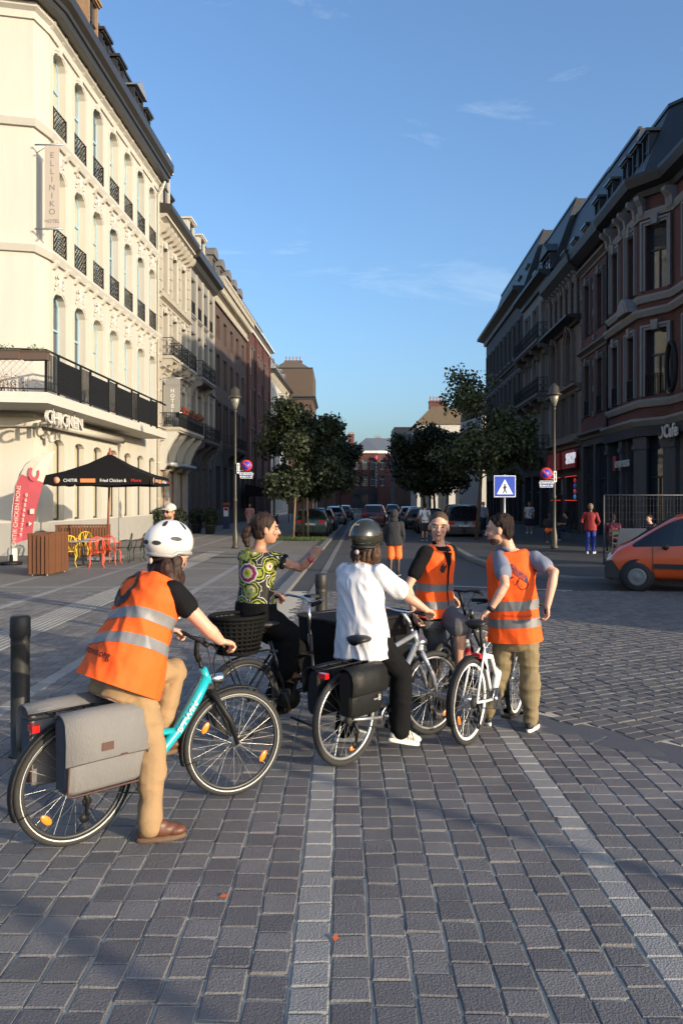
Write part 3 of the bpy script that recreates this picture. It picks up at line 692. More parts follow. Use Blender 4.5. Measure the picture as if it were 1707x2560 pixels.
bk2 = cached('modil', lambda: MB().prism([(0, 0), (-.55, 0), (-.55, -.2), (-.35, -.45), (0, -.6)], -.17, .17, ax='x').mesh('bracket', cream3))
for k in range(9): inst('bracket', bk2, B, (.35 + k * (W2 - .7) / 8, -.003, 17.4))
c = MB(); sweep(c, [(0, 0), (W2, 0)], [(0, 17.95), (.6, 17.95), (.78, 18.15), (.78, 18.4), (0, 18.5)]); c.build('gutter', gutter, B)
balcony(B, .3, W2 - .5, 6.05, 1.15, cream3, .8, 'bars', 4, cream2, 1.7)
for x in xs: balcony(B, x - .85, x + .85, 10.1, .7, cream3, 1.0, 'scroll', 2, None, .6)
dormer(B, (0, 0), 0, 1.8, 18.4, 1.7, 2.7, 1.6, cream2, cream2, style='round', y=.0); dormer(B, (0, 0), 0, 4.4, 18.6, 1.4, 1.9, 1.4, slate, gutter, y=.5)
aw = MB(); aw.tube([(.6, -.55, 4.0), (6.6, -.55, 4.0)], .13, 10); aw.box(.6, -.5, 3.93, 6.6, -.004, 4.05); aw.build('awning_box', zinc, B)
M2 = MX.Translation((LX(43.52), 43.52, 0)) @ MX.Rotation(TL, 4, 'Z')
for i, (x0, x1) in enumerate(((.5, 2.5), (2.6, 4.6), (4.7, 6.4))):
    e = empty('geranium_box', M2 @ V(((x0 + x1) / 2, -1.0, 6.62)), TL, ['nearest box of red geraniums on the townhouse balcony', 'middle box of red geraniums on the townhouse balcony', 'farthest box of red geraniums on the townhouse balcony'][i], 'flowers', 'geranium boxes on the balcony')
    w = (x1 - x0) / 2; b = MB(); b.box(-w, -.12, 0, w, .12, .22); b.build('box', black, e)
    b = MB(); leafball(b, (0, 0, .42), (w * 1.05, .38, .32), 420, .07, rnd, m=[0, 0, 1]); b.build('flowers', [gleaf, mat('geranium red', (.5, .02, .03), .6)], e)

# --- plain pale house with tall windows
B = left_b('pale_house', 'pale grey white house with tall pilasters and iron balconies', 50.72); W3 = 8.05 * KL
xs = bays(W3, 4, .2); std = dict(w=1.1, frame=darkf, pane=glass, sur=(.12, .05, greywhite), sill=greywhite)
rowhouse(B, W3, [fl(0, 5.4, xs=xs, w=1.3, zs=.4, zt=4.2, m=1, frame=darkf), fl(5.4, 9.6, xs=xs, zs=6, zt=9.0, **std), fl(9.6, 13.6, xs=xs, zs=10.2, zt=13.0, **std), fl(13.6, 17.9, xs=xs, zs=14.2, zt=16.5, rail='bars', **std)], greywhite, 17.9, wm2=stone, roof=dict(h=2.6, i=1.2, dz=.5))
for x in [0.2] + [(xs[k] + xs[k + 1]) / 2 for k in range(3)] + [W3 - .2]:
    q = MB(); q.box(x - .17, -.12, 5.6, x + .17, -.004, 17.1); q.build('pilaster', cream3, B)
for z in range(0, 9): 
    for k in range(len(xs) + 1):
        q = MB(); a = 0 if k == 0 else xs[k - 1] + .75; b = W3 if k == len(xs) else xs[k] - .75; q.box(a + .02, -.09, z * .56 + .02, b - .02, -.003, z * .56 + .53); q.build('rusticated_block', stone, B)
for z in (5.4, 9.6): cornice(B, [(0, 0), (W3, 0)], z + .1, .25, .3, greywhite, 'string_course')
c = MB(); sweep(c, [(0, 0), (W3, 0)], [(0, 17.2), (.3, 17.3), (.45, 17.6), (.75, 17.75), (.8, 18.2), (0, 18.3)]); c.build('gutter', gutter, B)
balcony(B, .2, 5.0, 5.9, 1.1, stone, 1.0, 'scroll', 3, stone, 1.0); balcony(B, .4, 4.6, 10.0, .9, greywhite, 1.05, 'scroll', 2, greywhite, .8)
for x in (2.2, 5.6): dormer(B, (0, 0), 0, x, 18.2, 1.4, 2.5, 1.8, cream2, cream2, style='flat', y=.25)

# --- brown brick bank-like building with dentil cornice
B = left_b('brown_brick_building', 'brown brick building with dentil cornice and a row of stone dormers', 58.82); W4 = 15.35 * KL
xs = bays(W4, 5, .4); std = dict(w=1.3, frame=darkf, pane=glass, dp=.4)
rowhouse(B, W4, [fl(0, 5.8, xs=xs, w=1.6, zs=1.2, zt=4.6, m=1, dp=.5), fl(5.8, 10, xs=xs, zs=6.6, zt=9.4, sur=(.2, .06, stone_d), **std), fl(10, 13.9, xs=xs, zs=10.8, zt=13.2, **std), fl(13.9, 17.1, xs=xs, zs=14.4, zt=16.2, **std), fl(17.1, 18.6, m=2 if False else 1)], brick_b, 18.6, wm2=stone_d, roof=dict(h=3.0, i=1.3, dz=.3, m=zinc))
c = MB(); sweep(c, [(0, 0), (W4, 0)], [(0, 16.9), (.2, 16.9), (.25, 17.1), (.12, 17.15), (.12, 17.55), (.3, 17.6), (.3, 18.15), (.75, 18.2), (.8, 18.5), (.9, 18.6), (.9, 18.78), (0, 18.8)]); c.build('cornice', cream3, B)
dn = cached('dentil', lambda: MB().box(-.13, -.6, 0, .13, -.3, .5).mesh('dentil', cream3))
for k in range(38): inst('dentil', dn, B, (.3 + k * (W4 - .6) / 37, -.003, 17.68))
for x in xs: dormer(B, (0, 0), 0, x, 18.8, 1.5, 1.9, 1.8, stone_l, stone_l, style='round', y=.3)
balcony(B, 4.0, 9.5, 6.1, 1.0, stone_d, 1.0, 'scroll', 3, stone_d, .9)

# --- red brick post-war block, white house row, far corner house
B = left_b('red_brick_block', 'deep red brick block with grouped white framed windows', 74.2); W5 = 16.2 * KL
xs = bays(W5, 9, .7); std = dict(w=1.35, frame=whitef, pane=glass, fw=.1, sur=(.13, .05, stone_l), dp=.2)
rowhouse(B, W5, [fl(0, 5.6, xs=xs, w=1.4, zs=.8, zt=4.2, m=1), fl(5.6, 9.6, xs=xs, zs=6.3, zt=9.0, **std), fl(9.6, 13.6, xs=xs, zs=10.3, zt=13, **std), fl(13.6, 17.6, xs=xs, zs=14.3, zt=17, **std), fl(17.6, 18.8)], brick_d, 18.8, wm2=stone_d, roof=dict(h=2.4, i=.8, m=brick_d))
for x in [0.3, 5.4, 10.8, W5 - .3]: q = MB(); q.box(x - .25, -.25, 0, x + .25, -.003, 18.3); q.build('pilaster', brick_d, B)
cornice(B, [(0, 0), (W5, 0)], 19.0, .7, .5, whitef)
whp = mat('white painted render', (.42, .41, .39), .75, var=.08, vs=1)
B = left_b('white_row_house', 'white painted house with bracketed eaves behind the left tree', 90.45); W6 = 20.5 * KL
xs = bays(W6, 8, .3); std = dict(w=1.05, frame=darkf, pane=glass, sill=stone, dp=.25)
rowhouse(B, W6, [fl(0, 4.6, xs=xs, w=1.6, zs=.3, zt=3.6), fl(4.6, 8.6, xs=xs, zs=5.4, zt=8, **std), fl(8.6, 12.6, xs=xs, zs=9.4, zt=11.9, **std), fl(12.6, 16.8, xs=xs, zs=13.4, zt=15.4, **std)], whp, 16.8, roof=dict(h=3.2, i=1.2, m=zinc, dz=.3))
cornice(B, [(0, 0), (W6, 0)], 17.2, .85, .55, gutter)
for k in range(16): inst('bracket', bk2, B, (.5 + k * (W6 - 1) / 15, -.003, 16.65))
for x in bays(W6, 5): dormer(B, (0, 0), 0, x, 17.3, 1.3, 1.9, 1.6, zinc, zinc, y=.3)
B = empty('far_corner_house', (-10.5, 115, 0), 0, 'tall corner house with brown mansard end and a row of chimney pots', 'building', 'old town houses along the street')
rowhouse(B, 6.3, [fl(0, 17.0, xs=[4.8], w=1, zs=12, zt=14)], brick_b, 17.0, depth=14, roof=dict(h=4.3, i=.5, m=mat('brown tile cladding', (.075, .052, .038), .8, var=.2, vs=2, bump=.5, bs=8), dz=.1))
cornice(B, [(0, 14), (0, 0), (6.3, 0), (6.3, 14)], 17.2, .4, .5, stone_d)
q = MB(); q.add([(0.4, .5, 21.35), (5.9, .5, 21.35), (5.9, 13.5, 21.35), (.4, 13.5, 21.35), (2.2, 3, 22.9), (4.0, 3, 22.9), (4, 11, 22.9), (2.2, 11, 22.9)], [(0, 1, 5, 4), (1, 2, 6, 5), (2, 3, 7, 6), (3, 0, 4, 7), (4, 5, 6, 7)]); q.build('roof', mat('weathered tile', (.11, .085, .06), .85, var=.3, vs=2), B)
chimney(B, 3.2, 4, 22.4, 2.6, .6, .7, brick_b, 5)

# ---------------------------------------------------------------- right side
def rh(name, label, Y1, Y0): return right_b(name, label, Y1), (Y1 - Y0) * KL
B = right_b('brick_corner_house', 'red brick corner house with stone framed windows and slate mansard', 37.4)
def rloc(wx, wy):
    dx, dy = wx - RX(37.4), wy - 37.4; t = V((-.0385, -1)) / KL; n = V((1, -.0385)) / KL; return (dx * t.x + dy * t.y, dx * n.x + dy * n.y)
p0, p1, p2 = rloc(RX(33), 33), rloc(13.42, 31.75), rloc(13.36, 28.2)
path = [(0, 0), p0, p1, p2]; back = [rloc(28, 28.2), (0, 14)]
std = dict(frame=darkf, pane=glass, sur=(.2, .09, stone_p), key=True, tz=.62)
def r1_floors(xs, w, m0=2): return [fl(0, 5.2, xs=xs, w=w + .25, zs=.25, zt=4.7, m=1, frame=darkf, name='shop_window', tz=.6), fl(5.2, 9.75, xs=xs, w=w, zs=6.3, zt=9.05, rail='bars', **std), fl(9.75, 15.0, xs=xs, w=w, zs=10.7, zt=13.4, **std)]
facade(B, path[0], math.atan2(p0[1], p0[0]), math.hypot(*p0), r1_floors([1.1, 3.3], 1.0), brick_r, .28, stone)
L = math.hypot(p1[0] - p0[0], p1[1] - p0[1]); facade(B, p0, math.atan2(p1[1] - p0[1], p1[0] - p0[0]), L, r1_floors([L / 2], 1.0), brick_r, .28, stone)
L = math.hypot(p2[0] - p1[0], p2[1] - p1[1]); facade(B, p1, math.atan2(p2[1] - p1[1], p2[0] - p1[0]), L, r1_floors([L / 2], 1.0), brick_r, .28, stone)
body_box(B, path, back, 15.0, brick_r)
for z, o in ((5.35, .45), (9.9, .3), (10.5, .18), (6.15, .2), (14.0, .15)):
    c = MB(); sweep(c, path, [(0, z - .3), (o * .6, z - .3), (o, z - .1), (o, z), (0, z + .05)]); c.build('string_course', stone_p, B)
c = MB(); sweep(c, path, [(0, 4.62), (.28, 4.62), (.28, 5.04), (0, 5.04)]); c.build('shop_fascia', stone_d, B)
c = MB(); sweep(c, path, [(0, 14.6), (.15, 14.6), (.2, 14.85), (.62, 14.95), (.75, 15.25), (.75, 15.4), (0, 15.5)]); c.build('gutter', slate, B)
bk3 = cached('bk3', lambda: MB().prism([(0, 0), (-.5, 0), (-.5, -.15), (-.25, -.35), (-.2, -.7), (-.08, -.85), (0, -.85)], -.11, .11, ax='x').mesh('bracket', stone_p))
for x in (.25, .9, 2.2, 2.9, 4.1): inst('bracket', bk3, B, (x, -.003, 14.58))
for (pa, pb) in ((p0, p1), (p1, p2)):
    a = math.atan2(pb[1] - pa[1], pb[0] - pa[0])
    for t in (.08, .92): inst('bracket', bk3, B, (pa[0] + (pb[0] - pa[0]) * t + math.sin(a) * .004, pa[1] + (pb[1] - pa[1]) * t - math.cos(a) * .004, 14.58), a)
mansard(B, path, back, 15.45, 3.3, 1.4, slate)
for x in (.8, 2.2, 3.5): dormer(B, (0, 0), 0, x, 15.9, .8, 1.8, 1.2, slate, gutter, y=.5)
pq = cached('pilr', lambda: (lambda m: (m.box(-.22, -.16, 0, .22, -.003, 4.1), m.box(-.28, -.22, 4.1, .28, -.004, 4.3), m.box(-.24, -.18, 4.3, .24, -.003, 4.6), m.box(-.26, -.2, .0, .26, -.162, .5), m)[4])(MB()).mesh('pilaster', stone))
for (pa, pb, ts) in (((0, 0), p0, (.05, .5, .95)), (p0, p1, (.1, .9)), (p1, p2, (.1, .9))):
    a = math.atan2(pb[1] - pa[1], pb[0] - pa[0])
    for t in ts: inst('pilaster', pq, B, (pa[0] + (pb[0] - pa[0]) * t, pa[1] + (pb[1] - pa[1]) * t, 0), a)
pd = MB(); pts = [(math.cos(math.pi - t) * .75, 9.95 + math.sin(t) * .7) for t in [i * math.pi / 8 for i in range(9)]]; pd.prism([(x + 3.4, z) for x, z in pts], -.5, -.004); pd.prism([(x * .7 + 3.4, 9.97 + (z - 9.95) * .7) for x, z in pts], -.53, -.502); pd.build('pediment', stone_p, B)
pp = MB(); pp.tube([(.1, -.12, 15), (.1, -.12, 0)], .06, 8); pp.build('downpipe', iron, B)
put_text('express', .42, ltr, B, (3.0, -.34, 3.6), (1, 0, 0), (0, 0, 1), ext=.03, bold=.01)
rsn = mat('red sign panel', (.32, .02, .03), .5); q = MB(); q.box(1.75, -.36, 3.3, 2.15, -.3, 3.95); q.build('sign_panel', rsn, B)
q = MB(); a_ = math.atan2(p2[1] - p1[1], p2[0] - p1[0]); q.tube([(p1[0] + math.cos(a_) * (1.15 + .42 * math.cos(t)), p1[1] - .55 + math.sin(a_) * (1.15 + .42 * math.cos(t)), 7.2 + .95 * math.sin(t)) for t in [k * math.pi / 10 for k in range(20)]], .10, 8, closed=True); q.build('oval_sign_frame', iron, B)
put_text('OCafe', .5, ltr, B, (p1[0] + .45, p1[1] - .4, 4.7), (p2[0] - p1[0], p2[1] - p1[1], 0), (0, 0, 1), ext=.03, bold=.02)

B, Wr = rh('brick_stone_house', 'red brick house with pale stone window surrounds beside the corner house', 42.4, 37.42)
xs = bays(Wr, 2, .25); std = dict(w=1.05, frame=darkf, pane=glass, sur=(.2, .08, stone_l), key=True)
rowhouse(B, Wr, [fl(0, 5.3, xs=xs, w=1.9, zs=.2, zt=4.8, m=1, name='shop_window', tz=.62), fl(5.3, 9.7, xs=xs, zs=6.3, zt=9.0, rail='bars', **std), fl(9.7, 15, xs=xs, zs=10.5, zt=13.2, **std)], brick_r, 15, wm2=stone, roof=dict(h=4.4, i=1.5, dz=.3))
for z in (5.4, 9.75, 14.1): cornice(B, [(0, 0), (Wr, 0)], z + .1, .3, .35, stone_l, 'string_course')
qm = cached('quo', lambda: MB().box(-.28, -.06, 0, .28, -.003, .3).mesh('quoin', stone_l))
for x in (.15, Wr / 2, Wr - .15):
    for k in range(6): inst('quoin', qm, B, (x, 0, 6.2 + k * 1.3), sc=(.7, 1, 1))
c = MB(); sweep(c, [(0, 0), (Wr, 0)], [(0, 14.6), (.2, 14.6), (.6, 14.9), (.7, 15.3), (0, 15.4)]); c.build('gutter', slate, B)
for x in xs: dormer(B, (0, 0), 0, x, 15.7, .9, 1.9, 1.2, slate, gutter, y=.45)
gp = mat('pinkish white stone', (.15, .128, .118), .8, var=.18, vs=1.2, bump=.2, bs=8)
B, Wr = rh('arched_stone_house', 'pale stone house with one big arched window and slender columns', 49.5, 42.43)
rowhouse(B, Wr, [fl(0, 5.1, xs=[1.7, 5.2], w=2.4, zs=.2, zt=3.3, m=1, frame=darkf, name='shop_window'), fl(5.1, 8.2, xs=bays(Wr, 3, .4), w=1.2, zs=5.7, zt=7.9, frame=darkf, sur=(.15, .08, gp)), fl(8.2, 11.9, xs=[1.3, 4.9], w=1.5, zs=8.6, zt=11.5, rise=.7, frame=darkf, sur=(.28, .14, gp), key=True), fl(11.9, 15, xs=bays(Wr, 5, .4), w=.8, zs=12.3, zt=14.2, frame=darkf)], gp, 15, wm2=stone_d, roof=dict(h=4.6, i=1.6, dz=.3))
for z, m in ((5.2, gp), (8.25, gp), (11.95, slate)): cornice(B, [(0, 0), (Wr, 0)], z + .1, .4 if m is gp else .8, .4, m, 'string_course')
for k in range(6):
    q = MB(); x = .35 + (Wr - .7) * k / 5; q.lathe([(.17, 12.1), (.13, 12.2), (.11, 13.9), (.18, 14.1), (.18, 14.25)], (x, -.15, 0), 10); q.build('column', gp, B)
c = MB(); sweep(c, [(0, 0), (Wr, 0)], [(0, 14.4), (.3, 14.5), (.7, 14.9), (.8, 15.3), (0, 15.4)]); c.build('gutter', slate, B)
for k in range(10): inst('bracket', bk3, B, (.4 + k * (Wr - .8) / 9, -.003, 14.5), sc=(.9, .8, .6))
for x in bays(Wr, 3): dormer(B, (0, 0), 0, x, 15.8, .9, 1.3, 1.2, wood_d, gutter, y=.55)
for x in (1.5, 4): 
    q = MB(); q.lathe([(.1, 0), (.1, .8), (.22, .85), (.22, .9), (.05, 1.0)], (x, 3, 20), 8); q.build('roof_vent', zinc, B)
rs2 = mat('lit red shop sign', (.15, .008, .010), .5, emit=(.9, .04, .03, .015)); q = MB(); q.box(4.0, -.3, 3.75, 6.9, -.2, 4.75); q.box(.3, -.3, 3.75, 3.4, -.2, 4.75); q.build('shop_sign', rs2, B)
put_text('SHOP', .55, mat('lit white letters', (.8, .8, .85), .4, emit=(.9, .9, 1, .22)), B, (6.2, -.34, 4.25), (1, 0, 0), (0, 0, 1), ext=.03, bold=.02)
neon = mat('red neon tube', (.6, .02, .02), .3, emit=(1, .06, .03, .3)); q = MB()
for a, b in ((.6, 2.9), (4.1, 6.6)):
    for z in (3.3, 1.95): q.tube([(a, -.12, z), (b, -.12, z)], .02, 6)
q.build('neon_tube', neon, B)
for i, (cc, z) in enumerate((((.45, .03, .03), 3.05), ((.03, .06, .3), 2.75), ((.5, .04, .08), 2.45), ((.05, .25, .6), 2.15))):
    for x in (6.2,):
        q = MB(); q.lathe([(.24, 0), (.24, .03)], (x, -.12, z), 16, axis='y', sx=1, sy=.55); q.build('glowing_sticker', mat('glowing window sticker %d' % i, cc, .5, emit=(*cc, .18)), B)  # stickers are given a faint glow of their own
B, Wr = rh('balcony_house', 'narrow grey stone house with iron balconies on each floor', 58.5, 49.53)
xs = bays(Wr, 3, .3); std = dict(w=1.25, frame=darkf, pane=glass, sur=(.18, .08, greywhite))
rowhouse(B, Wr, [fl(0, 4.9, xs=xs, w=2.2, zs=.2, zt=3.6, m=1, name='shop_window'), fl(4.9, 8.6, xs=xs, zs=5.3, zt=8.0, **std), fl(8.6, 12.2, xs=xs, zs=9.0, zt=11.6, **std), fl(12.2, 16.3, xs=xs, zs=12.7, zt=15.0, **std)], greywhite, 16.3, wm2=stone_d, roof=dict(h=4.4, i=1.6, dz=.3))
for z in (5.1, 8.8, 12.3): balcony(B, .4, Wr - .4, z, .8, stone_l, 1.0, 'scroll', 4, stone_l, .6)
cornice(B, [(0, 0), (Wr, 0)], 16.6, .8, .7, slate); dormer(B, (0, 0), 0, 7.5, 16.6, 2.2, 1.2, 2, slate, slate, style='gable', y=.0)
for x in (1.5, 4.2): dormer(B, (0, 0), 0, x, 17.0, .9, 1.4, 1.2, slate, gutter, y=.6)
B, Wr = rh('grey_stone_terrace', 'long dark grey stone terrace with rows of sash windows ending the right side', 77.5, 58.53)
xs = bays(Wr, 9, .3); std = dict(w=1.15, frame=darkf, pane=glass, sur=(.2, .07, stone_l), sill=stone_l)
rowhouse(B, Wr, [fl(0, 4.9, xs=xs, w=1.7, zs=.3, zt=3.8, m=1), fl(4.9, 8.8, xs=xs, zs=5.6, zt=8.0, **std), fl(8.8, 12.4, xs=xs, zs=9.4, zt=11.7, **std), fl(12.4, 17.6, xs=xs, zs=13.2, zt=15.7, **std)], stone, 17.6, wm2=stone_d, roof=dict(h=4.2, i=1.5, dz=.3))
for z in (5.0, 8.9, 12.5): cornice(B, [(0, 0), (Wr, 0)], z + .1, .25, .3, stone, 'string_course')
cornice(B, [(0, 14), (0, 0), (Wr, 0)], 18.0, .8, .9, slate)
for z in range(0, 26):
    pass
for x in bays(Wr, 6): dormer(B, (0, 0), 0, x, 18.3, .9, 1.5, 1.2, slate, gutter, y=.6, pane=zinc)
# --- houses farther on
B = empty('white_far_house', (10.4, 108, 0), R(0), 'white far house with tiled roof and brick chimney seen through the right trees', 'building', 'old town houses along the street')
rowhouse(B, 12, [fl(0, 4, xs=bays(12, 5), w=1.5, zs=.3, zt=3.2), fl(4, 8, xs=bays(12, 6), w=1, zs=4.8, zt=7.2), fl(8, 12.5, xs=bays(12, 6), w=1, zs=8.8, zt=11.2)], whp, 12.5, depth=10)
q = MB(); q.prism([(-.4, 12.4), (12.4, 12.4), (10, 14.8), (2, 14.8)], -.3, 10); q.build('roof', mat('weathered tile', (.11, .085, .06)), B); chimney(B, 2.9, 1.5, 13.8, 2.2, .9, 2.0, brick_r, 5)
B = empty('pale_side_house', (15, 84, 0), R(8), 'pale house beyond the grey terrace at the side street', 'building', 'old town houses along the street')
rowhouse(B, 10, [fl(0, 4, xs=bays(10, 4), w=1.5, zs=.3, zt=3.2), fl(4, 8, xs=bays(10, 4), w=1, zs=4.8, zt=7.2), fl(8, 11, xs=bays(10, 4), w=1, zs=8.8, zt=10.6)], whp, 11, depth=8, roof=dict(h=2.5, i=1.5))
# end of the street: brick house with a vertical shop sign, brick roofs behind
B = empty('end_brick_house', (2.6, 190, 0), 0, 'dark red brick house closing the end of the street with white eaves', 'building', 'houses at the end of the street')
rowhouse(B, 6.2, [fl(0, 4.4, xs=bays(6.2, 3), w=1.6, zs=.2, zt=3.4, m=1), fl(4.4, 8.6, xs=bays(6.2, 3), w=1.2, zs=5.4, zt=7.8, frame=whitef), fl(8.6, 13.3, xs=bays(6.2, 3), w=1.2, zs=9.4, zt=11.8, frame=whitef)], brick_d, 13.3, depth=10, wm2=stone_d)
p2w = [(6.2, 0), (16, 3.5)]; facade(B, p2w[0], math.atan2(3.5, 9.8), 10.4, [fl(0, 4.4), fl(4.4, 8.6, xs=bays(10.4, 4), w=1.2, zs=5.4, zt=7.8, frame=whitef), fl(8.6, 13.3, xs=bays(10.4, 4), w=1.2, zs=9.4, zt=11.8, frame=whitef)], brick_d)
c = MB(); sweep(c, [(0, 6), (0, 0), (6.2, 0), (16, 3.5)], [(0, 13.2), (.5, 13.3), (.5, 13.9), (0, 13.9)]); c.build('eaves', whitef, B)
q = MB(); q.add([(-.3, -.3, 13.92), (6.3, -.3, 13.92), (16, 3.2, 13.92), (16, 12, 13.92), (-.3, 12, 13.92), (3.5, 5, 17.4), (14, 8, 17.4)], [(0, 1, 5), (1, 2, 6, 5), (2, 3, 6), (3, 4, 5, 6), (4, 0, 5)]); q.build('roof', mat('blue slate roof', (.10, .115, .14), .6, var=.1), B)
q = MB(); q.box(5.6, -1.0, 4.6, 5.9, -.2, 12.4); q.build('sign_box', black, B)
q = MB()
for k, ch in enumerate('FRANCART'):
    put_text(ch, .62, ltr, B, (5.75, -1.02, 10.6 - k * .78), (1, 0, 0), (0, 0, 1), ext=.01)
q = MB(); q.ell((5.75, -1.1, 12.2), (.35, .1, .55)); q.box(5.3, -1.15, 12.0, 6.1, -1.05, 12.3); q.build('sign_figure', mat('pink sign', (.5, .05, .12), .5), B)
B = empty('rooftop_house', (-6, 205, 0), 0, 'brick gabled houses with orange chimneys behind the end house', 'building', 'houses at the end of the street')
q = MB(); q.box(-14, 0, 0, 22, 10, 13); q.build('wall', brick_d, B)
rt = mat('red roof tile', (.25, .10, .06), .8, var=.2)
for i, x in enumerate((-8, 0, 7, 14)):
    q = MB(); q.prism([(x - 4, 13.003), (x + 4, 13.003), (x, 17.6)], .5, 9.5); q.build('gable_roof', rt if i % 2 else slate, B)
    chimney(B, x + 1.5, .3, 15, 1.6, .8, 3.2 if i != 2 else 4.2, brick_r, 4)
for i, (x, y, w, h, m, lb) in enumerate(((-14, 150, 9, 13, cream3, 'cream house far down the left side of the street'), (-9.5, 168, 8, 12, brick_b, 'brown house far down the left side near the street end'), (9.5, 140, 10, 12, brick_b, 'brown house behind the trees far down the right side'), (17.5, 168, 10, 12, stone, 'grey house behind the trees near the right street end'), (22, 118, 14, 15, brick_b, 'brown house added behind the white far house to shade the street end'), (30, 140, 16, 16, brick_b, 'tall brown block added behind the right hand houses to shade the street end'), (40, 165, 20, 17, brick_b, 'wide brown block added far behind the right hand houses to shade the street end'))):  # last three blocks are added to keep the sun off the street end
    B = empty('distant_house', (x, y, 0), 0, lb, 'building', 'houses at the end of the street')
    rowhouse(B, w, [fl(0, 4), fl(4, 8, xs=bays(w, 4), w=1.1, zs=4.8, zt=7), fl(8, h, xs=bays(w, 4), w=1.1, zs=8.8, zt=11)], m, h, depth=12, roof=dict(h=3, i=2))
# ---------------------------------------------------------------- bicycles
spoke_m = mat('steel spokes', (.6, .6, .6), .3, metal=.9)
rim_b = mat('black rim', (.03, .03, .03), .4); rim_s = mat('alloy rim', (.5, .5, .5), .35, metal=.8); rim_w = mat('white rim', (.75, .75, .74), .4)
refl_stripe = mat('pale tyre stripe', (.55, .55, .52), .5)
amber = mat('amber reflector', (.9, .22, .02), .3, coat=.5); redlens = mat('red lens', (.55, .01, .01), .2, coat=.5)
saddle_m = mat('black saddle vinyl', (.012, .012, .012), .5, bump=.1, bs=60)
def wheel_parts(root, hub, Rw, ang, rimm, stripe, steer=0, refl=((.6,), ), wide=.022, name='wheel', spokes=28, disc=False):
    w = empty(name); w.parent = root; w.location = hub; w.rotation_euler = (0, 0, steer)
    key = (Rw, rimm.name, stripe, wide)
    def ring(r, n=56): return [(r * math.cos(2 * math.pi * k / n), 0, r * math.sin(2 * math.pi * k / n)) for k in range(n)]
    inst('tyre', cached(('ty',) + key, lambda: MB().tube(ring(Rw - wide), wide, 10, closed=True).mesh('tyre', rubber)), w)
    inst('rim', cached(('rm',) + key, lambda: MB().tube(ring(Rw - wide * 2 - .006), .013, 8, closed=True).mesh('rim', rimm)), w)
    if stripe:
        def sm():
            m = MB()
            for s in (-1, 1):
                n = 56; a, b = Rw - wide * 1.75, Rw - wide * 1.45
                vs = [(r * math.cos(2 * math.pi * k / n), s * (wide * .75 if r == a else wide * .93), r * math.sin(2 * math.pi * k / n)) for k in range(n) for r in (a, b)]
                m.add(vs, [(2 * k, 2 * k + 1, (2 * k + 3) % (2 * n), (2 * k + 2) % (2 * n)) for k in range(n)])
            return m.mesh('tyre_stripe', refl_stripe)
        inst('tyre_stripe', cached(('ts',) + key, sm), w)
    def sp():
        m = MB()
        for k in range(spokes):
            t = 2 * math.pi * k / spokes; o = .5 * (1 if k % 4 < 2 else -1); s = 1 if k % 2 else -1
            m.tube([(.022 * math.cos(t + o), s * .03, .022 * math.sin(t + o)), ((Rw - wide * 2 - .01) * math.cos(t), 0, (Rw - wide * 2 - .01) * math.sin(t))], .0013, 3, cap=False)
        return m.mesh('spokes', spoke_m)
    so_ = inst('spokes', cached(('sp', Rw, wide, spokes), sp), w); so_['kind'] = 'stuff'
    inst('hub', cached('hub', lambda: MB().lathe([(.012, -.06), (.012, -.045), (.028, -.04), (.028, -.032), (.016, -.025), (.016, .025), (.028, .032), (.028, .04), (.012, .045), (.012, .06)], axis='y', seg=12).mesh('hub', rim_s)), w)
    rm = cached('refl', lambda: MB().ell((0, 0, 0), (.042, .008, .021)).mesh('reflector', amber))
    for t in refl[0]:
        r = inst('reflector', rm, w, (Rw * .68 * math.cos(t), -.012, Rw * .68 * math.sin(t))); r.rotation_euler = (0, math.pi / 2 - t, 0)
    if disc: inst('brake_disc', cached('bdisc', lambda: MB().lathe([(.03, -.002), (.08, -.002), (.08, .002), (.03, .002)], axis='y', seg=24).mesh('brake_disc', rim_s)), w, (0, .045, 0))
    return w
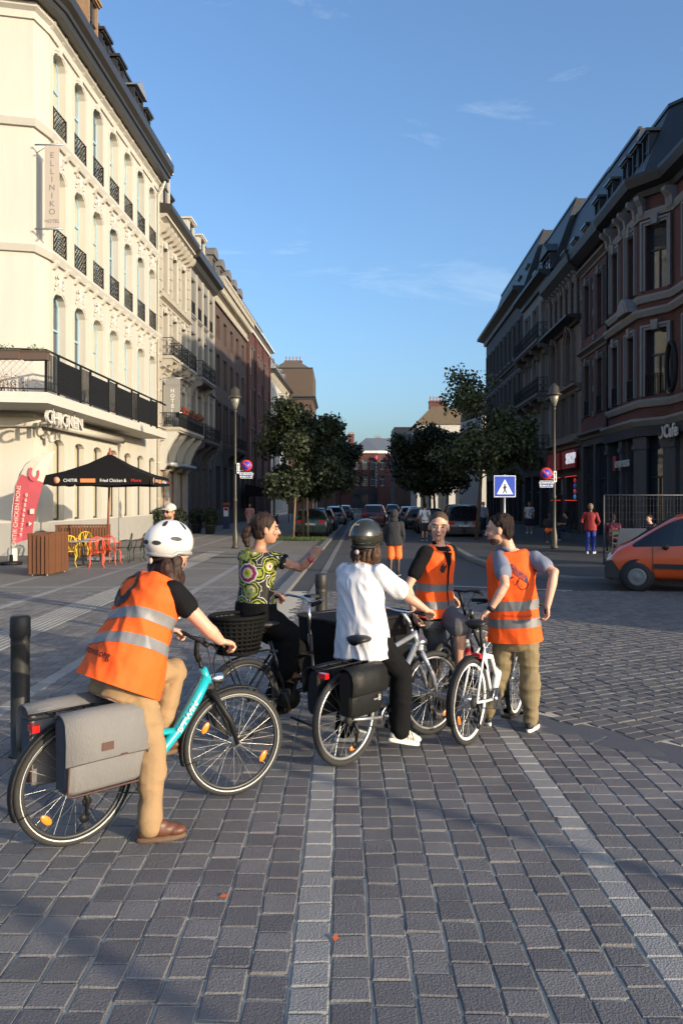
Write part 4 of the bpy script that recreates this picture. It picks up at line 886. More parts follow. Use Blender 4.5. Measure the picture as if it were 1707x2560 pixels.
def bike(label, pos, head, wb=1.06, Rw=.35, fm=None, sh=.93, bz=1.05, style='step', forkm=None, rimm=rim_s, stripe=False, steer=0.0, guard=None, rack=False, refl=((2.2,), (-.5,)), bar_w=.30, gm=None, tail=True, wide=.022, barm=None, crank_a=0.0, bx=None, light=True, sx_=.21):
    ang = math.atan2(head[1], head[0])
    b = empty('bicycle', (pos[0], pos[1], 0), ang, label, 'bicycle', 'bicycles of the group in the square')
    forkm = forkm or black; barm = barm or black
    hr, hf, bb = V((0, 0, Rw)), V((wb, 0, Rw)), V((.43, 0, .285))
    hb, ht = V((wb - .20, 0, Rw + .42)), V((wb - .245, 0, Rw + .545)); st = V((.25, 0, sh - .2)); sad = V((sx_, 0, sh))
    bx = bx if bx is not None else wb - .27
    wheel_parts(b, hr, Rw, 0, rimm, stripe, 0, (refl[0],), wide); fw = wheel_parts(b, hf, Rw, 0, rimm, stripe, steer, (refl[1],), wide)
    fr = MB(); nm = 'frame'
    if style == 'step':
        low = V((bb.x + .05, 0, bb.z + .06)); mid = hb.lerp(low, .55) + V((0, 0, -.02))
        fr.tube([ht + V((.0, 0, -.02)), hb], .026, 12); fr.tube([hb.lerp(ht, .35), hb.lerp(mid, .35) + V((-.01, 0, .015)), mid, low, bb], [.034, .036, .036, .034, .03], 12)
        fr.tube([mid + V((-.02, 0, .0)), st + V((.03, 0, -.12))], .022, 10)
    elif style == 'fold':
        fr.tube([ht, hb], .027, 12); fr.tube([hb.lerp(ht, .4), hb.lerp(bb, .5) + V((.0, 0, .03)), bb + V((.04, 0, .03))], [.036, .04, .034], 12)
        fr.tube([bb + V((.1, 0, .16)), V((.42, 0, .64)), st + V((0, 0, -.1))], [.02, .024, .024], 10)
    else:
        fr.tube([ht, hb], .024, 12); fr.tube([hb.lerp(ht, .2), bb], .024, 12); fr.tube([hb.lerp(ht, .8), st], .019, 12)
    fr.tube([bb, st], .018, 12)
    for s in (-1, 1):
        fr.tube([V((bb.x - .02, s * .03, bb.z)), V((.2, s * .06, (bb.z + Rw) / 2)), V((0, s * .065, Rw))], [.013, .012, .011], 8); fr.tube([V((st.x, s * .02, st.z - .03)), V((.12, s * .055, (st.z + Rw) / 2 + .05)), V((0, s * .065, Rw))], .010, 8)
    fr.tube([bb + V((0, -.05, 0)), bb + V((0, .05, 0))], .03, 12); fro = fr.build('frame', fm, b)
    po = MB(); po.tube([st + V((.015, 0, -.1)), sad + V((.0, 0, -.05))], .0145, 10, m=0); po.build('seat_post', chrome if style != 'fold' else black, b)
    sa = MB(); sc = []
    for x, w, z in ((-.13, .055, .0), (-.12, .085, .012), (-.07, .09, .015), (-.01, .07, .01), (.05, .035, .008), (.11, .022, .004), (.15, .012, -.005)):
        sc.append([(sad.x + x, w * math.cos(t), sad.z + z - .02 + (.024 if math.sin(t) > 0 else .035) * math.sin(t)) for t in [k * math.pi / 6 for k in range(12)]])
    n = 12; sa.add([p for r in sc for p in r], [(i * n + k, i * n + (k + 1) % n, (i + 1) * n + (k + 1) % n, (i + 1) * n + k) for i in range(len(sc) - 1) for k in range(n)] + [tuple(range(n)), tuple(range((len(sc) - 1) * n, len(sc) * n))], 0, True); sa.build('saddle', saddle_m, b)
    # everything that steers
    sr = MX.Translation(hf) @ MX.Rotation(steer, 4, 'Z') @ MX.Translation(-hf)
    fk = MB(T=sr)
    for s in (-1, 1):
        fk.tube([hf + V((0, s * .055, 0)), hf + V((-.05, s * .06, .16)), hb + V((.02, s * .06, -.05))], [.014, .021, .021], 10); fk.tube([hb + V((.02, s * .06, -.05)), hb + V((.0, s * .06, .0))], .017, 8)
    fk.bar(hb + V((.0, -.075, -.01)), hb + V((0, .075, -.01)), .05, .035); fk.tube([hb, ht + V((-.01, 0, .06))], .014, 8); fk.build('fork', forkm, b)
    hbz = V((bx, 0, bz)); stm = MB(T=sr); stm.tube([ht + V((0, 0, .02)), ht + V((-.02, 0, .07)), hbz], [.019, .019, .016], 10); stm.build('stem', barm, b)
    bar = MB(T=sr); bar.tube([hbz + V((-.05, -bar_w, .02)), hbz + V((-.02, -bar_w * .55, .02)), hbz + V((0, -.08, 0)), hbz + V((0, .08, 0)), hbz + V((-.02, bar_w * .55, .02)), hbz + V((-.05, bar_w, .02))], .012, 8); hbo = bar.build('handlebar', barm, b)
    for s in (-1, 1):
        g_ = MB(T=sr); g_.tube([hbz + V((-.055, s * (bar_w + .012), .02)), hbz + V((-.035, s * (bar_w - .11), .021))], .017, 10); g_.build('grip', black, hbo)
        g_ = MB(T=sr); g_.tube([hbz + V((-.03, s * (bar_w - .12), .01)), hbz + V((.03, s * (bar_w - .1), -.005)), hbz + V((.02, s * (bar_w - .01), -.02))], .006, 6); g_.build('brake_lever', barm, hbo)
    cb = MB(T=sr)
    for s in (-1, 1): cb.tube([hbz + V((.02, s * (bar_w - .12), .0)), hbz + V((.10, s * .12, -.02)), hbz + V((.1, s * .03, -.14)), hb + V((.06, s * .02, .0)), hb + V((.05, s * .04, -.12))], .0035, 5)
    cb.build('brake_cable', black, b)
    # drivetrain
    cr = MB(); cr.lathe([(.085, -.055), (.092, -.055), (.092, -.051), (.06, -.051), (.06, -.055)], bb, 28, axis='y'); cr.lathe([(.03, -.058), (.03, -.05)], bb, 12, axis='y')
    for k in range(5): t = k * 1.2566; cr.bar(bb + V((0, -.053, 0)), bb + V((.085 * math.cos(t), -.053, .085 * math.sin(t))), .006, .014)
    cro = cr.build('crankset', chrome, b)
    for s, a in ((-1, crank_a), (1, crank_a + math.pi)):
        e = bb + V((.17 * math.cos(a), s * .075, .17 * math.sin(a))); ca = MB(); ca.bar(bb + V((0, s * .06, 0)), e, .014, .028); ca.build('crank_arm', chrome if fm.name != 'black bike paint' else black, cro)
        pe = MB(); pe.box(e.x - .045, e.y + (0 if s > 0 else -.09), e.z - .012, e.x + .045, e.y + (.09 if s > 0 else 0), e.z + .012); pe.build('pedal', black, cro)
    ch = MB()
    for sg in (1, -1): ch.tube([bb + V((0, -.053, .09 * sg)), V((0, -.055, Rw + .035 * sg))], .004, 5)
    ch.build('chain', rubber, b)
    cs = MB(); cs.lathe([(.02, -.06), (.05, -.055), (.045, -.045), (.055, -.042), (.05, -.035), (.02, -.03)], hr, 18, axis='y'); cs.build('cassette', rubber, b)
    de = MB(); de.tube([hr + V((.01, -.075, -.02)), hr + V((.04, -.075, -.09)), hr + V((.03, -.07, -.18))], [.018, .014, .008], 8); de.lathe([(.028, -.004), (.028, .004)], hr + V((.035, -.07, -.1)), 12, axis='y'); de.lathe([(.028, -.004), (.028, .004)], hr + V((.02, -.07, -.19)), 12, axis='y'); de.build('derailleur', black, b)
    if guard:
        def arc(c, a0, a1, T=None):
            m = MB(T=T); n = 18; ww = .032
            pts = [[(c.x + r * math.cos(a), y, c.z + r * math.sin(a)) for y, r in ((-ww, Rw + .012), (-ww * .6, Rw + .024), (ww * .6, Rw + .024), (ww, Rw + .012), (ww * .5, Rw + .019), (-ww * .5, Rw + .019))] for a in [a0 + (a1 - a0) * k / n for k in range(n + 1)]]
            k6 = 6; m.add([p for r in pts for p in r], [(i * k6 + k, i * k6 + (k + 1) % k6, (i + 1) * k6 + (k + 1) % k6, (i + 1) * k6 + k) for i in range(n) for k in range(k6)] + [tuple(range(6)), tuple(range(n * 6, n * 6 + 6))], 0, True)
            for s in (-1, 1): m.tube([(c.x, s * .06, c.z), (c.x + (Rw + .015) * math.cos(a1 if a1 > 2 else a0), s * .028, c.z + (Rw + .015) * math.sin(a1 if a1 > 2 else a0))], .002, 4)
            return m
        arc(hr, R(35), R(200)).build('mudguard', guard, b); arc(hf, R(60), R(195), sr).build('mudguard', guard, b)
    if rack:
        rk = MB(); z = Rw * 2 + .06
        for s in (-1, 1): rk.tube([(.14, s * .05, z), (-.28, s * .05, z)], .006, 6); rk.tube([(0, s * .07, Rw), (-.1, s * .06, z)], .006, 6); rk.tube([(0, s * .07, Rw), (.08, s * .06, z)], .006, 6)
        for x in (-.28, -.15, 0, .12): rk.tube([(x, -.05, z), (x, .05, z)], .006, 6)
        rk.build('rack', black, b)
    if tail:
        rl_ = MB(); p = V((-.24, 0, Rw * 2 + .0)) if rack else V((.14, 0, sh - .28)); rl_.box(p.x - .02, -.035, p.z - .018, p.x + .02, .035, p.z + .02); rl_.build('rear_light', redlens, b)
    if light:
        fl_ = MB(T=sr); p = hb + V((.08, 0, .02)); fl_.lathe([(.012, -.06), (.03, -.03), (.036, .03), (.03, .035)], p, 12, axis='x'); fl_.build('front_light', chrome, b)
    return b
def LW(b, x, y, z): return MX.Translation(b.location) @ MX.Rotation(b.rotation_euler[2], 4, 'Z') @ V((x, y, z))
teal = mat('teal frame paint', (.01, .36, .42), .3, coat=.6); bblack = mat('black bike paint', (.012, .012, .014), .3, coat=.4)
silver = mat('silver frame paint', (.38, .40, .43), .35, metal=.6, coat=.3); wpaint = mat('white frame paint', (.78, .78, .76), .3, coat=.5)
bikeA = bike('teal step through bicycle with grey panniers nearest the camera', (-1.52, 4.49), (.731, .682), 1.10, .355, teal, .88, 1.06, 'step', rimm=rim_b, stripe=True, steer=R(-12), guard=black, rack=True, refl=((3.9,), (2.6, -.55)), crank_a=R(155), bx=.84, sx_=.27)
bikeB = bike('silver trekking bicycle under the rider in the white shirt', (.036, 5.83), (.685, .728), 1.06, .35, silver, .93, 1.06, 'diamond', forkm=silver, rimm=rim_s, steer=R(-8), guard=None, rack=True, refl=((-1.3,), (.2, -.9)), barm=chrome, crank_a=R(-75), bx=.72, wide=.024)
bikeC = bike('black bicycle of the young man in the orange vest', (.90, 7.05), (.47, .883), 1.05, .345, bblack, .92, 1.07, 'diamond', rimm=rim_s, steer=R(-20), refl=((1.0,), (1,)), tail=False, rack=False, crank_a=R(30), light=False, bx=.74)
bikeD = bike('white bicycle with black mudguards beside the man with rolled sleeves', (1.03, 6.33), (.566, .824), .98, .345, wpaint, .97, 1.06, 'fold', rimm=rim_w, guard=black, refl=((3.6,), (-.8,)), crank_a=R(-65), steer=R(8), bx=.70)
put_text("B'TWIN", .034, ltr, bikeA, (.72, -.04, .60), (.62, 0, .78), (-.78, 0, .62), ext=.0012, bold=.001, sx=1.25)
# long cargo bicycle with a black box in front
e = cargo = empty('cargo_bicycle', (-.80, 6.47, 0), math.atan2(.6, .8), 'black cargo bicycle with a deep front box and a rear wicker basket', 'bicycle', 'bicycles of the group in the square')
wheel_parts(e, (0, 0, .33), .33, 0, rim_b, False, 0, ((),)); wheel_parts(e, (1.95, 0, .25), .25, 0, rim_b, False, 0, ((),), spokes=20)
m = MB(); m.tube([(.42, 0, .28), (.25, 0, .78)], .019, 10); m.tube([(.42, 0, .28), (.7, 0, .36), (.66, 0, .8)], .024, 10); m.tube([(.7, 0, .36), (.85, 0, .26), (1.55, 0, .26), (1.78, 0, .6)], .024, 10); m.tube([(.25, 0, .7), (.68, 0, .62)], .02, 10)
for s in (-1, 1): m.tube([(.42, s * .03, .28), (0, s * .065, .33)], .012, 8); m.tube([(.27, s * .03, .66), (0, s * .065, .33)], .011, 8); m.tube([(1.78, s * .05, .58), (1.95, s * .05, .25)], .013, 8); m.tube([(0, s * .06, .33), (-.18, s * .06, .72), (.2, s * .06, .72)], .007, 6)
m.build('frame', bblack, e)
m = MB(); m.tube([(.66, 0, .8), (.64, 0, 1.08)], .014, 8); m.tube([(.5, -.31, 1.1), (.6, -.26, 1.12), (.68, -.12, 1.1), (.66, 0, 1.08), (.68, .12, 1.1), (.6, .26, 1.12), (.5, .31, 1.1)], .012, 8); ho = m.build('handlebar', chrome, e)
for s in (-1, 1): m = MB(); m.tube([(.46, s * .315, 1.1), (.56, s * .29, 1.115)], .018, 8); m.build('grip', black, ho)
m = MB(); m.box(.63, -.05, 1.12, .72, .05, 1.14); m.build('display', black, ho)
m = MB(); pts = [(.78, .30), (1.60, .30), (1.68, .92), (.74, .92)]
m.prism(pts, -.31, .31); bxm = mat('black box canvas', (.008, .008, .009), .75, spec=.15, var=.2, vs=20); bo = m.build('cargo_box', bxm, e)
m = MB()
for s in (-1, 1): m.tube([(.74, s * .31, .92), (1.68, s * .31, .92)], .018, 8)
for x in (.74, 1.68): m.tube([(x, -.31, .92), (x, .31, .92)], .018, 8)
m.build('box_rim', black, bo)
m = MB(); [m.ell((.92 + .1 * k, -.314, .84), .007, seg=8, rings=5) for k in range(2)]; m.build('box_studs', chrome, bo)
# wicker basket on the rear rack
m = MB(); x0, x1 = -.36, .1
for k in range(9):
    z = .74 + k * .035; a, b2 = .175 + .008 * k, .15 + .006 * k
    m.tube([(-.06 + a * math.cos(t), b2 * math.sin(t), z) for t in [i * math.pi / 12 for i in range(24)]], .011 if k < 8 else .018, 5, closed=True)
for i in range(30):
    t = i * 2 * math.pi / 30; m.tube([(-.06 + .175 * math.cos(t), .15 * math.sin(t), .72), (-.06 + .24 * math.cos(t), .2 * math.sin(t), 1.03)], .007, 4)
m.lathe([(.165, .72), (.17, .73), (.16, .735)], (-.06, 0, 0), 20); m.lathe([(.165, .74), (.222, 1.0), (.218, 1.0), (.16, .745)], (-.06, 0, 0), 20, sy=.83); m.build('basket', mat('black wicker', (.006, .006, .006), .8, spec=.15), e)
m = MB(); n = 14; pts = [[(.353 * math.cos(a), y, .33 + .353 * math.sin(a)) for y in (-.03, .03)] for a in [R(20) + R(180) * k / n for k in range(n + 1)]]
m.add([p for r in pts for p in r], [(2 * k, 2 * k + 1, 2 * k + 3, 2 * k + 2) for k in range(n)], 0, True); m.build('mudguard', black, e)
m = MB(); m.lathe([(.09, -.07), (.09, .07)], (.42, 0, .28), 20, axis='y'); cro = m.build('motor', black, e)
for s, z in ((-1, .45), (1, .12)): m = MB(); m.bar((.42, s * .08, .28), (.42 + .03, s * .1, z), .014, .026); m.box(.4, s * .1 if s > 0 else -.2, z - .012, .5, .2 if s > 0 else -.1, z + .012); m.build('crank_arm', black, cro)
m = MB(); m.ell((.22, 0, .93), (.14, .09, .035)); m.build('saddle', saddle_m, e)
m = MB(); m.tube([(.46, 0, .1), (.62, .16, .02)], .01, 6); m.tube([(.46, 0, .1), (.62, -.16, .02)], .01, 6); m.build('stand', black, e)
# panniers (each bag hangs on a rack and can be lifted off)
pgrey = mat('grey canvas', (.17, .163, .16), .9, var=.10, vs=40, bump=.25, bs=160, stretch=(1, 1, .25)); pdark = mat('dark blue grey canvas side', (.06, .065, .08), .85, var=.15, vs=20); piping = mat('brown leather piping', (.07, .028, .02), .6)
blkbag = mat('black coated bag cloth', (.011, .011, .011), .55, bump=.3, bs=14, spec=.25)
def pannier(bk, side, label, col_main, col_side, x0, x1, z0, z1, d, rolled=False, logo=None, yy=.075):
    e = empty('pannier_bag', bk.location, bk.rotation_euler[2], label, 'bag', 'panniers on the bicycles')
    s = side; y0, y1 = s * yy, s * (yy + d)
    m = MB(); n = 9; rr = .04
    # rounded sack: cross-section loft along x
    def sec(x, g):
        zb, zt, yb, yt = z0 + (1 - g) * .03, z1 - (1 - g) * .02, yy + (1 - g) * .012, yy + d - (1 - g) * .025
        q = [(yb, zb + .02), (yb + .02, zb), (yt - .03, zb), (yt, zb + .03), (yt + .012 * g, (zb + zt) / 2), (yt - .01, zt - .04), (yt - .04, zt), (yb + .01, zt), (yb, zt - .02)]
        return [(x, s * y, z) for y, z in q]
    xs_ = [x0, x0 + .012, x0 + .05, x0 + (x1 - x0) * .35, x0 + (x1 - x0) * .65, x1 - .05, x1 - .012, x1]; gs = [0, .6, .95, 1, 1, .95, .6, 0]
    rings = [sec(x, g_) for x, g_ in zip(xs_, gs)]
    for i in range(len(rings) - 1): m.add(rings[i] + rings[i + 1], [(k, (k + 1) % n, n + (k + 1) % n, n + k) for k in range(n)], 1 if i < 1 or i > 5 else 0, True)
    m.add(rings[0], [tuple(range(n))], 1); m.add(rings[-1], [tuple(range(n))], 1)
    m.build('sack', [col_main, col_side], e)
    f = MB(); zt = z1 + .012; th = .008; zf = z0 + (z1 - z0) * (.42 if not rolled else .5); N = 10; yo = yy + d + .016
    top = [(yy - .005, zt - .03), (yy + .03, zt), (yy + d * .55, zt + .012), (yo - .03, zt - .002), (yo, zt - .035), (yo + .012, (zt + zf) / 2), (yo + .006, zf)]
    W_ = [(x0 - .012, 0), ((x0 * 2 + x1) / 3, .006), ((x0 + 2 * x1) / 3, .006), (x1 + .012, 0)]
    vs = [(x, s * (y + dz), z + dz) for x, dz in W_ for y, z in top]; k = len(top); nv = len(vs)
    fs = [(i * k + j, (i + 1) * k + j, (i + 1) * k + j + 1, i * k + j + 1) for i in range(3) for j in range(k - 1)]
    vs2 = [(x, y - s * th * .7, z - th) for x, y, z in vs]; f.add(vs + vs2, fs + [tuple(nv + q for q in reversed(ff)) for ff in fs] + [(j, j + 1, nv + j + 1, nv + j) for j in range(k - 1)] + [(3 * k + j + 1, 3 * k + j, nv + 3 * k + j, nv + 3 * k + j + 1) for j in range(k - 1)] + [(i * k + k - 1, (i + 1) * k + k - 1, nv + (i + 1) * k + k - 1, nv + i * k + k - 1) for i in range(3)], 0, True)
    fo = f.build('flap', col_main, e)
    if not rolled:
        p = MB(); yq = s * (yo + .0); p.tube([(x0 + .012, s * (yo - .0), zf - .0), (x0 + .008, s * (yy + d), z0 + .02), (x0 + .04, s * (yy + d), z0 + .004), (x1 - .04, s * (yy + d), z0 + .004), (x1 - .008, s * (yy + d), z0 + .03), (x1 - .008, s * (yo), zf)], .006, 6); p.tube([(x0 + .006, s * (yy + .01), z0 + .03), (x0 + .003, s * (yy + .01), z1 - .02)], .006, 6); p.build('piping', piping, e)
        l = MB(); xc = (x0 + x1) / 2 - .02; l.box(xc - .035, min(s * (yo + .016), s * (yo + .020)), zf + .05, xc + .035, max(s * (yo + .016), s * (yo + .020)), zf + .095); l.build('leather_label', piping, e)
        l = MB(); l.box(xc + .08, min(s * (yo + .012), s * (yo + .018)), zf + .004, xc + .12, max(s * (yo + .012), s * (yo + .018)), zf + .012); l.build('tab', piping, e)
    if logo: (put_text('newl', .016, ltr, e, ((x0 + x1) / 2 + .05, s * (yo + .013), z0 + .12), (1, 0, 0), (0, 0, 1), ext=.001), [MB().tube([((x0 + x1) / 2 + .09 + .012 * math.cos(t), s * (yo + .013), z0 + .115 + dz_ + .012 * math.sin(t)) for t in [k_ * 1.5708 + .785 for k_ in range(4)]], .004, 4, closed=True).build('logo_square', ltr, e) for dz_ in (0, .022)])
    return e
pannier(bikeA, -1, 'large grey canvas pannier with brown piping on the near side of the teal bicycle', pgrey, pdark, -.15, .34, .35, .78, .14)
pannier(bikeA, 1, 'grey canvas pannier on the far side of the teal bicycle beside the bollard', pgrey, pdark, -.23, .28, .35, .79, .15)
pannier(bikeB, -1, 'black coated pannier with white logo hanging on the silver bicycle', blkbag, blkbag, -.16, .20, .40, .74, .13, rolled=True, logo='NEW LOOXS', yy=.07)
pannier(bikeB, 1, 'black pannier on the far left side of the silver bicycle', blkbag, blkbag, -.22, .16, .38, .72, .13, rolled=True)
# ---------------------------------------------------------------- people
def skin_mat(n, c): return mat(n, c, .5, var=.06, vs=20, bump=.05, bs=90)
skinA = skin_mat('fair skin', (.58, .32, .22)); skinB = skin_mat('tan skin', (.44, .22, .135)); skinC = skin_mat('dark skin', (.07, .04, .028))
def fuse(mb, name, mats, vox=.007, it=4, disp=None):
    me = mb.mesh('tmp', mats); ob = bpy.data.objects.new('tmp', me)
    r = ob.modifiers.new('r', 'REMESH'); r.mode = 'VOXEL'; r.voxel_size = vox; r.use_smooth_shade = True
    s = ob.modifiers.new('s', 'SMOOTH'); s.factor = .5; s.iterations = it
    out = eval_mesh(ob); out.name = name
    bpy.data.objects.remove(ob); bpy.data.meshes.remove(me)
    out.materials.clear()
    for mt in (mats if isinstance(mats, (list, tuple)) else [mats]): out.materials.append(mt)
    if disp:
        n = len(out.vertices); co_ = np.empty(n * 3); no = np.empty(n * 3); out.vertices.foreach_get('co', co_); out.vertices.foreach_get('normal', no)
        co_ = co_.reshape(-1, 3); no = no.reshape(-1, 3); d = np.array([disp(p) for p in co_]); co_ += no * d[:, None]; out.vertices.foreach_set('co', co_.ravel()); out.update()
    return out
def folds(amp=.006, fz=7., fx=14., seed=0.0, tilt=.5):       # diagonal cloth creases
    def fn(p):
        a = NZ.noise(V((p[0] * fx + p[2] * tilt * fx + seed, p[1] * fx + seed, p[2] * fz))); b = NZ.noise(V((p[0] * 6 - seed, p[1] * 6, p[2] * 5 + seed)))
        return amp * ((1 - abs(a) * 2.2) * .7 + b * 1.2)
    return fn
def loft(mb, rings, m=0):
    n = len(rings[0]); k = len(rings)
    return mb.add([p for r in rings for p in r], [(i * n + j, i * n + (j + 1) % n, (i + 1) * n + (j + 1) % n, (i + 1) * n + j) for i in range(k - 1) for j in range(n)] + [tuple(reversed(range(n))), tuple(range((k - 1) * n, k * n))], m, True)
PROF = [(-.30, .150, .10), (-.18, .168, .112), (0, .172, .118), (.15, .160, .110), (.35, .142, .10), (.55, .152, .108), (.72, .166, .114), (.86, .158, .10), (.96, .105, .075), (1.0, .07, .06)]
HS = 1.09
class Fig:
    """pose of one person: joints in metres, world frame"""
    def __init__(s, base, pelvis, neck, head, face, sr, sl, er, el, wr, wl, hr, hl, kr, kl, ar, al, tr, tl, fat=1.0, headup=(0, 0, 1)):
        s.b = V(base); s.T = MX.Translation(-s.b)
        for k, v in dict(pelvis=pelvis, neck=neck, head=head, sr=sr, sl=sl, er=er, el=el, wr=wr, wl=wl, hr=hr, hl=hl, kr=kr, kl=kl, ar=ar, al=al).items(): setattr(s, k, V(v))
        s.tr, s.tl = V(tr).normalized(), V(tl).normalized(); s.fat = fat
        f = V(face).normalized(); u = V(headup); s.hu = (u - f * u.dot(f)).normalized(); s.hf = f; s.hrt = f.cross(s.hu); s.hrot = MX((s.hf, -s.hrt, s.hu)).transposed() * HS
        s.sax = (s.sr - s.sl).normalized(); s.hax = (s.hr - s.hl).normalized()
    def ring(s, t, w, d, grow=0, n=24, pw=2.4, fo=0.0):
        up = (s.neck - s.pelvis); c = s.pelvis + up * t; up.normalize(); k = min(1, max(0, t)); r = s.hax.lerp(s.sax, k); r = (r - up * r.dot(up)).normalized(); f = up.cross(r)
        w = w * s.fat + grow; d = d * s.fat + grow; out = []
        bulge = f * (-.012 * math.sin(math.pi * k))
        for i in range(n):
            a = 2 * math.pi * i / n; ca, sa = math.cos(a), math.sin(a); g = (abs(ca) ** pw + abs(sa) ** pw) ** (-1 / pw)
            out.append(c + bulge + r * (ca * g * w) + f * (sa * g * d + fo))
        return out
    def torso(s, mb, grow=0.0, t0=-.3, t1=1.0, flare=0.0, boxy=0.0, dflare=0.0):
        rs = []
        ts = [t0] + [p[0] for p in PROF if t0 < p[0] < t1] + [t1]
        for t in ts:
            for a, b in zip(PROF, PROF[1:]):
                if a[0] - 1e-6 <= t <= b[0] + 1e-6: k = (t - a[0]) / (b[0] - a[0]); w = a[1] + (b[1] - a[1]) * k; d = a[2] + (b[2] - a[2]) * k; break
            else: w, d = (PROF[0][1:] if t < -.3 else PROF[-1][1:])
            if boxy and t < .86: w = w + (.166 - w) * boxy; d = d + (.114 - d) * boxy
            fl_ = max(0, .5 - t) * flare; rs.append(s.ring(t, w + fl_, d + fl_ * .8 + max(0, .5 - t) * dflare, grow))
        loft(mb, rs)
    def limb(s, mb, pts, rr, seg=14):
        pp, r2 = [V(p) for p in pts], list(rr); mb.tube(pp, r2, seg)
        for p, r in zip(pp, r2): mb.ell(p, r * .99, seg=12, rings=8)
    def arm(s, mb, side, grow=0.0, to=1.0, k=1.0):
        a, e, w = (s.sr, s.er, s.wr) if side == 'r' else (s.sl, s.el, s.wl)
        f = s.fat ** .7 * k; m1, m2 = a.lerp(e, .45), e.lerp(w, .35)
        pts = [a, m1, e, m2, w]; rr = [.054 * f, .046 * f, .038 * f, .040 * f, .025 * f]
        if to < 1:      # sleeve part of the upper arm
            q = a.lerp(e, to); s.limb(mb, [a, a.lerp(e, to * .6), q], [.052 * f + grow, .049 * f + grow * 1.1, .046 * f + grow * 1.3]); return
        s.limb(mb, pts, [r + grow for r in rr])
    def leg(s, mb, side, grow=0.0, to=2.0, k=1.0, flare=0.0):
        h, kn, an = (s.hr, s.kr, s.ar) if side == 'r' else (s.hl, s.kl, s.al); f = s.fat ** .8 * k
        an = an - V((0, 0, .022 if grow else 0)); pts = [h, h.lerp(kn, .5), kn, kn.lerp(an, .3), kn.lerp(an, .7), an]; rr = [.088 * f, .074 * f, .055 * f, .056 * f, .043 * f, .034 * f]
        if to <= 1: q = h.lerp(kn, to); s.limb(mb, [h, h.lerp(kn, to * .5), q], [.09 * f + grow, .08 * f + grow, .070 * f + grow * 1.4]); return
        s.limb(mb, pts, [r + grow * (1 + flare * i * .35) for i, r in enumerate(rr)])
    def hand(s, mb, side, d, n, curl=.7, thumb=1):
        w = s.wr if side == 'r' else s.wl; d = V(d).normalized(); n = V(n); n = (n - d * n.dot(d)).normalized(); x = d.cross(n); x = x * (1 if side == 'r' else -1)   # x points to the thumb side
        if thumb < 0: x = -x
        rot = MX((d, x, n)).transposed()
        mb.ell(w + d * .05, (.052, .042, .019), rot); mb.ell(w + d * .01, (.032, .029, .022), rot)
        for i, (o, L) in enumerate(((.031, .072), (.011, .080), (-.010, .074), (-.029, .058))):
            p = w + d * (.088 - abs(o) * .2) + x * o; a = 0; pts = [w + d * .05 + x * o * .8, p]
            for q, fr in enumerate((.45, .32, .26)):
                a += curl * (1.0 if q == 0 else 1.25) * (1 + .05 * i); p = p + (d * math.cos(a) + n * math.sin(a)) * (L * fr); pts.append(p)
            s.limb(mb, pts, [.0105, .0102, .0095, .0088, .008], 8)
        p = w + d * .03 + x * .034; s.limb(mb, [w + d * .015 + x * .022, p, p + (d * .6 + x * .5 + n * .35).normalized() * .035, p + (d * .6 + x * .5 + n * .35).normalized() * .035 + (d * .75 + n * .6 * curl + x * .1).normalized() * .03], [.015, .013, .0105, .0095], 8)
    def hp(s, f, r, u): return s.head + (s.hf * f + s.hrt * r + s.hu * u) * HS
    def headshape(s, mb):
        rot = s.hrot
        mb.ell(s.hp(-.012, 0, .032), (.097, .077, .092), rot, 20, 14); mb.ell(s.hp(.022, 0, -.025), (.072, .062, .088), rot, 18, 12); mb.ell(s.hp(.050, 0, -.088), (.034, .036, .026), rot)
        mb.ell(s.hp(.035, 0, -.06), (.052, .052, .045), rot)
        for r in (-1, 1):
            mb.ell(s.hp(.0, r * .079, -.008), (.020, .010, .032), rot); mb.ell(s.hp(.068, r * .036, -.022), (.024, .024, .022), rot)
        s.limb(mb, [s.hp(.086, 0, .02), s.hp(.100, 0, -.008), s.hp(.108, 0, -.026)], [.010, .013, .0155], 8)
        mb.ell(s.hp(.082, 0, .032), (.018, .052, .013), rot); mb.ell(s.hp(.086, 0, -.056), (.014, .026, .012), rot)
        s.limb(mb, [s.hp(-.03, 0, -.05), s.neck.lerp(s.hp(-.03, 0, -.05), .4), s.neck + (s.pelvis - s.neck).normalized() * .03], [.054 * s.fat ** .4, .054 * s.fat ** .4, .066])
    def body(s, e, m, hands, vox=.0065, feet=True):
        mb = MB(T=s.T); s.headshape(mb); s.torso(mb)
        for c in ('r', 'l'):
            s.arm(mb, c); s.leg(mb, c); d, n, cu = hands[c][:3]; s.hand(mb, c, d, n, cu, hands[c][3] if len(hands[c]) > 3 else 1)
            a, t = (s.ar, s.tr) if c == 'r' else (s.al, s.tl); s.limb(mb, [a, a + t * .06 - V((0, 0, .055)), a + t * .13 - V((0, 0, .07))], [.030, .022, .014])
        col(bpy.data.objects.new('body', fuse(mb, 'body', m, vox, 3)), e)
    def eyes(s, e, iris=(.03, .02, .015), smile=True, brow=(.03, .02, .015), lipc=(.28, .07, .06), teeth=False):
        rot = s.hrot; ew = mat('eye white', (.33, .27, .23), .4); ei = mat('iris', iris, .2)
        for r in (-1, 1):
            mb = MB(T=s.T); mb.ell(s.hp(.0835, r * .033, .008), (.010, .0135, .0065), rot, 10, 7); mb.ell(s.hp(.0915, r * .033, .008), (.0045, .0065, .0068), rot, 8, 6, m=1); mb.build('eye', [ew, ei], e)
            mb = MB(T=s.T); mb.tube([s.hp(.092, r * .016, .026), s.hp(.094, r * .034, .032), s.hp(.083, r * .054, .026)], .0042, 5); mb.build('eyebrow', mat('brow', brow, .8), e)
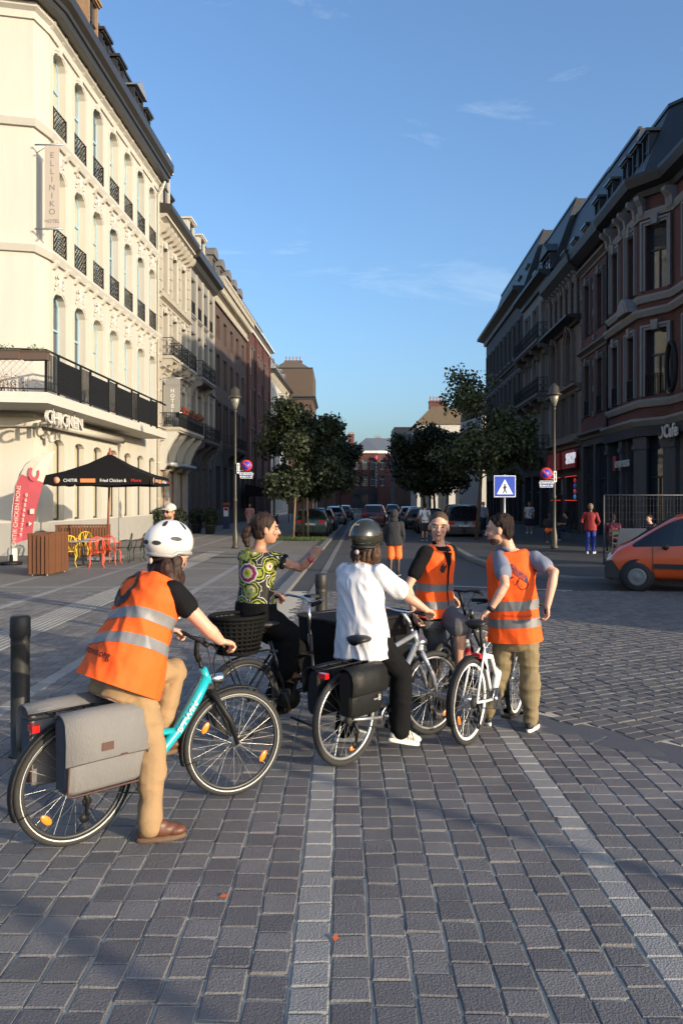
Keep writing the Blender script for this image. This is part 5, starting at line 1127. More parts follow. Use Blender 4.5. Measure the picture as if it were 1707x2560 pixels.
        mb = MB(T=s.T); k = .008 if smile else 0; mb.tube([s.hp(.083, -.028, -.053 + k), s.hp(.096, -.012, -.0585), s.hp(.099, 0, -.060), s.hp(.096, .012, -.0585), s.hp(.083, .028, -.053 + k)], [.003, .0055, .006, .0055, .003], 6); lo = mb.build('mouth', mat('lips', lipc, .5), e)
        if teeth: mb = MB(T=s.T); mb.tube([s.hp(.087, -.02, -.0545), s.hp(.100, 0, -.0565), s.hp(.087, .02, -.0545)], .0035, 5); mb.build('teeth', mat('teeth', (.75, .72, .66), .3), lo)
    def vest(s, e, t0=-.32, flare=.05, grow=.035, stripes=((.02, .12), (.26, .36)), cut=None, arm=.30, seed=0., boxy=.6, dflare=.0, zslope=0.0, amp=.007, neckcut=True, t1=.93):
        mb = MB(T=s.T); s.torso(mb, grow, t0, t1, flare, boxy, dflare)
        for a in (s.sr, s.sl):
            inn = s.neck.lerp(a, .45); s.limb(mb, [inn - V((0, 0, .035)), inn.lerp(a, .62) - V((0, 0, .022))], [.062, .058])
        me = fuse(mb, 'hi_vis_vest', orange_v, .009, 6, folds(amp, 4.5, 9, seed, .3))
        ax = (s.neck - s.pelvis); Lg = ax.length; ax.normalize(); ax2 = (ax + s.sax * zslope).normalized()
        bm = bmesh.new(); bm.from_mesh(me)
        o0 = s.pelvis - s.b
        cut_t = t0 + .06
        g_ = bmesh.ops.bisect_plane(bm, geom=bm.verts[:] + bm.edges[:] + bm.faces[:], plane_co=o0 + ax * (Lg * cut_t), plane_no=-ax, clear_outer=True)
        lines = [v for st in stripes for v in st]
        for t in lines: bmesh.ops.bisect_plane(bm, geom=bm.verts[:] + bm.edges[:] + bm.faces[:], plane_co=o0 + ax * (Lg * t), plane_no=ax2)
        for f in bm.faces: f.smooth = True
        bm.to_mesh(me); bm.free(); vo = col(bpy.data.objects.new('hi_vis_vest', me), e)
        for (a, b) in stripes:
            bm = bmesh.new(); bm.from_mesh(me); bm.normal_update()
            kill = [f for f in bm.faces if not (Lg * a - .0005 < ((f.calc_center_median() - o0).dot(ax2) / ax.dot(ax2)) < Lg * b + .0005)]
            bmesh.ops.delete(bm, geom=kill, context='FACES')
            bm.normal_update()
            for v in bm.verts: v.co += v.normal * .004
            sm = bpy.data.meshes.new('reflective_stripe'); bm.to_mesh(sm); bm.free(); sm.materials.clear(); sm.materials.append(reflect); col(bpy.data.objects.new('reflective_stripe', sm), vo)
        return vo
    def cloth_top(s, e, name, m, grow=.014, t0=-.2, sl=.55, sgrow=.012, flare=.02, seed=0., amp=.006, vox=.009, t1=.97, boxy=.2, it=5, fz=6, fx=11):
        mb = MB(T=s.T); s.torso(mb, grow, t0, t1, flare, boxy)
        for c in ('r', 'l'):
            if sl > 0: s.arm(mb, c, sgrow, sl)
        for a in (s.sr, s.sl): inn = s.neck.lerp(a, .5); s.limb(mb, [inn - V((0, 0, .04)), a], [.056, .046 + sgrow])
        return col(bpy.data.objects.new(name, fuse(mb, name, m, vox, it, folds(amp, fz, fx, seed))), e)
    def cloth_legs(s, e, name, m, grow=.016, to=2.0, seed=0., amp=.007, flare=.25, vox=.009, t1=.16, fz=14, fx=7):
        mb = MB(T=s.T); s.torso(mb, grow * .8, -.28, t1)
        for c in ('r', 'l'): s.leg(mb, c, grow, to, 1.0, flare); mb.ell((s.hr if c == 'r' else s.hl), .1 * s.fat)
        return col(bpy.data.objects.new(name, fuse(mb, name, m, vox, 4, folds(amp, fz, fx, seed, .2))), e)
    def shoe(s, e, side, m, sole, name='shoe', h=.07, L=.27, boot=False, rz=None):
        a, t = (s.ar, s.tr) if side == 'r' else (s.al, s.tl); mb = MB(T=s.T); t = t.normalized(); up = V((0, 0, 1)); up = (up - t * up.dot(t)).normalized(); x = t.cross(up); rot = MX((t, x, up)).transposed()
        o = a - up * .055; mb.ell(o + t * .045 + up * .022, (.062, .040, .036), rot); mb.ell(o + t * .0 + up * .01, (.055, .043, .05), rot); mb.ell(o + t * .075 - up * .005, (.10, .045, .042), rot); mb.ell(o + t * .145 - up * .014, (.065, .048, .032), rot); mb.ell(o - t * .03 - up * .01, (.045, .038, .036), rot)
        if boot: s.limb(mb, [o, a + up * .05], [.05, .048])
        else: s.limb(mb, [o, o + up * .04], [.045, .043])
        so1 = col(bpy.data.objects.new(name, fuse(mb, name, m, .006, 4)), e)
        sl_ = MB(T=s.T); n = 20; pts = []
        for lv, g in ((-.036, .96), (-.052, 1.0), (-.062, .97)):
            pts.append([o + t * (.062 + .145 * math.cos(q) * g) + x * ((.047 if math.cos(q) > -.2 else .040) * math.sin(q) * g) + up * lv for q in [2 * math.pi * k / n for k in range(n)]])
        loft(sl_, pts); sl_.build('sole', sole, so1); return so1
    def hair(s, e, m, lift=.0, cut=(.03, .02, .8, -.6), name='hair', r=(.103, .085, .098), seed=1., amp=.004, extra=None, back=-.018, ears=False):
        mb = MB(T=s.T); rot = s.hrot; mb.ell(s.hp(back, 0, .038 + lift), r, rot, 20, 14)
        mb.ell(s.hp(-.045, 0, -.02), (.062, .076, .07), rot)
        if extra: extra(mb, rot)
        me = fuse(mb, name, m, .006, 3, lambda p: amp * NZ.noise(V((p[0] * 45, p[1] * 45, p[2] * 14 + seed))) + amp * .8 * NZ.noise(V((p[0] * 16, p[1] * 16, p[2] * 16 + seed))))
        if cut:
            bm = bmesh.new(); bm.from_mesh(me); pc = s.hp(cut[0], 0, cut[1]) - s.b; pn = s.hf * cut[2] + s.hu * cut[3]
            # take away the face, keeping what lies above the hairline
            hb0 = s.head - s.b
            def off_(c): d_ = (c - hb0) / HS; a_, u_ = d_.dot(s.hf), d_.dot(s.hu); return (c - pc).dot(pn) > 0 or (ears and u_ < .03 and a_ > -.045 - .3 * u_ ) or (ears and u_ < -.045)
            kill = [f for f in bm.faces if off_(f.calc_center_median())]; bmesh.ops.delete(bm, geom=kill, context='FACES'); bm.to_mesh(me); bm.free()
        return col(bpy.data.objects.new(name, me), e)
def person(label, fig, group=None): return empty('person', fig.b, 0, label, 'person', group)
def on_surface(txt_me, vo, e, o, x, y, off=.005, sub=2):       # print lettering on a garment: drop each point along the view normal onto the cloth
    from mathutils.bvhtree import BVHTree
    me = vo.data; bvh = BVHTree.FromPolygons([v.co.copy() for v in me.vertices], [tuple(p.vertices) for p in me.polygons]); x = V(x).normalized(); y = V(y).normalized(); z = x.cross(y)
    bm = bmesh.new(); bm.from_mesh(txt_me); bmesh.ops.triangulate(bm, faces=bm.faces)
    for _ in range(sub):
        lg = [ed for ed in bm.edges if ed.calc_length() > .018]
        if lg: bmesh.ops.subdivide_edges(bm, edges=lg, cuts=1); bmesh.ops.triangulate(bm, faces=[f for f in bm.faces if len(f.verts) > 3])
    for v in bm.verts:
        p = V(o) + x * v.co.x + y * v.co.y; h = bvh.ray_cast(p + z * .5, -z, 1.2)
        v.co = (h[0] + z * off) if h[0] is not None else p
    bm.to_mesh(txt_me); bm.free(); ob = bpy.data.objects.new('print', txt_me); return col(ob, vo)
def flat_shape(pts, m, name='print', holes=None):
    mb = MB(); mb.add([(a, b, 0) for a, b in pts], [tuple(range(len(pts)))]); return mb.mesh(name, m, fix=False)
navy = mat('navy print', (.03, .03, .07), .7); bprint = mat('black print', (.01, .01, .012), .7)
bt = mat('black jersey', (.008, .008, .009), .9, spec=.12, bump=.1, bs=30)

# --- rider A: white helmet, orange vest, on the teal bicycle
bA = bikeA; q = lambda x, y, z: LW(bA, x, y, z); dA = V((.731, .682, 0)); nA = V((.682, -.731, 0))
fA = Fig(q(.3, 0, 0), q(.30, 0, .95), q(.56, 0, 1.50), q(.62, -.0, 1.655), (.72, .69, -.12), q(.525, -.175, 1.42), q(.545, .175, 1.42), q(.68, -.31, 1.20), q(.68, .30, 1.2), q(.79, -.295, 1.105), q(.79, .295, 1.105),
         q(.30, -.095, .92), q(.31, .095, .92), q(.385, -.18, .52), q(.72, .13, .86), q(.335, -.25, .117), q(.60, .13, .46), (.95, .3, 0), dA, fat=1.16)
eA = person('rider in white helmet and orange vest astride the teal bicycle', fA, 'the group of cyclists')
fA.body(eA, skinA, {'r': (dA * .85 - V((0, 0, .25)), V((0, 0, -1)) + dA * .3, .75), 'l': (dA * .85 - V((0, 0, .25)), V((0, 0, -1)) + dA * .3, .75)})
khaki = mat('khaki cotton', (.31, .20, .105), .9, spec=.2, var=.08, vs=8, bump=.15, bs=30)
fA.cloth_legs(eA, 'trousers', khaki, .016, seed=2., flare=.25, amp=.013); fA.cloth_top(eA, 't_shirt', bt, .010, -.15, .42, .012, seed=3.)
vA = fA.vest(eA, -.22, .05, .040, ((.17, .28), (.43, .54)), seed=1.3, dflare=.05, zslope=-.22, boxy=.7, t1=.97, amp=.013)
brn = mat('brown leather boots', (.11, .04, .022), .5, var=.2, vs=10); bsole = mat('brown sole', (.12, .07, .04), .8)
fA.shoe(eA, 'r', brn, bsole, 'boot', boot=True); fA.shoe(eA, 'l', brn, bsole, 'boot', boot=True)
hair_b = mat('dark brown hair', (.028, .013, .009), .6, spec=.3, var=.3, vs=30, bump=.4, bs=60, stretch=(1, 1, .2))
def exA(mb, rot):
    for r, u in ((-.05, -.10), (0, -.12), (.055, -.10), (.03, -.15), (-.03, -.15)): mb.ell(fA.hp(-.06, r, u), (.045, .05, .06), rot)
    for f_, r, u in ((-.01, .08, -.07), (.0, .085, -.12), (-.02, .08, -.17), (-.06, .06, -.19), (.02, .075, -.15), (-.01, -.08, -.08), (-.02, -.08, -.13), (-.05, 0, -.19), (-.05, -.05, -.18)): mb.ell(fA.hp(f_, r, u), (.042, .032, .055), rot)
fA.hair(eA, hair_b, cut=(.062, -.04, 1, 0), extra=exA, amp=.008)
def helmet(F_, e, mw, md, vents=True, rear=True, light=None, logo=None, sq=1.0):
    rot = F_.hrot; T = F_.T
    def pt(a, b, g=1.0, du=0.0):        # a: azimuth from front, b: elevation
        x, y, z = .142 * math.cos(a) * math.cos(b) - .012, .112 * math.sin(a) * math.cos(b), .128 * math.sin(b) + .048
        if math.cos(a) < 0: x *= 1.08
        return F_.hp(x * g, -y * g, (z - .048) * g + .048 + du)
    mb = MB(T=T); N, K = 28, 9; rings = []
    for k in range(K + 1):
        b = R(-22) + (R(88) - R(-22)) * k / K; rings.append([pt(2 * math.pi * i / N, b + (R(-14) * (math.cos(2 * math.pi * i / N) < -.2) if k == 0 else 0)) for i in range(N)])
    loft(mb, rings); rim = [pt(2 * math.pi * i / N, R(-24), .985) for i in range(N)]
    ho = mb.build('helmet', mw, e)
    mb = MB(T=T); mb.tube([pt(2 * math.pi * i / N, R(-26) + (R(-12) if math.cos(2 * math.pi * i / N) < -.2 else 0), 1.0) for i in range(N)], .014, 8, closed=True); mb.build('helmet_rim', md, ho)
    vm = mat('helmet vent dark', (.02, .02, .02), .6)
    def vent(a, b, la, lb):
        m_ = MB(T=T); n_ = 10; c = [pt(a + la * math.cos(t), b + lb * math.sin(t), 1.012) for t in [k * 2 * math.pi / n_ for k in range(n_)]]; i_ = [pt(a + la * math.cos(t), b + lb * math.sin(t), .93) for t in [k * 2 * math.pi / n_ for k in range(n_)]]
        m_.add(c + i_ + [pt(a, b, 1.01)], [(k, (k + 1) % n_, n_ + (k + 1) % n_, n_ + k) for k in range(n_)] + [(2 * n_, (k + 1) % n_, k) for k in range(n_)]); m_.build('vent', vm, ho)
    for a in (-1, 0, 1):
        vent(math.pi + a * .75, R(52), .13, .22); vent(math.pi + a * .62, R(-6), .20, .10)
    for s in (-1, 1): vent(s * 1.2, R(50), .12, .26); vent(s * 1.75, R(8), .24, .10); vent(s * .5, R(40), .1, .3)
    if light is not None: m_ = MB(T=T); m_.ell(pt(math.pi - light, R(2), 1.0), (.014, .030, .012), rot); m_.build('helmet_light', mat('red helmet light', (.8, .08, .05), .3, coat=.5), ho)
    m_ = MB(T=T)
    for s in (-1, 1): m_.tube([pt(s * 1.7, R(-20), .95), F_.hp(.02, s * .078, -.07), F_.hp(.045, s * .03, -.118)], .006, 6, flat=.4)
    m_.build('chin_strap', md, ho)
    m_ = MB(T=T); m_.tube([F_.hp(-.02, .086, -.02), F_.hp(-.10, .05, -.055), F_.hp(-.118, 0, -.065), F_.hp(-.10, -.05, -.055), F_.hp(-.02, -.086, -.02)], .010, 6); m_.lathe([(.018, -.012), (.018, .012)], (0, 0, 0), 10) if False else None; m_.build('fit_strap', black, ho)
    m_ = MB(T=T); m_.ell(F_.hp(-.125, 0, -.068), (.010, .018, .018), rot); m_.build('fit_dial', mat('dial grey', (.5, .4, .38), .5), ho)
    if logo: m_ = text_mesh(logo, .014, ltr, ext=.001); c = pt(math.pi, R(38), 1.02); zz = (pt(math.pi, R(38), 1.1) - c).normalized(); xx = F_.hrt; yy = zz.cross(xx); m_.transform(MX(((xx.x, yy.x, zz.x, c.x - F_.b.x), (xx.y, yy.y, zz.y, c.y - F_.b.y), (xx.z, yy.z, zz.z, c.z - F_.b.z), (0, 0, 0, 1)))); col(bpy.data.objects.new('lettering', m_), ho)
    return ho
helmet(fA, eA, mat('white helmet shell', (.6, .59, .57), .25, coat=.5, var=.06, vs=12), mat('grey helmet trim', (.28, .28, .28), .4), light=.5)
fA.eyes(eA)
# printed marks on the vest: black ring emblem and web address
upA = (fA.neck - fA.pelvis).normalized(); rA = fA.sax; bkA = rA.cross(upA)  # looking at the back: x to the right of the wearer
def relp(F_, t, r): return F_.pelvis - F_.b + (F_.neck - F_.pelvis) * t + F_.sax * r
n_ = 36; ringm = MB(); ov = lambda k, rr: (rr * math.cos(2 * math.pi * k / n_), rr * 1.0 * math.sin(2 * math.pi * k / n_))
vsr = [(*ov(k, .125), 0) for k in range(n_)] + [(ov(k, .078)[0] + .012, ov(k, .074)[1] + .012 + (.025 if 5 < k < 12 and k % 3 == 0 else 0), 0) for k in range(n_)]
ringm.add(vsr, [(k, (k + 1) % n_, n_ + (k + 1) % n_, n_ + k) for k in range(n_)])
on_surface(ringm.mesh('print', bprint, fix=False), vA, eA, relp(fA, .755, -.05), rA, upA, off=.008, sub=4)
on_surface(text_mesh('www.provelo.org', .042, bprint, ext=0, bold=.0008), vA, eA, relp(fA, .08, -.05), rA, upA, off=.008, sub=3)

# --- person B: white shirt, dark helmet, on the silver bicycle
bB = bikeB; q = lambda x, y, z: LW(bB, x, y, z); dB = V((.685, .728, 0)); nB = V((.728, -.685, 0))
fB = Fig(q(.4, .2, 0), q(.32, .13, .93), q(.36, .17, 1.47), q(.42, .165, 1.63), (.60, .80, -.05), q(.36, -.005, 1.40), q(.36, .335, 1.40), q(.52, -.13, 1.235), q(.48, .42, 1.2), q(.625, -.265, 1.115), q(.625, .28, 1.115),
         q(.33, .04, .90), q(.33, .22, .90), q(.53, -.10, .62), q(.42, .30, .50), q(.455, -.145, .215), q(.42, .42, .117), dB * .9 + nB * .35 - V((0, 0, .25)), dB * .7 + nB * .7, fat=1.04)
eB = person('cyclist in loose white shirt and dark helmet seen from behind', fB, 'the group of cyclists')
fB.body(eB, skinA, {'r': (dB * .8 + nB * -.1 - V((0, 0, .3)), V((0, 0, -1)) + dB * .3, .75), 'l': (dB * .8 - V((0, 0, .3)), V((0, 0, -1)) + dB * .3, .75)})
btr = mat('black trousers', (.007, .007, .008), .9, spec=.12, var=.1, vs=10)
fB.cloth_legs(eB, 'trousers', btr, .022, seed=5., flare=.45)
wsh = mat('white cotton', (.62, .62, .645), .85, bump=.1, bs=25); fB.cloth_top(eB, 'white_shirt', wsh, .026, -.36, .80, .020, .045, seed=7., amp=.013, boxy=.6, fz=4.5, fx=12, vox=.008, it=3)
sneak = mat('white leather sneakers', (.62, .58, .5), .5, var=.15, vs=20); gold = mat('gold stripe', (.45, .33, .16), .4, metal=.5); wsole = mat('white sole', (.7, .67, .6), .7)
for c in ('r', 'l'):
    sh_ = fB.shoe(eB, c, sneak, wsole, 'sneaker'); a, t = (fB.ar, fB.tr) if c == 'r' else (fB.al, fB.tl); m_ = MB(T=fB.T); x_ = t.cross(V((0, 0, 1))).normalized()
    for k in range(3):
        p = a - V((0, 0, .055)) + t * (.05 + .025 * k); m_.tube([p + x_ * .047 - V((0, 0, .02)), p + x_ * .038 + V((0, 0, .028)) - t * .015, p - x_ * .0 + V((0, 0, .043)) - t * .02], .006, 5, flat=.5)
    m_.build('shoe_stripe', gold, sh_)
def exB(mb, rot):
    for r in (-.085, -.05, -.015, .02, .055, .088): mb.ell(fB.hp(-.058 + abs(r) * .5, r, -.085), (.05, .034, .07), rot); mb.ell(fB.hp(-.07 + abs(r) * .55, r * .9, -.12), (.04, .028, .045), rot)
fB.hair(eB, mat('chestnut hair', (.055, .025, .013), .6, spec=.3, var=.4, vs=40, bump=.4, bs=60, stretch=(1, 1, .2)), cut=(.06, -.04, 1, 0), extra=exB, amp=.012)
helmet(fB, eB, mat('olive black helmet', (.022, .022, .014), .18, coat=.8), black, logo='ABUS'); fB.eyes(eB)

# --- person C: young man, black shirt, orange vest, grey shorts
tf = V((.72, -.69, 0)).normalized(); rt = V((tf.y, -tf.x, 0))       # chest direction; his right
pelC = V((.86, 7.22, .97)); nkC = V((.885, 7.20, 1.565)); sC = nkC + V((0, 0, -.07))
srC, slC = sC + rt * .19, sC - rt * .19
fC = Fig((.95, 7.25, 0), pelC, nkC, V((.885, 7.14, 1.725)), (-.12, -1, -.06), srC, slC, P(1020, 1466, 6.98), slC + V((-.03, .10, -.27)), P(1036, 1535, 6.98), slC + V((.05, .25, -.46)),
         pelC + rt * .09 + V((.02, 0, -.04)), pelC - rt * .09 + V((.02, 0, -.04)), pelC + V((.05, .12, -.45)), P(1150, 1568, 6.95), V((.86, 7.5, .117)), P(1147, 1672, 7.03), (.5, -.5, 0), (.9, -.3, -.25), headup=(.05, 0, 1))
eC = person('smiling young man in orange vest and grey shorts on the black bicycle', fC, 'the group of cyclists')
fC.body(eC, skinA, {'r': ((.25, .1, -1), tf * .5 + V((0, .5, 0)), .5), 'l': (V((.5, .3, -.5)), V((0, 0, -1)), .7)})
fC.cloth_top(eC, 'polo_shirt', bt, .012, -.15, .62, .014, seed=9.)
gsh = mat('grey shorts cotton', (.12, .12, .125), .85, var=.1, vs=12); fC.cloth_legs(eC, 'shorts', gsh, .022, to=.92, seed=4.)
vC = fC.vest(eC, -.16, .02, .026, ((.04, .15), (.30, .41)), seed=2.2, boxy=.4, t1=.90, amp=.010)
dsh = mat('dark shoes', (.02, .018, .016), .6); fC.shoe(eC, 'r', dsh, bsole); fC.shoe(eC, 'l', dsh, bsole)
fC.hair(eC, mat('light brown cropped hair', (.06, .033, .017), .8, var=.2, vs=60), cut=(.05, .062, .75, -.65), r=(.0985, .0795, .0935), amp=.003, ears=True); fC.eyes(eC, smile=True, brow=(.09, .05, .03), teeth=True)
zp = MB(T=fC.T); fdir = fC.sax.cross((nkC - pelC).normalized()) * -1
colr = MB(T=fC.T); colr.tube([fC.neck + rt * .062 - tf * .0 + V((0, 0, .015)), fC.neck - tf * .06 + V((0, 0, .03)), fC.neck - rt * .062 + V((0, 0, .015)), fC.neck - rt * .03 + tf * .075 - V((0, 0, .05)), fC.neck + tf * .085 - V((0, 0, .09)), fC.neck + rt * .03 + tf * .075 - V((0, 0, .05))], .020, 8, closed=True); colr.build('collar', bt, eC)
vn = MB(); 
vneck = [(-.085, .075), (.085, .075), (.045, -.02), (.012, -.13), (.006, -.45), (-.006, -.45), (-.012, -.13), (-.045, -.02)]
on_surface(flat_shape(vneck, bt), vC, eC, fC.neck - fC.b + V((0, 0, -.10)), -rt, (nkC - pelC).normalized(), sub=4)
roo = [(-.02, -.03), (0, -.045), (.022, -.03), (.03, 0), (.045, .02), (.03, .03), (.015, .012), (.005, .02), (.0, .042), (-.015, .05), (-.012, .03), (-.03, .02), (-.025, 0), (-.035, -.01)]
on_surface(flat_shape(roo, bprint), vC, eC, relp(fC, .66, .085), -rt, (nkC - pelC).normalized())

# --- person D: dark haired man in orange vest, back to us
fdD = V((.40, .92, 0)).normalized(); rD = V((fdD.y, -fdD.x, 0)); pelD = P(1286, 1565, 6.78); nkD = P(1272, 1372, 6.76)
sD = nkD + V((.0, 0, -.085)) + rD * .015
fD = Fig((1.45, 6.78, 0), pelD, nkD, P(1248, 1325, 6.74), (-.97, .22, -.10), sD + rD * .20, P(1250, 1396, 6.72), P(1385, 1430, 6.52), P(1262, 1462, 6.50), P(1368, 1515, 6.47), P(1226, 1523, 6.50),
         pelD + rD * .09 - V((0, 0, .03)), pelD - rD * .09 - V((0, 0, .03)), P(1322, 1675, 6.76), P(1255, 1680, 6.85), V((1.612, 6.70, .117)), V((1.27, 6.90, .117)), (.35, .6, 0), (-.3, .9, 0), fat=1.03)
eD = person('dark haired bearded man in orange vest standing by the white bicycle', fD, 'the group of cyclists')
fD.body(eD, skinA, {'r': (V((.02, .05, -1)), V((-1, .1, 0)), .55), 'l': (V((-.6, .1, -.45)), V((.1, 0, -1)), .5)})
gshirt = mat('grey blue denim shirt', (.16, .18, .24), .85, var=.15, vs=14); fD.cloth_top(eD, 'shirt', gshirt, .012, -.15, .55, .018, seed=6.)
olive = mat('olive chinos', (.19, .145, .075), .85, var=.1, vs=8, bump=.15, bs=25); fD.cloth_legs(eD, 'trousers', olive, .021, seed=8., flare=.16, amp=.014)
vD = fD.vest(eD, -.24, .03, .034, ((.02, .13), (.24, .36)), seed=5.5, boxy=.7, t1=.97, amp=.010)
fD.shoe(eD, 'r', mat('black sneakers', (.02, .02, .022), .6), wsole, 'sneaker'); fD.shoe(eD, 'l', MATS['black sneakers'], wsole, 'sneaker')
hb_ = mat('near black curly hair', (.018, .011, .009), .8, spec=.2, var=.3, vs=40, bump=.5, bs=70)
fD.hair(eD, hb_, cut=(.022, .035, .8, -.6), r=(.104, .085, .096), amp=.012); fD.eyes(eD, brow=(.02, .015, .012), smile=True)
bd_ = MB(T=fD.T); rot = fD.hrot; bd_.ell(fD.hp(.030, 0, -.066), (.060, .056, .046), rot); bd_.ell(fD.hp(.052, 0, -.088), (.036, .038, .028), rot); bd_.ell(fD.hp(.088, 0, -.047), (.010, .026, .006), rot)
col(bpy.data.objects.new('beard', fuse(bd_, 'beard', mat('stubble', (.075, .042, .03), .9, var=.3, vs=60), .006, 2, lambda p: -.001)), eD)
cl = MB(T=fD.T); cl.tube([nkD + rD * .075 + V((-.01, 0, -.02)), nkD - fdD * .072 + V((-.01, 0, -.005)), nkD - rD * .075 + V((-.02, 0, .0)), nkD + fdD * .07 - V((.02, 0, .05))], .026, 8, closed=True); cl.build('collar', gshirt, eD)
wt = MB(T=fD.T); dd = (fD.wl - fD.el).normalized(); wt.tube([fD.wl - dd * .02, fD.wl + dd * .015], .034, 12); wt.build('wristwatch', black, eD)
ph = MB(T=fD.T); c = fD.wr + V((.0, .01, -.045)); ph.tube([c - V((0, 0, .02)), c + V((0, 0, .022))], [.038, .036], 12, flat=.7); ph.build('glove_band', black, eD)
upD = (nkD - pelD).normalized(); on = lambda me, t, r, **k: on_surface(me, vD, eD, relp(fD, t, r), rD, upD, **k)
shield = [(-.085, .045), (-.06, .085), (.06, -.02), (.062, -.075), (.055, -.085), (-.06, .02), (-.085, .035)]
on(flat_shape(shield, navy), .72, .105, sub=3)
tm = text_mesh('BREVET DU', .020, orange_v, ext=0); tm.transform(MX.Rotation(R(-42), 4, 'Z') @ MX.Translation((-.012, .012, 0))); on(tm, .72, .105, off=.008)
tm = text_mesh('CYCLISTE', .020, orange_v, ext=0); tm.transform(MX.Rotation(R(-42), 4, 'Z') @ MX.Translation((.0, -.014, 0))); on(tm, .72, .105, off=.008)
for pts in ([(-.10, .0), (-.065, .012), (-.06, -.002), (-.10, -.014)], [(-.095, -.035), (-.045, -.02), (-.045, -.034), (-.095, -.05)]): on(flat_shape(pts, navy), .72, .105, sub=2)
rg = MB(); rg.tube([(.02 + .040 * math.cos(t), -.085 + .050 * math.sin(t), 0) for t in [k * .3927 for k in range(16)]], .0028, 4, closed=True); rg.tube([(-.06, -.06, 0), (-.04, -.1, 0), (-.005, -.06, 0)], .0028, 4); on(rg.mesh('print', navy), .72, .105, sub=0)
on(text_mesh('Mon vélo, mon bureau', .018, rsn, ext=0), .185, .06, off=.006, sub=1)

# --- person E: woman in patterned top on the cargo bicycle
def flower_mat():
    m = bpy.data.materials.new('floral print jersey'); m.use_nodes = True; N = m.node_tree; L = N.links.new; b = N.nodes['Principled BSDF']; t = N.nodes.new('ShaderNodeTexCoord')
    v = N.nodes.new('ShaderNodeTexVoronoi'); v.inputs['Scale'].default_value = 7.5; v.inputs['Randomness'].default_value = .8; L(t.outputs['Object'], v.inputs['Vector'])
    rp = N.nodes.new('ShaderNodeValToRGB'); cr = rp.color_ramp; cr.interpolation = 'CONSTANT'; cr.elements[0].color = (.55, .52, .03, 1); cr.elements[1].position = .16; cr.elements[1].color = (.33, .03, .12, 1)
    for p, c in ((.24, (.6, .55, .5, 1)), (.31, (.28, .32, .03, 1)), (.44, (.012, .01, .008, 1)), (.54, (.35, .37, .04, 1)), (.62, (.012, .01, .008, 1)), (.75, (.5, .5, .42, 1)), (.80, (.02, .015, .01, 1))):
        e_ = cr.elements.new(p); e_.color = c
    w = N.nodes.new('ShaderNodeMath'); w.operation = 'MULTIPLY'; w.inputs[1].default_value = 1.15; L(v.outputs['Distance'], w.inputs[0])
    nz_ = N.nodes.new('ShaderNodeTexNoise'); nz_.inputs['Scale'].default_value = 28; L(t.outputs['Object'], nz_.inputs['Vector'])
    ad = N.nodes.new('ShaderNodeMath'); ad.operation = 'MULTIPLY_ADD'; ad.inputs[1].default_value = .28; L(nz_.outputs['Fac'], ad.inputs[0])
    sb = N.nodes.new('ShaderNodeMath'); sb.operation = 'SUBTRACT'; sb.inputs[1].default_value = .13; L(w.outputs[0], ad.inputs[2]); L(ad.outputs[0], sb.inputs[0]); L(sb.outputs[0], rp.inputs[0])
    L(rp.outputs[0], b.inputs['Base Color']); b.inputs['Roughness'].default_value = .8; return m
feE = V((.55, .835, 0)); rE = V((.835, -.55, 0)); pelE = P(640, 1530, 6.72); nkE = P(648, 1372, 6.74); sE = nkE - V((0, 0, .075))
lg = lambda x, y, z: LW(cargo, x, y, z)
fE = Fig((-.62, 6.75, 0), pelE, nkE, P(664, 1324, 6.72), (.97, .12, -.02), sE + rE * .165, sE - rE * .165, P(752, 1420, 6.62), sE - rE * .2 + V((.1, .14, -.25)), P(782, 1393, 6.56), lg(.47, .29, 1.14),
         pelE + rE * .085 - V((0, 0, .04)), pelE - rE * .085 - V((0, 0, .04)), P(722, 1585, 6.72), lg(.60, .13, .66), P(706, 1668, 6.76), lg(.40, .17, .24), (.8, .4, -.2), (.8, .6, -.1), fat=.97)
eE = person('smiling woman with ponytail and floral top on the cargo bicycle', fE, 'the group of cyclists')
fE.body(eE, skinB, {'r': (V((.55, .1, .85)), V((.3, .8, -.1)), 1.0), 'l': (V((.5, .4, -.3)), V((0, 0, -1)), .7)})
fE.cloth_legs(eE, 'trousers', btr, .035, seed=11., flare=.6)
fE.cloth_top(eE, 'floral_top', flower_mat(), .014, -.22, .30, .012, .02, seed=12., amp=.003, t1=.95)
m_ = MB(T=fE.T); a = fE.sr.lerp(fE.er, .30); b2 = fE.sr.lerp(fE.er, .42); m_.tube([a, b2], [.069, .066], 16); m_.build('sleeve_band', bt, eE)
def medallion():
    out = []
    for i, (r_, c) in enumerate(((.100, (.50, .58, .50)), (.088, (.30, .03, .12)), (.072, (.02, .012, .01)), (.062, (.55, .12, .22)), (.050, (.6, .58, .5)), (.040, (.48, .48, .02)), (.016, (.28, .25, .01)))):
        out.append((flat_shape([(r_ * (1 + .04 * math.cos(9 * t)) * math.cos(t), r_ * .85 * (1 + .04 * math.cos(9 * t)) * math.sin(t)) for t in [k * 2 * math.pi / 36 for k in range(36)]], mat('medallion %d' % i, c, .8)), .004 + .0012 * i))
    return out
topE = [o for o in eE.children if o.name.startswith('floral_top')][0]; upE = (nkE - pelE).normalized()
for me, of in medallion(): on_surface(me, topE, eE, relp(fE, .62, -.0), rE, upE, off=of, sub=4)
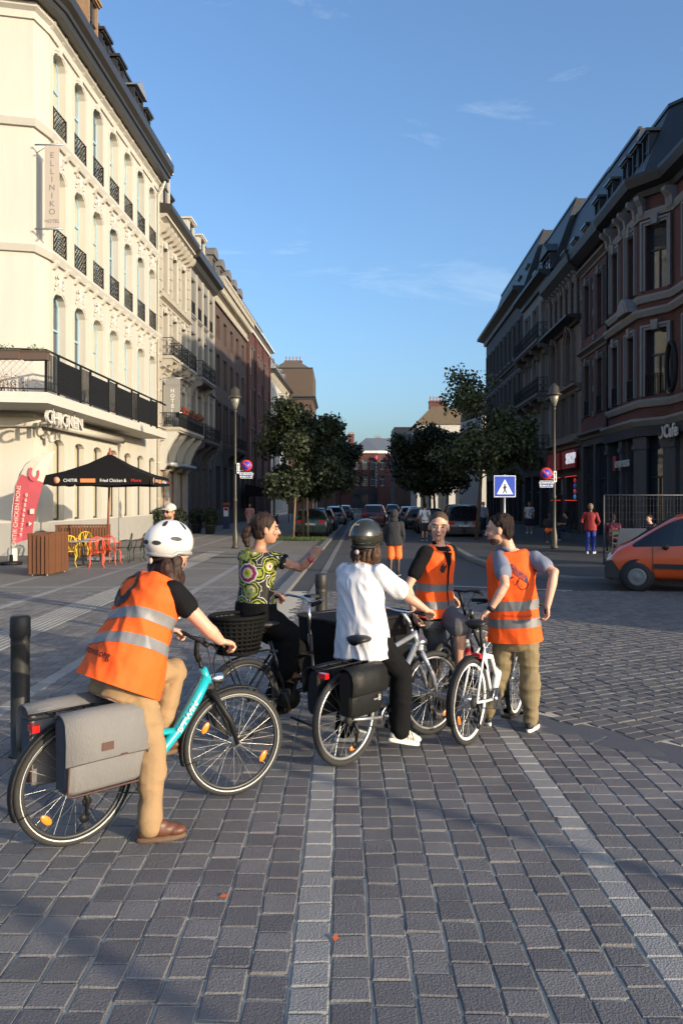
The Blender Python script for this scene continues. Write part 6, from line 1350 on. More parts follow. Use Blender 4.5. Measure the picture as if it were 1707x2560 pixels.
for cx, ct, sc, c in ((-.09, .93, 1.0, (.50, .47, .04)), (-.05, .0, .9, (.50, .46, .06)), (.03, .30, .8, (.16, .22, .06))):
    pet = [(sc * .075 * (.55 + .45 * abs(math.cos(2.5 * t))) * math.cos(t), sc * .06 * (.55 + .45 * abs(math.cos(2.5 * t))) * math.sin(t)) for t in [k * 2 * math.pi / 40 for k in range(40)]]
    on_surface(flat_shape(pet, mat('petal %.2f' % ct, c, .8)), topE, eE, relp(fE, ct, cx), rE, upE, off=.005, sub=4)
    on_surface(flat_shape([(.012 * math.cos(k * .6), .012 * math.sin(k * .6)) for k in range(10)], mat('medallion 1', (.3, .03, .12), .8)), topE, eE, relp(fE, ct, cx), rE, upE, off=.007)
def exE(mb, rot):
    for f_, u_, r_ in ((-.115, .02, .04), (-.145, -.005, .042), (-.155, -.045, .042), (-.15, -.085, .036), (-.14, -.12, .025)): mb.ell(fE.hp(f_, 0, u_), r_, seg=10, rings=8)
fE.hair(eE, mat('dark ponytail hair', (.024, .012, .008), .6, spec=.25, var=.3, vs=40, bump=.4, bs=60), cut=(.045, .03, .85, -.52), extra=exE, amp=.006); fE.eyes(eE, smile=True, teeth=True)
m_ = MB(T=fE.T); dd = (fE.wr - fE.er).normalized(); m_.tube([fE.wr - dd * .035, fE.wr - dd * .015], .033, 12); m_.build('bracelet', mat('pink bracelet', (.6, .03, .12), .5), eE)
sd = mat('brown sandal', (.16, .06, .03), .6); fE.shoe(eE, 'r', sd, bsole); fE.shoe(eE, 'l', sd, bsole)
# ---------------------------------------------------------------- street furniture
lampm = mat('bronze grey lamp paint', (.055, .05, .04), .45, metal=.3, var=.1)
milk = mat('lamp glass', (.2, .19, .16), .25, coat=.5)
def lamp(label, x, y, H=6.6):
    e = empty('street_lamp', (x, y, 0), 0, label, 'lamp', 'street lamps'); k = H / 6.6
    m = MB(); m.lathe([(.15, 0), (.15, .08), (.115, .12), (.12, .5), (.10, .58), (.085, .7), (.06, .8), (.06, 1.9), (.072, 1.93), (.072, 2.0), (.05, 2.05), (.04, 5.55 * k), (.065, 5.6 * k), (.04, 5.66 * k)], seg=14); m.build('post', lampm, e)
    m = MB(); m.lathe([(.05, 5.67 * k), (.12, 5.88 * k), (.18, 6.1 * k), (.16, 6.12 * k)], seg=16); m.build('lantern_glass', milk, e)
    m = MB(); m.lathe([(.28, 6.12 * k), (.285, 6.16 * k), (.18, 6.24 * k), (.17, 6.45 * k), (.10, 6.52 * k), (.04, 6.6 * k)], seg=18); m.build('lantern_hood', lampm, e)
    return e
lamp('tall lamp post with bell lantern at the left kerb carrying a no parking sign', -4.32, 32)
lamp('dark lamp post farther along beside the left tree', -3.95, 46)
lamp('lamp post in front of the shops on the right pavement', 8.1, 29.9, 6.3).location.z = .115
blue = mat('sign blue', (.02, .06, .42), .4); red = mat('sign red', (.55, .03, .04), .4); wht = mat('sign white', (.75, .75, .75), .4); dnavy = mat('plate navy', (.03, .08, .22), .4)
def disc(r, y0, y1, c, n=28): return MB().lathe([(r, y0), (r, y1)], c, n, axis='y')
def noparking(label, x, y, z, dx):
    e = empty('no_parking_sign', (x + dx, y - .12, z), 0, label, 'sign', 'no parking signs')
    disc(.235, 0, .02, (0, 0, 0)).build('disc', red, e); disc(.17, -.004, -.001, (0, 0, 0)).build('blue_field', blue, e)
    m = MB(); m.bar((-.12, -.007, .12), (.12, -.007, -.12), .004, .05, up=(1, 0, 1)); m.build('bar', red, e)
    m = MB(); m.box(-.24, 0, -.52, .24, .015, -.27); m.build('plate', wht, e); m = MB(); m.box(-.225, -.004, -.505, .225, -.001, -.285); m.build('plate_field', dnavy, e)
    put_text('LE DIMANCHE', .062, wht, e, (0, -.007, -.35), (1, 0, 0), (0, 0, 1), ext=.001, bold=.002); put_text('DE 06H. À 14H.', .055, wht, e, (0, -.007, -.45), (1, 0, 0), (0, 0, 1), ext=.001, bold=.002)
    m = MB(); sgn = -1 if dx > 0 else 1; cx = sgn * .33
    m.box(cx - .055, 0, -.32, cx + .055, .015, .1); m.build('arrow_plate', wht, e)
    m = MB(); m.bar((cx, -.004, -.25), (cx, -.004, .03), .004, .02, up=(1, 0, 0)); [m.prism([(cx - .035, z0), (cx + .035, z0), (cx, z1)], -.006, -.002) for z0, z1 in ((0, .07), (-.22, -.29))]; m.build('arrow', black, e)
    m = MB()
    for z_ in (-.02, -.2): m.tube([(-dx, .12, z_), (cx, .02, z_), (0, .03, z_)], .014, 6)
    m.build('clamp', zinc, e); return e
noparking('round no parking sign with Sunday plate on the left lamp post', -4.32, 32, 3.37, .46)
noparking('round no parking sign with Sunday plate on the right lamp post', 8.1, 29.9, 2.97, -.33)
e = empty('crossing_sign', (4.53, 21.8, 0), 0, 'square blue pedestrian crossing sign on a thin grey post', 'sign')
m = MB(); m.tube([(0, .04, 0), (0, .04, 2.68)], .03, 8); m.build('post', zinc, e)
m = MB(); m.box(-.3, -.012, 2.05, .3, .01, 2.65); m.build('panel', wht, e); m = MB(); m.box(-.28, -.018, 2.07, .28, -.014, 2.63); m.build('blue_field', blue, e)
m = MB(); m.prism([(-.225, 2.13), (.225, 2.13), (0, 2.55)], -.024, -.02); m.build('triangle', wht, e)
m = MB(); y = -.03; m.ell((0, y, 2.40), (.02, .003, .024)); m.bar((0, y, 2.37), (-.005, y, 2.27), .004, .045, up=(1, 0, 0))
for a, b in (((0, 2.28), (-.045, 2.16)), ((0, 2.28), (.05, 2.16)), ((0, 2.355), (-.05, 2.30)), ((0, 2.355), (.055, 2.31))): m.bar((a[0], y, a[1]), (b[0], y, b[1]), .004, .02, up=(1, 0, 0))
m.build('walking_figure', black, e)
bol = mat('dark bollard paint', (.025, .024, .022), .55, var=.15, vs=8, metal=.2)
def bollard(label, x, y, h=1.08):
    o = MB(); o.lathe([(.085, 0), (.085, .02), (.07, .03), (.07, h - .22), (.073, h - .21), (.07, h - .2), (.07, h - .17), (.076, h - .16), (.076, h - .015), (.065, h), (.0, h)], seg=20); b = o.build('bollard', bol, None, (x, y, 0)); return tag(b, label, 'bollard', 'dark metal bollards')
bollard('dark metal bollard at the left edge beside the grey panniers', -2.47, 6.04); bollard('dark bollard behind the cargo bicycle handlebar', -.245, 9.5)
wb_ = LW(bikeC, .52, -.055, .52); e = empty('water_bottle', wb_, 0, 'white and red drinking bottle on the black bicycle frame', 'bottle'); MB().lathe([(.0, -.1), (.036, -.1), (.037, .06), (.026, .09), (.02, .12), (.0, .12)], seg=14).build('flask', mat('white bottle', (.5, .48, .46), .4), e); MB().lathe([(.0375, -.02), (.0385, -.01), (.0385, .04), (.0375, .05)], seg=14).build('label_band', red, e)
# two unseen lamp posts off to the right, added to cast long shadow bands
lamp('unseen lamp post added right of the square to cast a shadow band', 8.2, -1.0)
lamp('second unseen lamp post added right of the square to cast a shadow band', 6.2, -2.3)
# ---------------------------------------------------------------- trees
bark = mat('bark', (.07, .05, .035), .9, var=.3, vs=12, bump=.5, bs=25)
def leaf_mat(n, c): 
    m = mat(n, c, .6, objrand=0, var=.35, vs=3); m.node_tree.nodes['Principled BSDF'].inputs['Subsurface Weight'].default_value = 0; return m
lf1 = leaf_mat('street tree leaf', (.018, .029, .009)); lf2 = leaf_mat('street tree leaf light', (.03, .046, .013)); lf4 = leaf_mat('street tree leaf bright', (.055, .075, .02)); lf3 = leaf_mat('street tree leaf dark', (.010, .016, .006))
def tree(label, x, y, H, W, h0, n, seed, airy=.0, z=0, lean=0, leaf=.10, group='street trees', lit=0):
    rd = random.Random(seed); e = empty('tree', (x, y, z), 0, label, 'tree', group); m = MB()
    top = V((lean, 0, H * .86)); tp = [V((0, 0, 0)), V((lean * .2 + .03, .02, h0 * .6)), V((lean * .4, 0, h0)), V((lean * .7, .05, H * .6)), top]; m.tube(tp, [.11, .085, .075, .045, .012], 8); ends = []
    nl = int(16 + airy * 4)
    for i in range(nl):
        t = rd.uniform(.0, 1); b = V((lean * .4, 0, h0)).lerp(top, t * .92); a = i * 2.4 + rd.uniform(-.4, .4); L = W * .5 * (1 - .55 * abs(t - .35)) * rd.uniform(.7, 1.12); d = V((math.cos(a), math.sin(a), rd.uniform(.25, .8)))
        mid = b + d * L * .5 + V((0, 0, .1)); en = b + d * L * (1 if d.z < .6 else .85); m.tube([b, mid, en], [.035 * (1 - t * .5), .02, .006], 5); ends.append((mid, .30 * W * .5)); ends.append((en, .34 * W * .5))
        for _ in range(2): s_ = mid.lerp(en, rd.uniform(.3, 1)); q_ = s_ + V((rd.uniform(-1, 1), rd.uniform(-1, 1), rd.uniform(-.2, .9))) * L * .38; m.tube([s_, q_], [.01, .004], 4); ends.append((q_, .24 * W * .5))
    ends.append((top, .3 * W * .5)); m.build('trunk', bark, e)
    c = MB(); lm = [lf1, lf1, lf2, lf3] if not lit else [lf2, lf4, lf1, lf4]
    tot = sum(r ** 2 for _, r in ends)
    for p, r in ends:
        k = int(n * r * r / tot * rd.uniform(.6, 1.35))
        for _ in range(k):
            a = V((rd.gauss(0, 1), rd.gauss(0, 1), rd.gauss(0, .8))).normalized() * r * rd.random() ** .42
            u = V((rd.gauss(0, 1), rd.gauss(0, 1), rd.gauss(0, .7) - .4)).normalized(); w = u.orthogonal().normalized(); w.rotate(MX.Rotation(rd.uniform(0, 6.28), 3, u)); L = leaf * rd.uniform(.55, 1.2); o = p + a
            c.add([o, o + u * L * .5 + w * L * .3, o + u * L, o + u * L * .5 - w * L * .3], [(0, 1, 2, 3)], rd.randrange(4))
    c.build('crown', lm, e, fix=False); return e
tree('dense dark street tree standing by the left kerb', -2.05, 41.6, 7.4, 4.6, 1.6, 30000, 1, leaf=.23)
tree('second tree behind the dense left tree', -1.0, 50, 7.0, 4.0, 1.9, 12000, 2, leaf=.24)
tree('third small tree farther along the left kerb', -.1, 63, 7.0, 4.0, 2.0, 6000, 3, leaf=.2)
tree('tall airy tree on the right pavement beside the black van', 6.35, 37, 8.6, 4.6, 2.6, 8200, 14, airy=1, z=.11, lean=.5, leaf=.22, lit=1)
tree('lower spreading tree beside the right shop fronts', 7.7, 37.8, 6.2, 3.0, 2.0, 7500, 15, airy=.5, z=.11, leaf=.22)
tree('round dark tree behind the right tree', 5.9, 50, 6.9, 4.6, 1.9, 20000, 6, z=.11, leaf=.23)
tree('far right tree in front of the white house', 6.6, 63, 7.6, 5.2, 2.0, 9000, 7, z=.11, leaf=.24)
gr = MB(); rd = random.Random(2)
for _ in range(900):
    p = V((-2.05 + rd.uniform(-1.3, 1.3), 38.6 + rd.uniform(-.9, .9), 0)); a = rd.uniform(0, 6.28); gr.add([p + V((.02 * math.cos(a), .02 * math.sin(a), 0)), p - V((.02 * math.cos(a), .02 * math.sin(a), 0)), p + V((rd.uniform(-.06, .06), rd.uniform(-.06, .06), rd.uniform(.08, .2)))], [(0, 1, 2)])
tag(gr.build('grass', mat('tree pit grass', (.05, .085, .02), .8), fix=False), kind='stuff')
# stakes beside the young tree
for i, (x, y) in enumerate(((-2.45, 40.1), (-1.7, 40.2))):
    o = MB().tube([(0, 0, 0), (.1 if i == 0 else -.05, 0, 2.1)], .04, 7).build('tree_stake', wood_d, None, (x, y, 0)); tag(o, ['left leaning wooden stake of the dense left tree', 'right wooden stake of the dense left tree'][i], 'stake', 'tree stakes')
# ---------------------------------------------------------------- vehicles
carglass = mat('car glass', (.012, .014, .017), .05, coat=.3); plate_w = mat('number plate', (.55, .55, .55), .4); hubm = mat('alloy hub', (.2, .2, .2), .5, metal=.5); trimb = mat('black bumper plastic', (.018, .018, .019), .6)
def car(label, x, y, ang, paint, L=4.3, W=1.78, H=1.48, kind='hatch', name='car', z=0, plate='1-ABC-123', lens=None, group='cars parked along the street'):
    e = empty(name, (x, y, z), ang, label, 'van' if name != 'car' else 'car', group); w = W / 2
    # stations: x, half width, belt height, roof height, roof half width ; rear at 0
    if kind == 'hatch': st = [(0, .80, .62, .66, .75), (.05, .95, .82, .88, .86), (.12, .97, .92, 1.0, .84), (.55, 1, .93, H - .12, .66), (.9, 1, .93, H - .02, .68), (1.9, 1, .92, H, .7), (2.5, 1, .91, H - .05, .69), (3.15, .99, .9, .98, .82), (3.6, .97, .86, .9, .8), (4.1, .90, .72, .76, .72), (4.3, .75, .55, .58, .6)]; gl = (.12, 3.15); side = (.3, 3.1); sw = .84
    elif kind == 'estate': st = [(0, .85, .66, .70, .8), (.05, .96, .86, .92, .87), (.10, .98, .95, 1.02, .86), (.38, 1, .96, H - .08, .72), (.7, 1, .96, H, .73), (2.2, 1, .93, H, .73), (2.7, 1, .92, H - .06, .7), (3.35, .99, .91, .98, .83), (3.8, .97, .87, .91, .8), (4.3, .90, .72, .76, .72), (4.5, .75, .55, .58, .6)]; gl = (.10, 3.35); side = (.3, 3.3); sw = .84
    else: st = [(0, .97, 1.0, H - .10, .80), (.04, 1, 1.02, H - .03, .84), (.3, 1, 1.02, H, .85), (2.2, 1, 1.0, H, .82), (2.5, 1, .98, H - .04, .79), (2.95, 1, .97, H - .30, .76), (3.45, .985, .95, 1.04, .80), (3.72, .97, .88, .95, .80), (3.88, .90, .72, .77, .74), (3.95, .84, .52, .56, .70)]; gl = (2.2, 3.45); side = (2.1, 3.40); sw = .80
    sc = L / st[-1][0]; rings = []
    for sx, wk, zb, zr, wr in st:
        ww = w * wk; rr = w * wr; rings.append([(sx * sc, -ww * .92, .20), (sx * sc, -ww, .36), (sx * sc, -ww * 1.01, (.36 + zb) / 2), (sx * sc, -ww * .97, zb), (sx * sc, -rr, zr - .05), (sx * sc, -rr * .86, zr), (sx * sc, 0, zr + .015), (sx * sc, rr * .86, zr), (sx * sc, rr, zr - .05), (sx * sc, ww * .97, zb), (sx * sc, ww * 1.01, (.36 + zb) / 2), (sx * sc, ww, .36), (sx * sc, ww * .92, .20)])
    n = 13; lf = MB()
    for i in range(len(rings) - 1):
        xm = (st[i][0] + st[i + 1][0]) / 2; climb = abs(st[i + 1][3] - st[i][3]) > .14
        for j in range(n):
            isg = (j in (5, 6) and climb and gl[0] <= xm <= gl[1]) or (j in (3, 8) and side[0] <= xm <= side[1])
            lf.add([rings[i][j], rings[i + 1][j], rings[i + 1][(j + 1) % n], rings[i][(j + 1) % n]], [(0, 1, 2, 3)], 1 if isg else 0, True)
    for rg_ in (rings[0], rings[-1]): cx = rg_[0][0]; lf.add(list(rg_) + [(cx, 0, (rg_[0][2] + rg_[6][2]) / 2)], [(k_, (k_ + 1) % n, n) for k_ in range(n)], 0, True)
    me = lf.mesh('tmp', [paint, carglass]); bm = bmesh.new(); bm.from_mesh(me); bmesh.ops.remove_doubles(bm, verts=bm.verts, dist=.0005); bmesh.ops.recalc_face_normals(bm, faces=bm.faces)
    cl_ = bm.edges.layers.float.new('crease_edge')
    for ed in bm.edges:
        ms = {f.material_index for f in ed.link_faces}
        if len(ms) > 1: ed[cl_] = .75
    bm.to_mesh(me); bm.free(); tmp = bpy.data.objects.new('tmp', me); sb_ = tmp.modifiers.new('s', 'SUBSURF'); sb_.levels = 2; sb_.render_levels = 2
    full = eval_mesh(tmp); bpy.data.objects.remove(tmp); bpy.data.meshes.remove(me)
    for nm_, mi_ in (('body', 0), ('windows', 1)):
        bm = bmesh.new(); bm.from_mesh(full); bmesh.ops.delete(bm, geom=[f for f in bm.faces if f.material_index != mi_], context='FACES')
        for f in bm.faces: f.material_index = 0; f.smooth = True
        m2 = bpy.data.meshes.new(nm_); bm.to_mesh(m2); bm.free(); m2.materials.clear(); m2.materials.append((paint, carglass)[mi_]); col(bpy.data.objects.new(nm_, m2), e)
    bpy.data.meshes.remove(full)
    axs = (.75 * sc, (L - (.82 if kind != 'van' else .62) * sc)); wr_ = .31
    for ax in axs:
        for s in (-1, 1):
            wl = empty('wheel'); wl.parent = e; wl.location = (ax, s * (w - .075), wr_)
            inst('tyre', cached(('ct', wr_), lambda: MB().lathe([(.19, -.1), (.28, -.1), (wr_, -.07), (wr_, .07), (.28, .1), (.19, .1)], seg=24, axis='y').mesh('tyre', rubber)), wl)
            inst('rim', cached('cr', lambda: (lambda m: (m.lathe([(.04, -.118), (.06, -.112), (.15, -.106), (.185, -.112), (.19, -.104), (.19, .104), (.185, .112), (.15, .106), (.06, .112), (.04, .118)], seg=20, axis='y'), m)[1])(MB()).mesh('rim', hubm)), wl)
            ar = MB(); ar.lathe([(.36, -.004), (.36, .004)], (ax, s * (w * .985), wr_ + .02), 24, axis='y'); ar.build('arch_gap_shade', trimb, e)  # flat dark disc paints the shade of the gap around the tyre
    bp = MB(); bp.prism([(-.05, .25), (.08, .22), (.08, .52), (-.05, .50)], -w * .9, w * .9); bp.build('rear_bumper', trimb if kind == 'van' else paint, e)
    bp = MB(); bp.prism([(L - .12, .22), (L + .04, .25), (L + .05, .48), (L - .1, .56)], -w * .72, w * .72); bp.build('front_bumper', trimb, e)
    lens = lens or redlens
    for s in (-1, 1):
        m = MB(); yy = s * w * .80; m.box(-.03, min(yy, yy - s * .3), .74, .06, max(yy, yy - s * .3), .90) if kind != 'van' else m.box(-.02, min(yy, yy + s * .12), .75, .05, max(yy, yy + s * .12), 1.15); m.build('tail_light', lens, e)
        m = MB(); m.ell((L - (.22 if kind != 'van' else .16), s * w * .72, .70), (.19, .13, .09), MX.Rotation(R(25), 3, 'Y')); m.build('headlight', mat('headlight lens', (.5, .5, .5), .1, coat=1), e)
        m = MB(); m.ell((L * .70, s * (w + .1), .98), (.07, .11, .075)); m.build('mirror', trimb, e)
    m = MB(); m.box(-.062, -.26, .55 if kind == 'hatch' else .62, -.052, .26, .66 if kind == 'hatch' else .73); po = m.build('number_plate', plate_w, e)
    put_text(plate, .07, redlens if False else mat('plate red text', (.25, .02, .02), .5), po, (-.064, 0, .605 if kind == 'hatch' else .675), (0, -1, 0), (0, 0, 1), ext=.001)
    return e
SD = math.atan2(1, .0385)
green_p = mat('dark green car paint', (.012, .03, .022), .25, coat=.8); red_p = mat('dark red car paint', (.16, .01, .014), .25, coat=.8); black_p = mat('black car paint', (.01, .01, .013), .2, coat=.8); grey_p = mat('grey car paint', (.12, .12, .125), .25, metal=.5, coat=.6); white_p = mat('white car paint', (.55, .55, .55), .3, coat=.6); blue_p = mat('blue black car paint', (.012, .016, .035), .2, coat=.8)
car('dark green estate parked behind the dense left tree', -1.66, 42, SD, green_p, 4.5, 1.85, 1.5, 'estate')
car('black hatchback with pale bumper parked ahead of the green estate', -1.3, 48.5, SD, black_p, kind='hatch')
car('grey car farther along the left kerb', -.6, 62, SD, grey_p); car('dark car far along the left kerb', .2, 76, SD, blue_p)
car('dark red suv driving away in the middle of the street', 2.35, 58.5, SD - R(4), red_p, 4.4, 1.85, 1.62, 'estate', group='cars driving away')
car('pale car ahead of the red suv', 2.9, 74, SD, white_p, group='cars driving away'); car('dark car waiting far down the street', 6.0, 92, SD, black_p, group='cars driving away')
car('black people carrier parked at the right kerb', 6.15, 39.5, SD, black_p, 4.6, 1.9, 1.75, 'estate', plate='1-XKR-504')
car('black saloon parked ahead of the black people carrier', 5.35, 46, SD, blue_p); car('dark hatchback third along the right kerb', 5.2, 53, SD, black_p); car('grey car fourth along the right kerb', 5.3, 61, SD, grey_p)
orange_p = mat('orange van paint', (.62, .075, .008), .3, coat=.7)
ev = car('small orange delivery van at the right picture edge', 9.8, 16.6, math.pi - R(20), orange_p, 3.96, 1.72, 1.68, 'van', 'delivery_van', group='vehicles')
w = .86; m = MB(); sl_ = -1
for xx in (2.02, 3.02): m.box(xx - .006, w * 1.008, .42, xx + .006, w * 1.013, .98)
m.build('door_seam', trimb, ev); m = MB(); m.box(.3, w * 1.0, .50, 1.95, w * 1.03, .60); m.box(2.1, w * 1.0, .50, 3.0, w * 1.03, .60); m.build('side_moulding', trimb, ev)
m = MB(); m.box(2.08, w * 1.0, .86, 2.16, w * 1.04, 1.02); m.build('door_handle', trimb, ev); m = MB(); m.box(1.4, w * .9, 1.05, 1.98, w * .99, 1.09); m.build('sliding_rail', trimb, ev)
m = MB(); m.prism([(3.6, .25), (3.99, .28), (4.0, .62), (3.86, .66), (3.7, .45)], -w * .97, w * .97); m.build('nose_bumper', trimb, ev)

# unseen bus, added off to the right so its shadow darkens the carriageway
e = empty('shade_bus', (14.2, 11.5, 0), R(90), 'unseen city bus added right of the square to shade the carriageway', 'bus', 'vehicles'); bw = 1.25
m = MB(); m.prism([(-6, .35), (5.8, .35), (6, .8), (6, 2.6), (5.7, 3.05), (-5.8, 3.05), (-6, 2.7)], -bw, bw); m.build('body', mat('pale bus paint', (.5, .5, .48), .35, coat=.5), e)
for s in (-1, 1):
    for k in range(7): x0 = -5.6 + k * 1.6; m = MB(); m.box(x0, s * bw if s > 0 else s * bw - .012, 1.35, x0 + 1.45, s * bw + .012 if s > 0 else s * bw, 2.5); m.build('window', carglass, e)
    for ax in (-3.4, 3.6): m = MB(); m.lathe([(.3, -.12), (.46, -.12), (.48, .0), (.46, .12), (.3, .12)], (ax, s * (bw - .1), .48), 20, axis='y'); m.build('wheel', rubber, e)
# ---------------------------------------------------------------- cafe terrace at the corner hotel
wood = mat('slatted brown wood', (.13, .052, .022), .65, objrand=.35, var=.35, vs=6, stretch=(8, 8, 1), bump=.2, bs=20)
def slat_planter(label, x, y, w, d, h, rz=0):
    e = empty('slatted_planter', (x, y, 0), rz, label, 'planter', 'slatted wooden planters'); m = MB(); m.box(.03, .03, .06, w - .03, d - .03, h - .1); m.build('box', wood_d if False else mat('dark planter lining', (.04, .025, .018), .8), e)
    sm = cached(('slat', h), lambda: MB().box(-.036, -.014, .05, .036, .014, h).mesh('slat', wood)); n1, n2 = int(w / .095), int(d / .095)
    for k in range(n1):
        for yy in (0, d): inst('slat', sm, e, ((k + .5) * w / n1, yy, 0))
    for k in range(n2):
        for xx in (0, w): inst('slat', sm, e, (xx, (k + .5) * d / n2, 0), R(90))
    m = MB()
    for xx in (.08, w - .08):
        for yy in (.08, d - .08): m.lathe([(.03, 0), (.03, .05)], (xx, yy, 0), 8)
    m.build('castor', zinc, e)
    m = MB(); m.box(-.02, -.02, h - .03, w + .02, .05, h + .002); m.box(-.02, d - .05, h - .03, w + .02, d + .02, h + .002); m.box(-.02, .05, h - .03, .05, d - .05, h + .001); m.box(w - .05, .05, h - .03, w + .02, d - .05, h + .001); m.build('rim', wood, e); return e
slat_planter('brown slatted planter box in front of the cafe tables', -8.1, 20.3, .55, 1.25, 1.1, R(-3)); slat_planter('brown slatted planter box against the hotel wall behind the tables', -9.9, 27.2, 1.75, .55, 1.1, R(8))
def bistro(label, x, y, rz, m_):
    e = empty('bistro_chair', (x, y, 0), rz, label, 'chair', 'metal bistro chairs')
    m = MB(); m.lathe([(.0, .445), (.2, .445), (.215, .455), (.2, .465), (0, .465)], seg=18); m.build('seat', m_, e)
    for sx in (-1, 1):
        for sy in (-1, 1):
            m = MB(); m.tube([(sx * .15, sy * .15, .45), (sx * .19, sy * .19, .3), (sx * .17, sy * .17, .12), (sx * .215, sy * .215, 0)], [.022, .019, .016, .018], 7); m.build('leg', m_, e)
    m = MB(); m.tube([(-.17, .17, .45), (-.2, .22, .62), (-.21, .25, .76), (-.14, .27, .87), (0, .275, .91), (.14, .27, .87), (.21, .25, .76), (.2, .22, .62), (.17, .17, .45)], .019, 7)
    for a, b in (((-.10, .46), (-.16, .84)), ((.10, .46), (.16, .84)), ((0, .46), (0, .9)), ((-.05, .46), (.08, .88)), ((.05, .46), (-.08, .88))): m.tube([(a[0], .18, a[1]), ((a[0] + b[0]) * .62, .235, (a[1] + b[1]) / 2), (b[0], .27, b[1])], .012, 5)
    m.build('backrest', m_, e); m = MB()
    for s in (-1, 1): m.tube([(s * .205, .235, .68), (s * .25, .1, .69), (s * .24, -.08, .67), (s * .2, -.1, .6), (s * .17, -.13, .46)], .012, 6)
    m.build('armrests', m_, e); return e
oc = mat('coral chair paint', (.62, .075, .03), .4); yc = mat('yellow chair paint', (.75, .48, .02), .4); gc = mat('anthracite chair paint', (.03, .033, .03), .45)
bistro('nearest coral metal chair at the cafe table', -7.15, 22.9, R(200), oc); bistro('coral metal chair behind the nearest coral chair', -7.0, 24.0, R(170), oc)
bistro('yellow metal chair beside the wooden planter', -8.05, 23.2, R(20), yc); bistro('yellow metal chair at the far side of the tables', -8.6, 26.2, R(5), yc); bistro('coral chair at the back by the wall planter', -9.3, 25.9, R(0), oc)
bistro('dark metal chair under the parasol', -6.95, 25.0, R(-80), gc); bistro('dark metal chair right of the parasol pole', -6.55, 25.2, R(-95), gc); bistro('dark metal chair farthest right under the parasol', -6.45, 26.2, R(-90), gc)
def ctable(label, x, y, m_, w=.7, z=0, grp='cafe tables'):
    e = empty('cafe_table', (x, y, z), 0, label, 'table', grp); m = MB(); m.box(-w / 2, -w / 2, .72, w / 2, w / 2, .75); m.build('table_top', m_, e)
    m = MB(); m.lathe([(.03, .02), (.03, .72)], seg=10); m.build('column', gc, e); m = MB(); m.bar((-.25, 0, .02), (.25, 0, .02), .05, .03); m.bar((0, -.25, .021), (0, .25, .021), .05, .03); m.build('foot', gc, e); return e
tt = mat('grey table top', (.30, .29, .28), .5); ctable('grey cafe table beside the coral chairs', -7.75, 23.6, tt, .8); ctable('second cafe table under the parasol', -7.7, 25.1, tt, .8)
# parasol
e = empty('parasol', (-7.6, 25.8, 0), R(2), 'big square black parasol with printed valance over the cafe tables', 'parasol'); pc = mat('black parasol cloth', (.008, .0075, .0075), .85, spec=.15, var=.2, vs=6); a = 1.62; zt, zr = 3.50, 2.72
for k in range(4):
    t = k * math.pi / 2; Rk = MX.Rotation(t, 4, 'Z'); m = MB(T=Rk); n = 6
    rows = [[((-a + 2 * a * i / n) * s, -a * s, zt + (zr - zt) * s - .10 * math.sin(math.pi * s) * 1 + (.0) - .03 * math.sin(math.pi * i / n) * s) for i in range(n + 1)] for s in (.02, .35, .7, 1.0)]
    for r0, r1 in zip(rows, rows[1:]):
        for i in range(n): m.add([r0[i], r0[i + 1], r1[i + 1], r1[i]], [(0, 1, 2, 3)], 0, True)
    m.build('canopy_panel', pc, e)
    m = MB(T=Rk); low = [(x_, -a - .03 - .01 * (i % 2), z_ - .27 - .02 * math.sin(i * 2.1)) for i, (x_, y_, z_) in enumerate(rows[-1])]
    for i in range(n): m.add([rows[-1][i], rows[-1][i + 1], low[i + 1], low[i]], [(0, 1, 2, 3)], 0, True)
    vo_ = m.build('valance', pc, e)
    if k in (0, 1):
        mt = Rk.to_3x3()
        def pt3(x_, z_): return mt @ V((x_, -a - .05, z_))
        xd = mt @ V((1, 0, 0)); put_text('CHITIR', .095, wht, vo_, pt3(-.78, zr - .15), xd, (0, 0, 1), ext=.001); put_text('Fried Chicken &', .10, wht, vo_, pt3(.52, zr - .15), xd, (0, 0, 1), ext=.001, sx=.85); put_text('More', .10, red, vo_, pt3(1.22, zr - .15), xd, (0, 0, 1), ext=.001)
        m = MB(T=Rk); m.box(-.48, -a - .052, zr - .21, -.02, -a - .048, zr - .09); m.build('print_patch', mat('orange print', (.55, .2, .07), .7), vo_)
        m = MB(T=Rk); m.lathe([(.10, 0), (.10, .004)], (-1.2, -a - .05, zr - .14), 14, axis='y'); m.build('print_logo', mat('peach print', (.6, .25, .15), .7), vo_)
m = MB(); m.tube([(-.12, .1, .1), (0, 0, zt - .05)], .035, 10); m.build('pole', redtrim, e); m = MB(); m.lathe([(.08, zt - .08), (.1, zt), (.03, zt + .08), (.05, zt + .13), (.01, zt + .2)], seg=10); m.build('finial', redtrim, e)
m = MB()
for k in range(8): t = k * math.pi / 4 + math.pi / 4; r_ = a * (1.36 if k % 2 == 0 else .98); m.tube([(0, 0, zt - .2), (r_ * math.cos(t) * .5, r_ * math.sin(t) * .5, (zt + zr) / 2 - .2), (r_ * math.cos(t) * .97, r_ * math.sin(t) * .97, zr - .07)], .014, 5)
m.build('ribs', redtrim, e); m = MB(); m.box(-.6, -.5, .03, .35, .5, .12); m.build('base_slab', zinc, e)
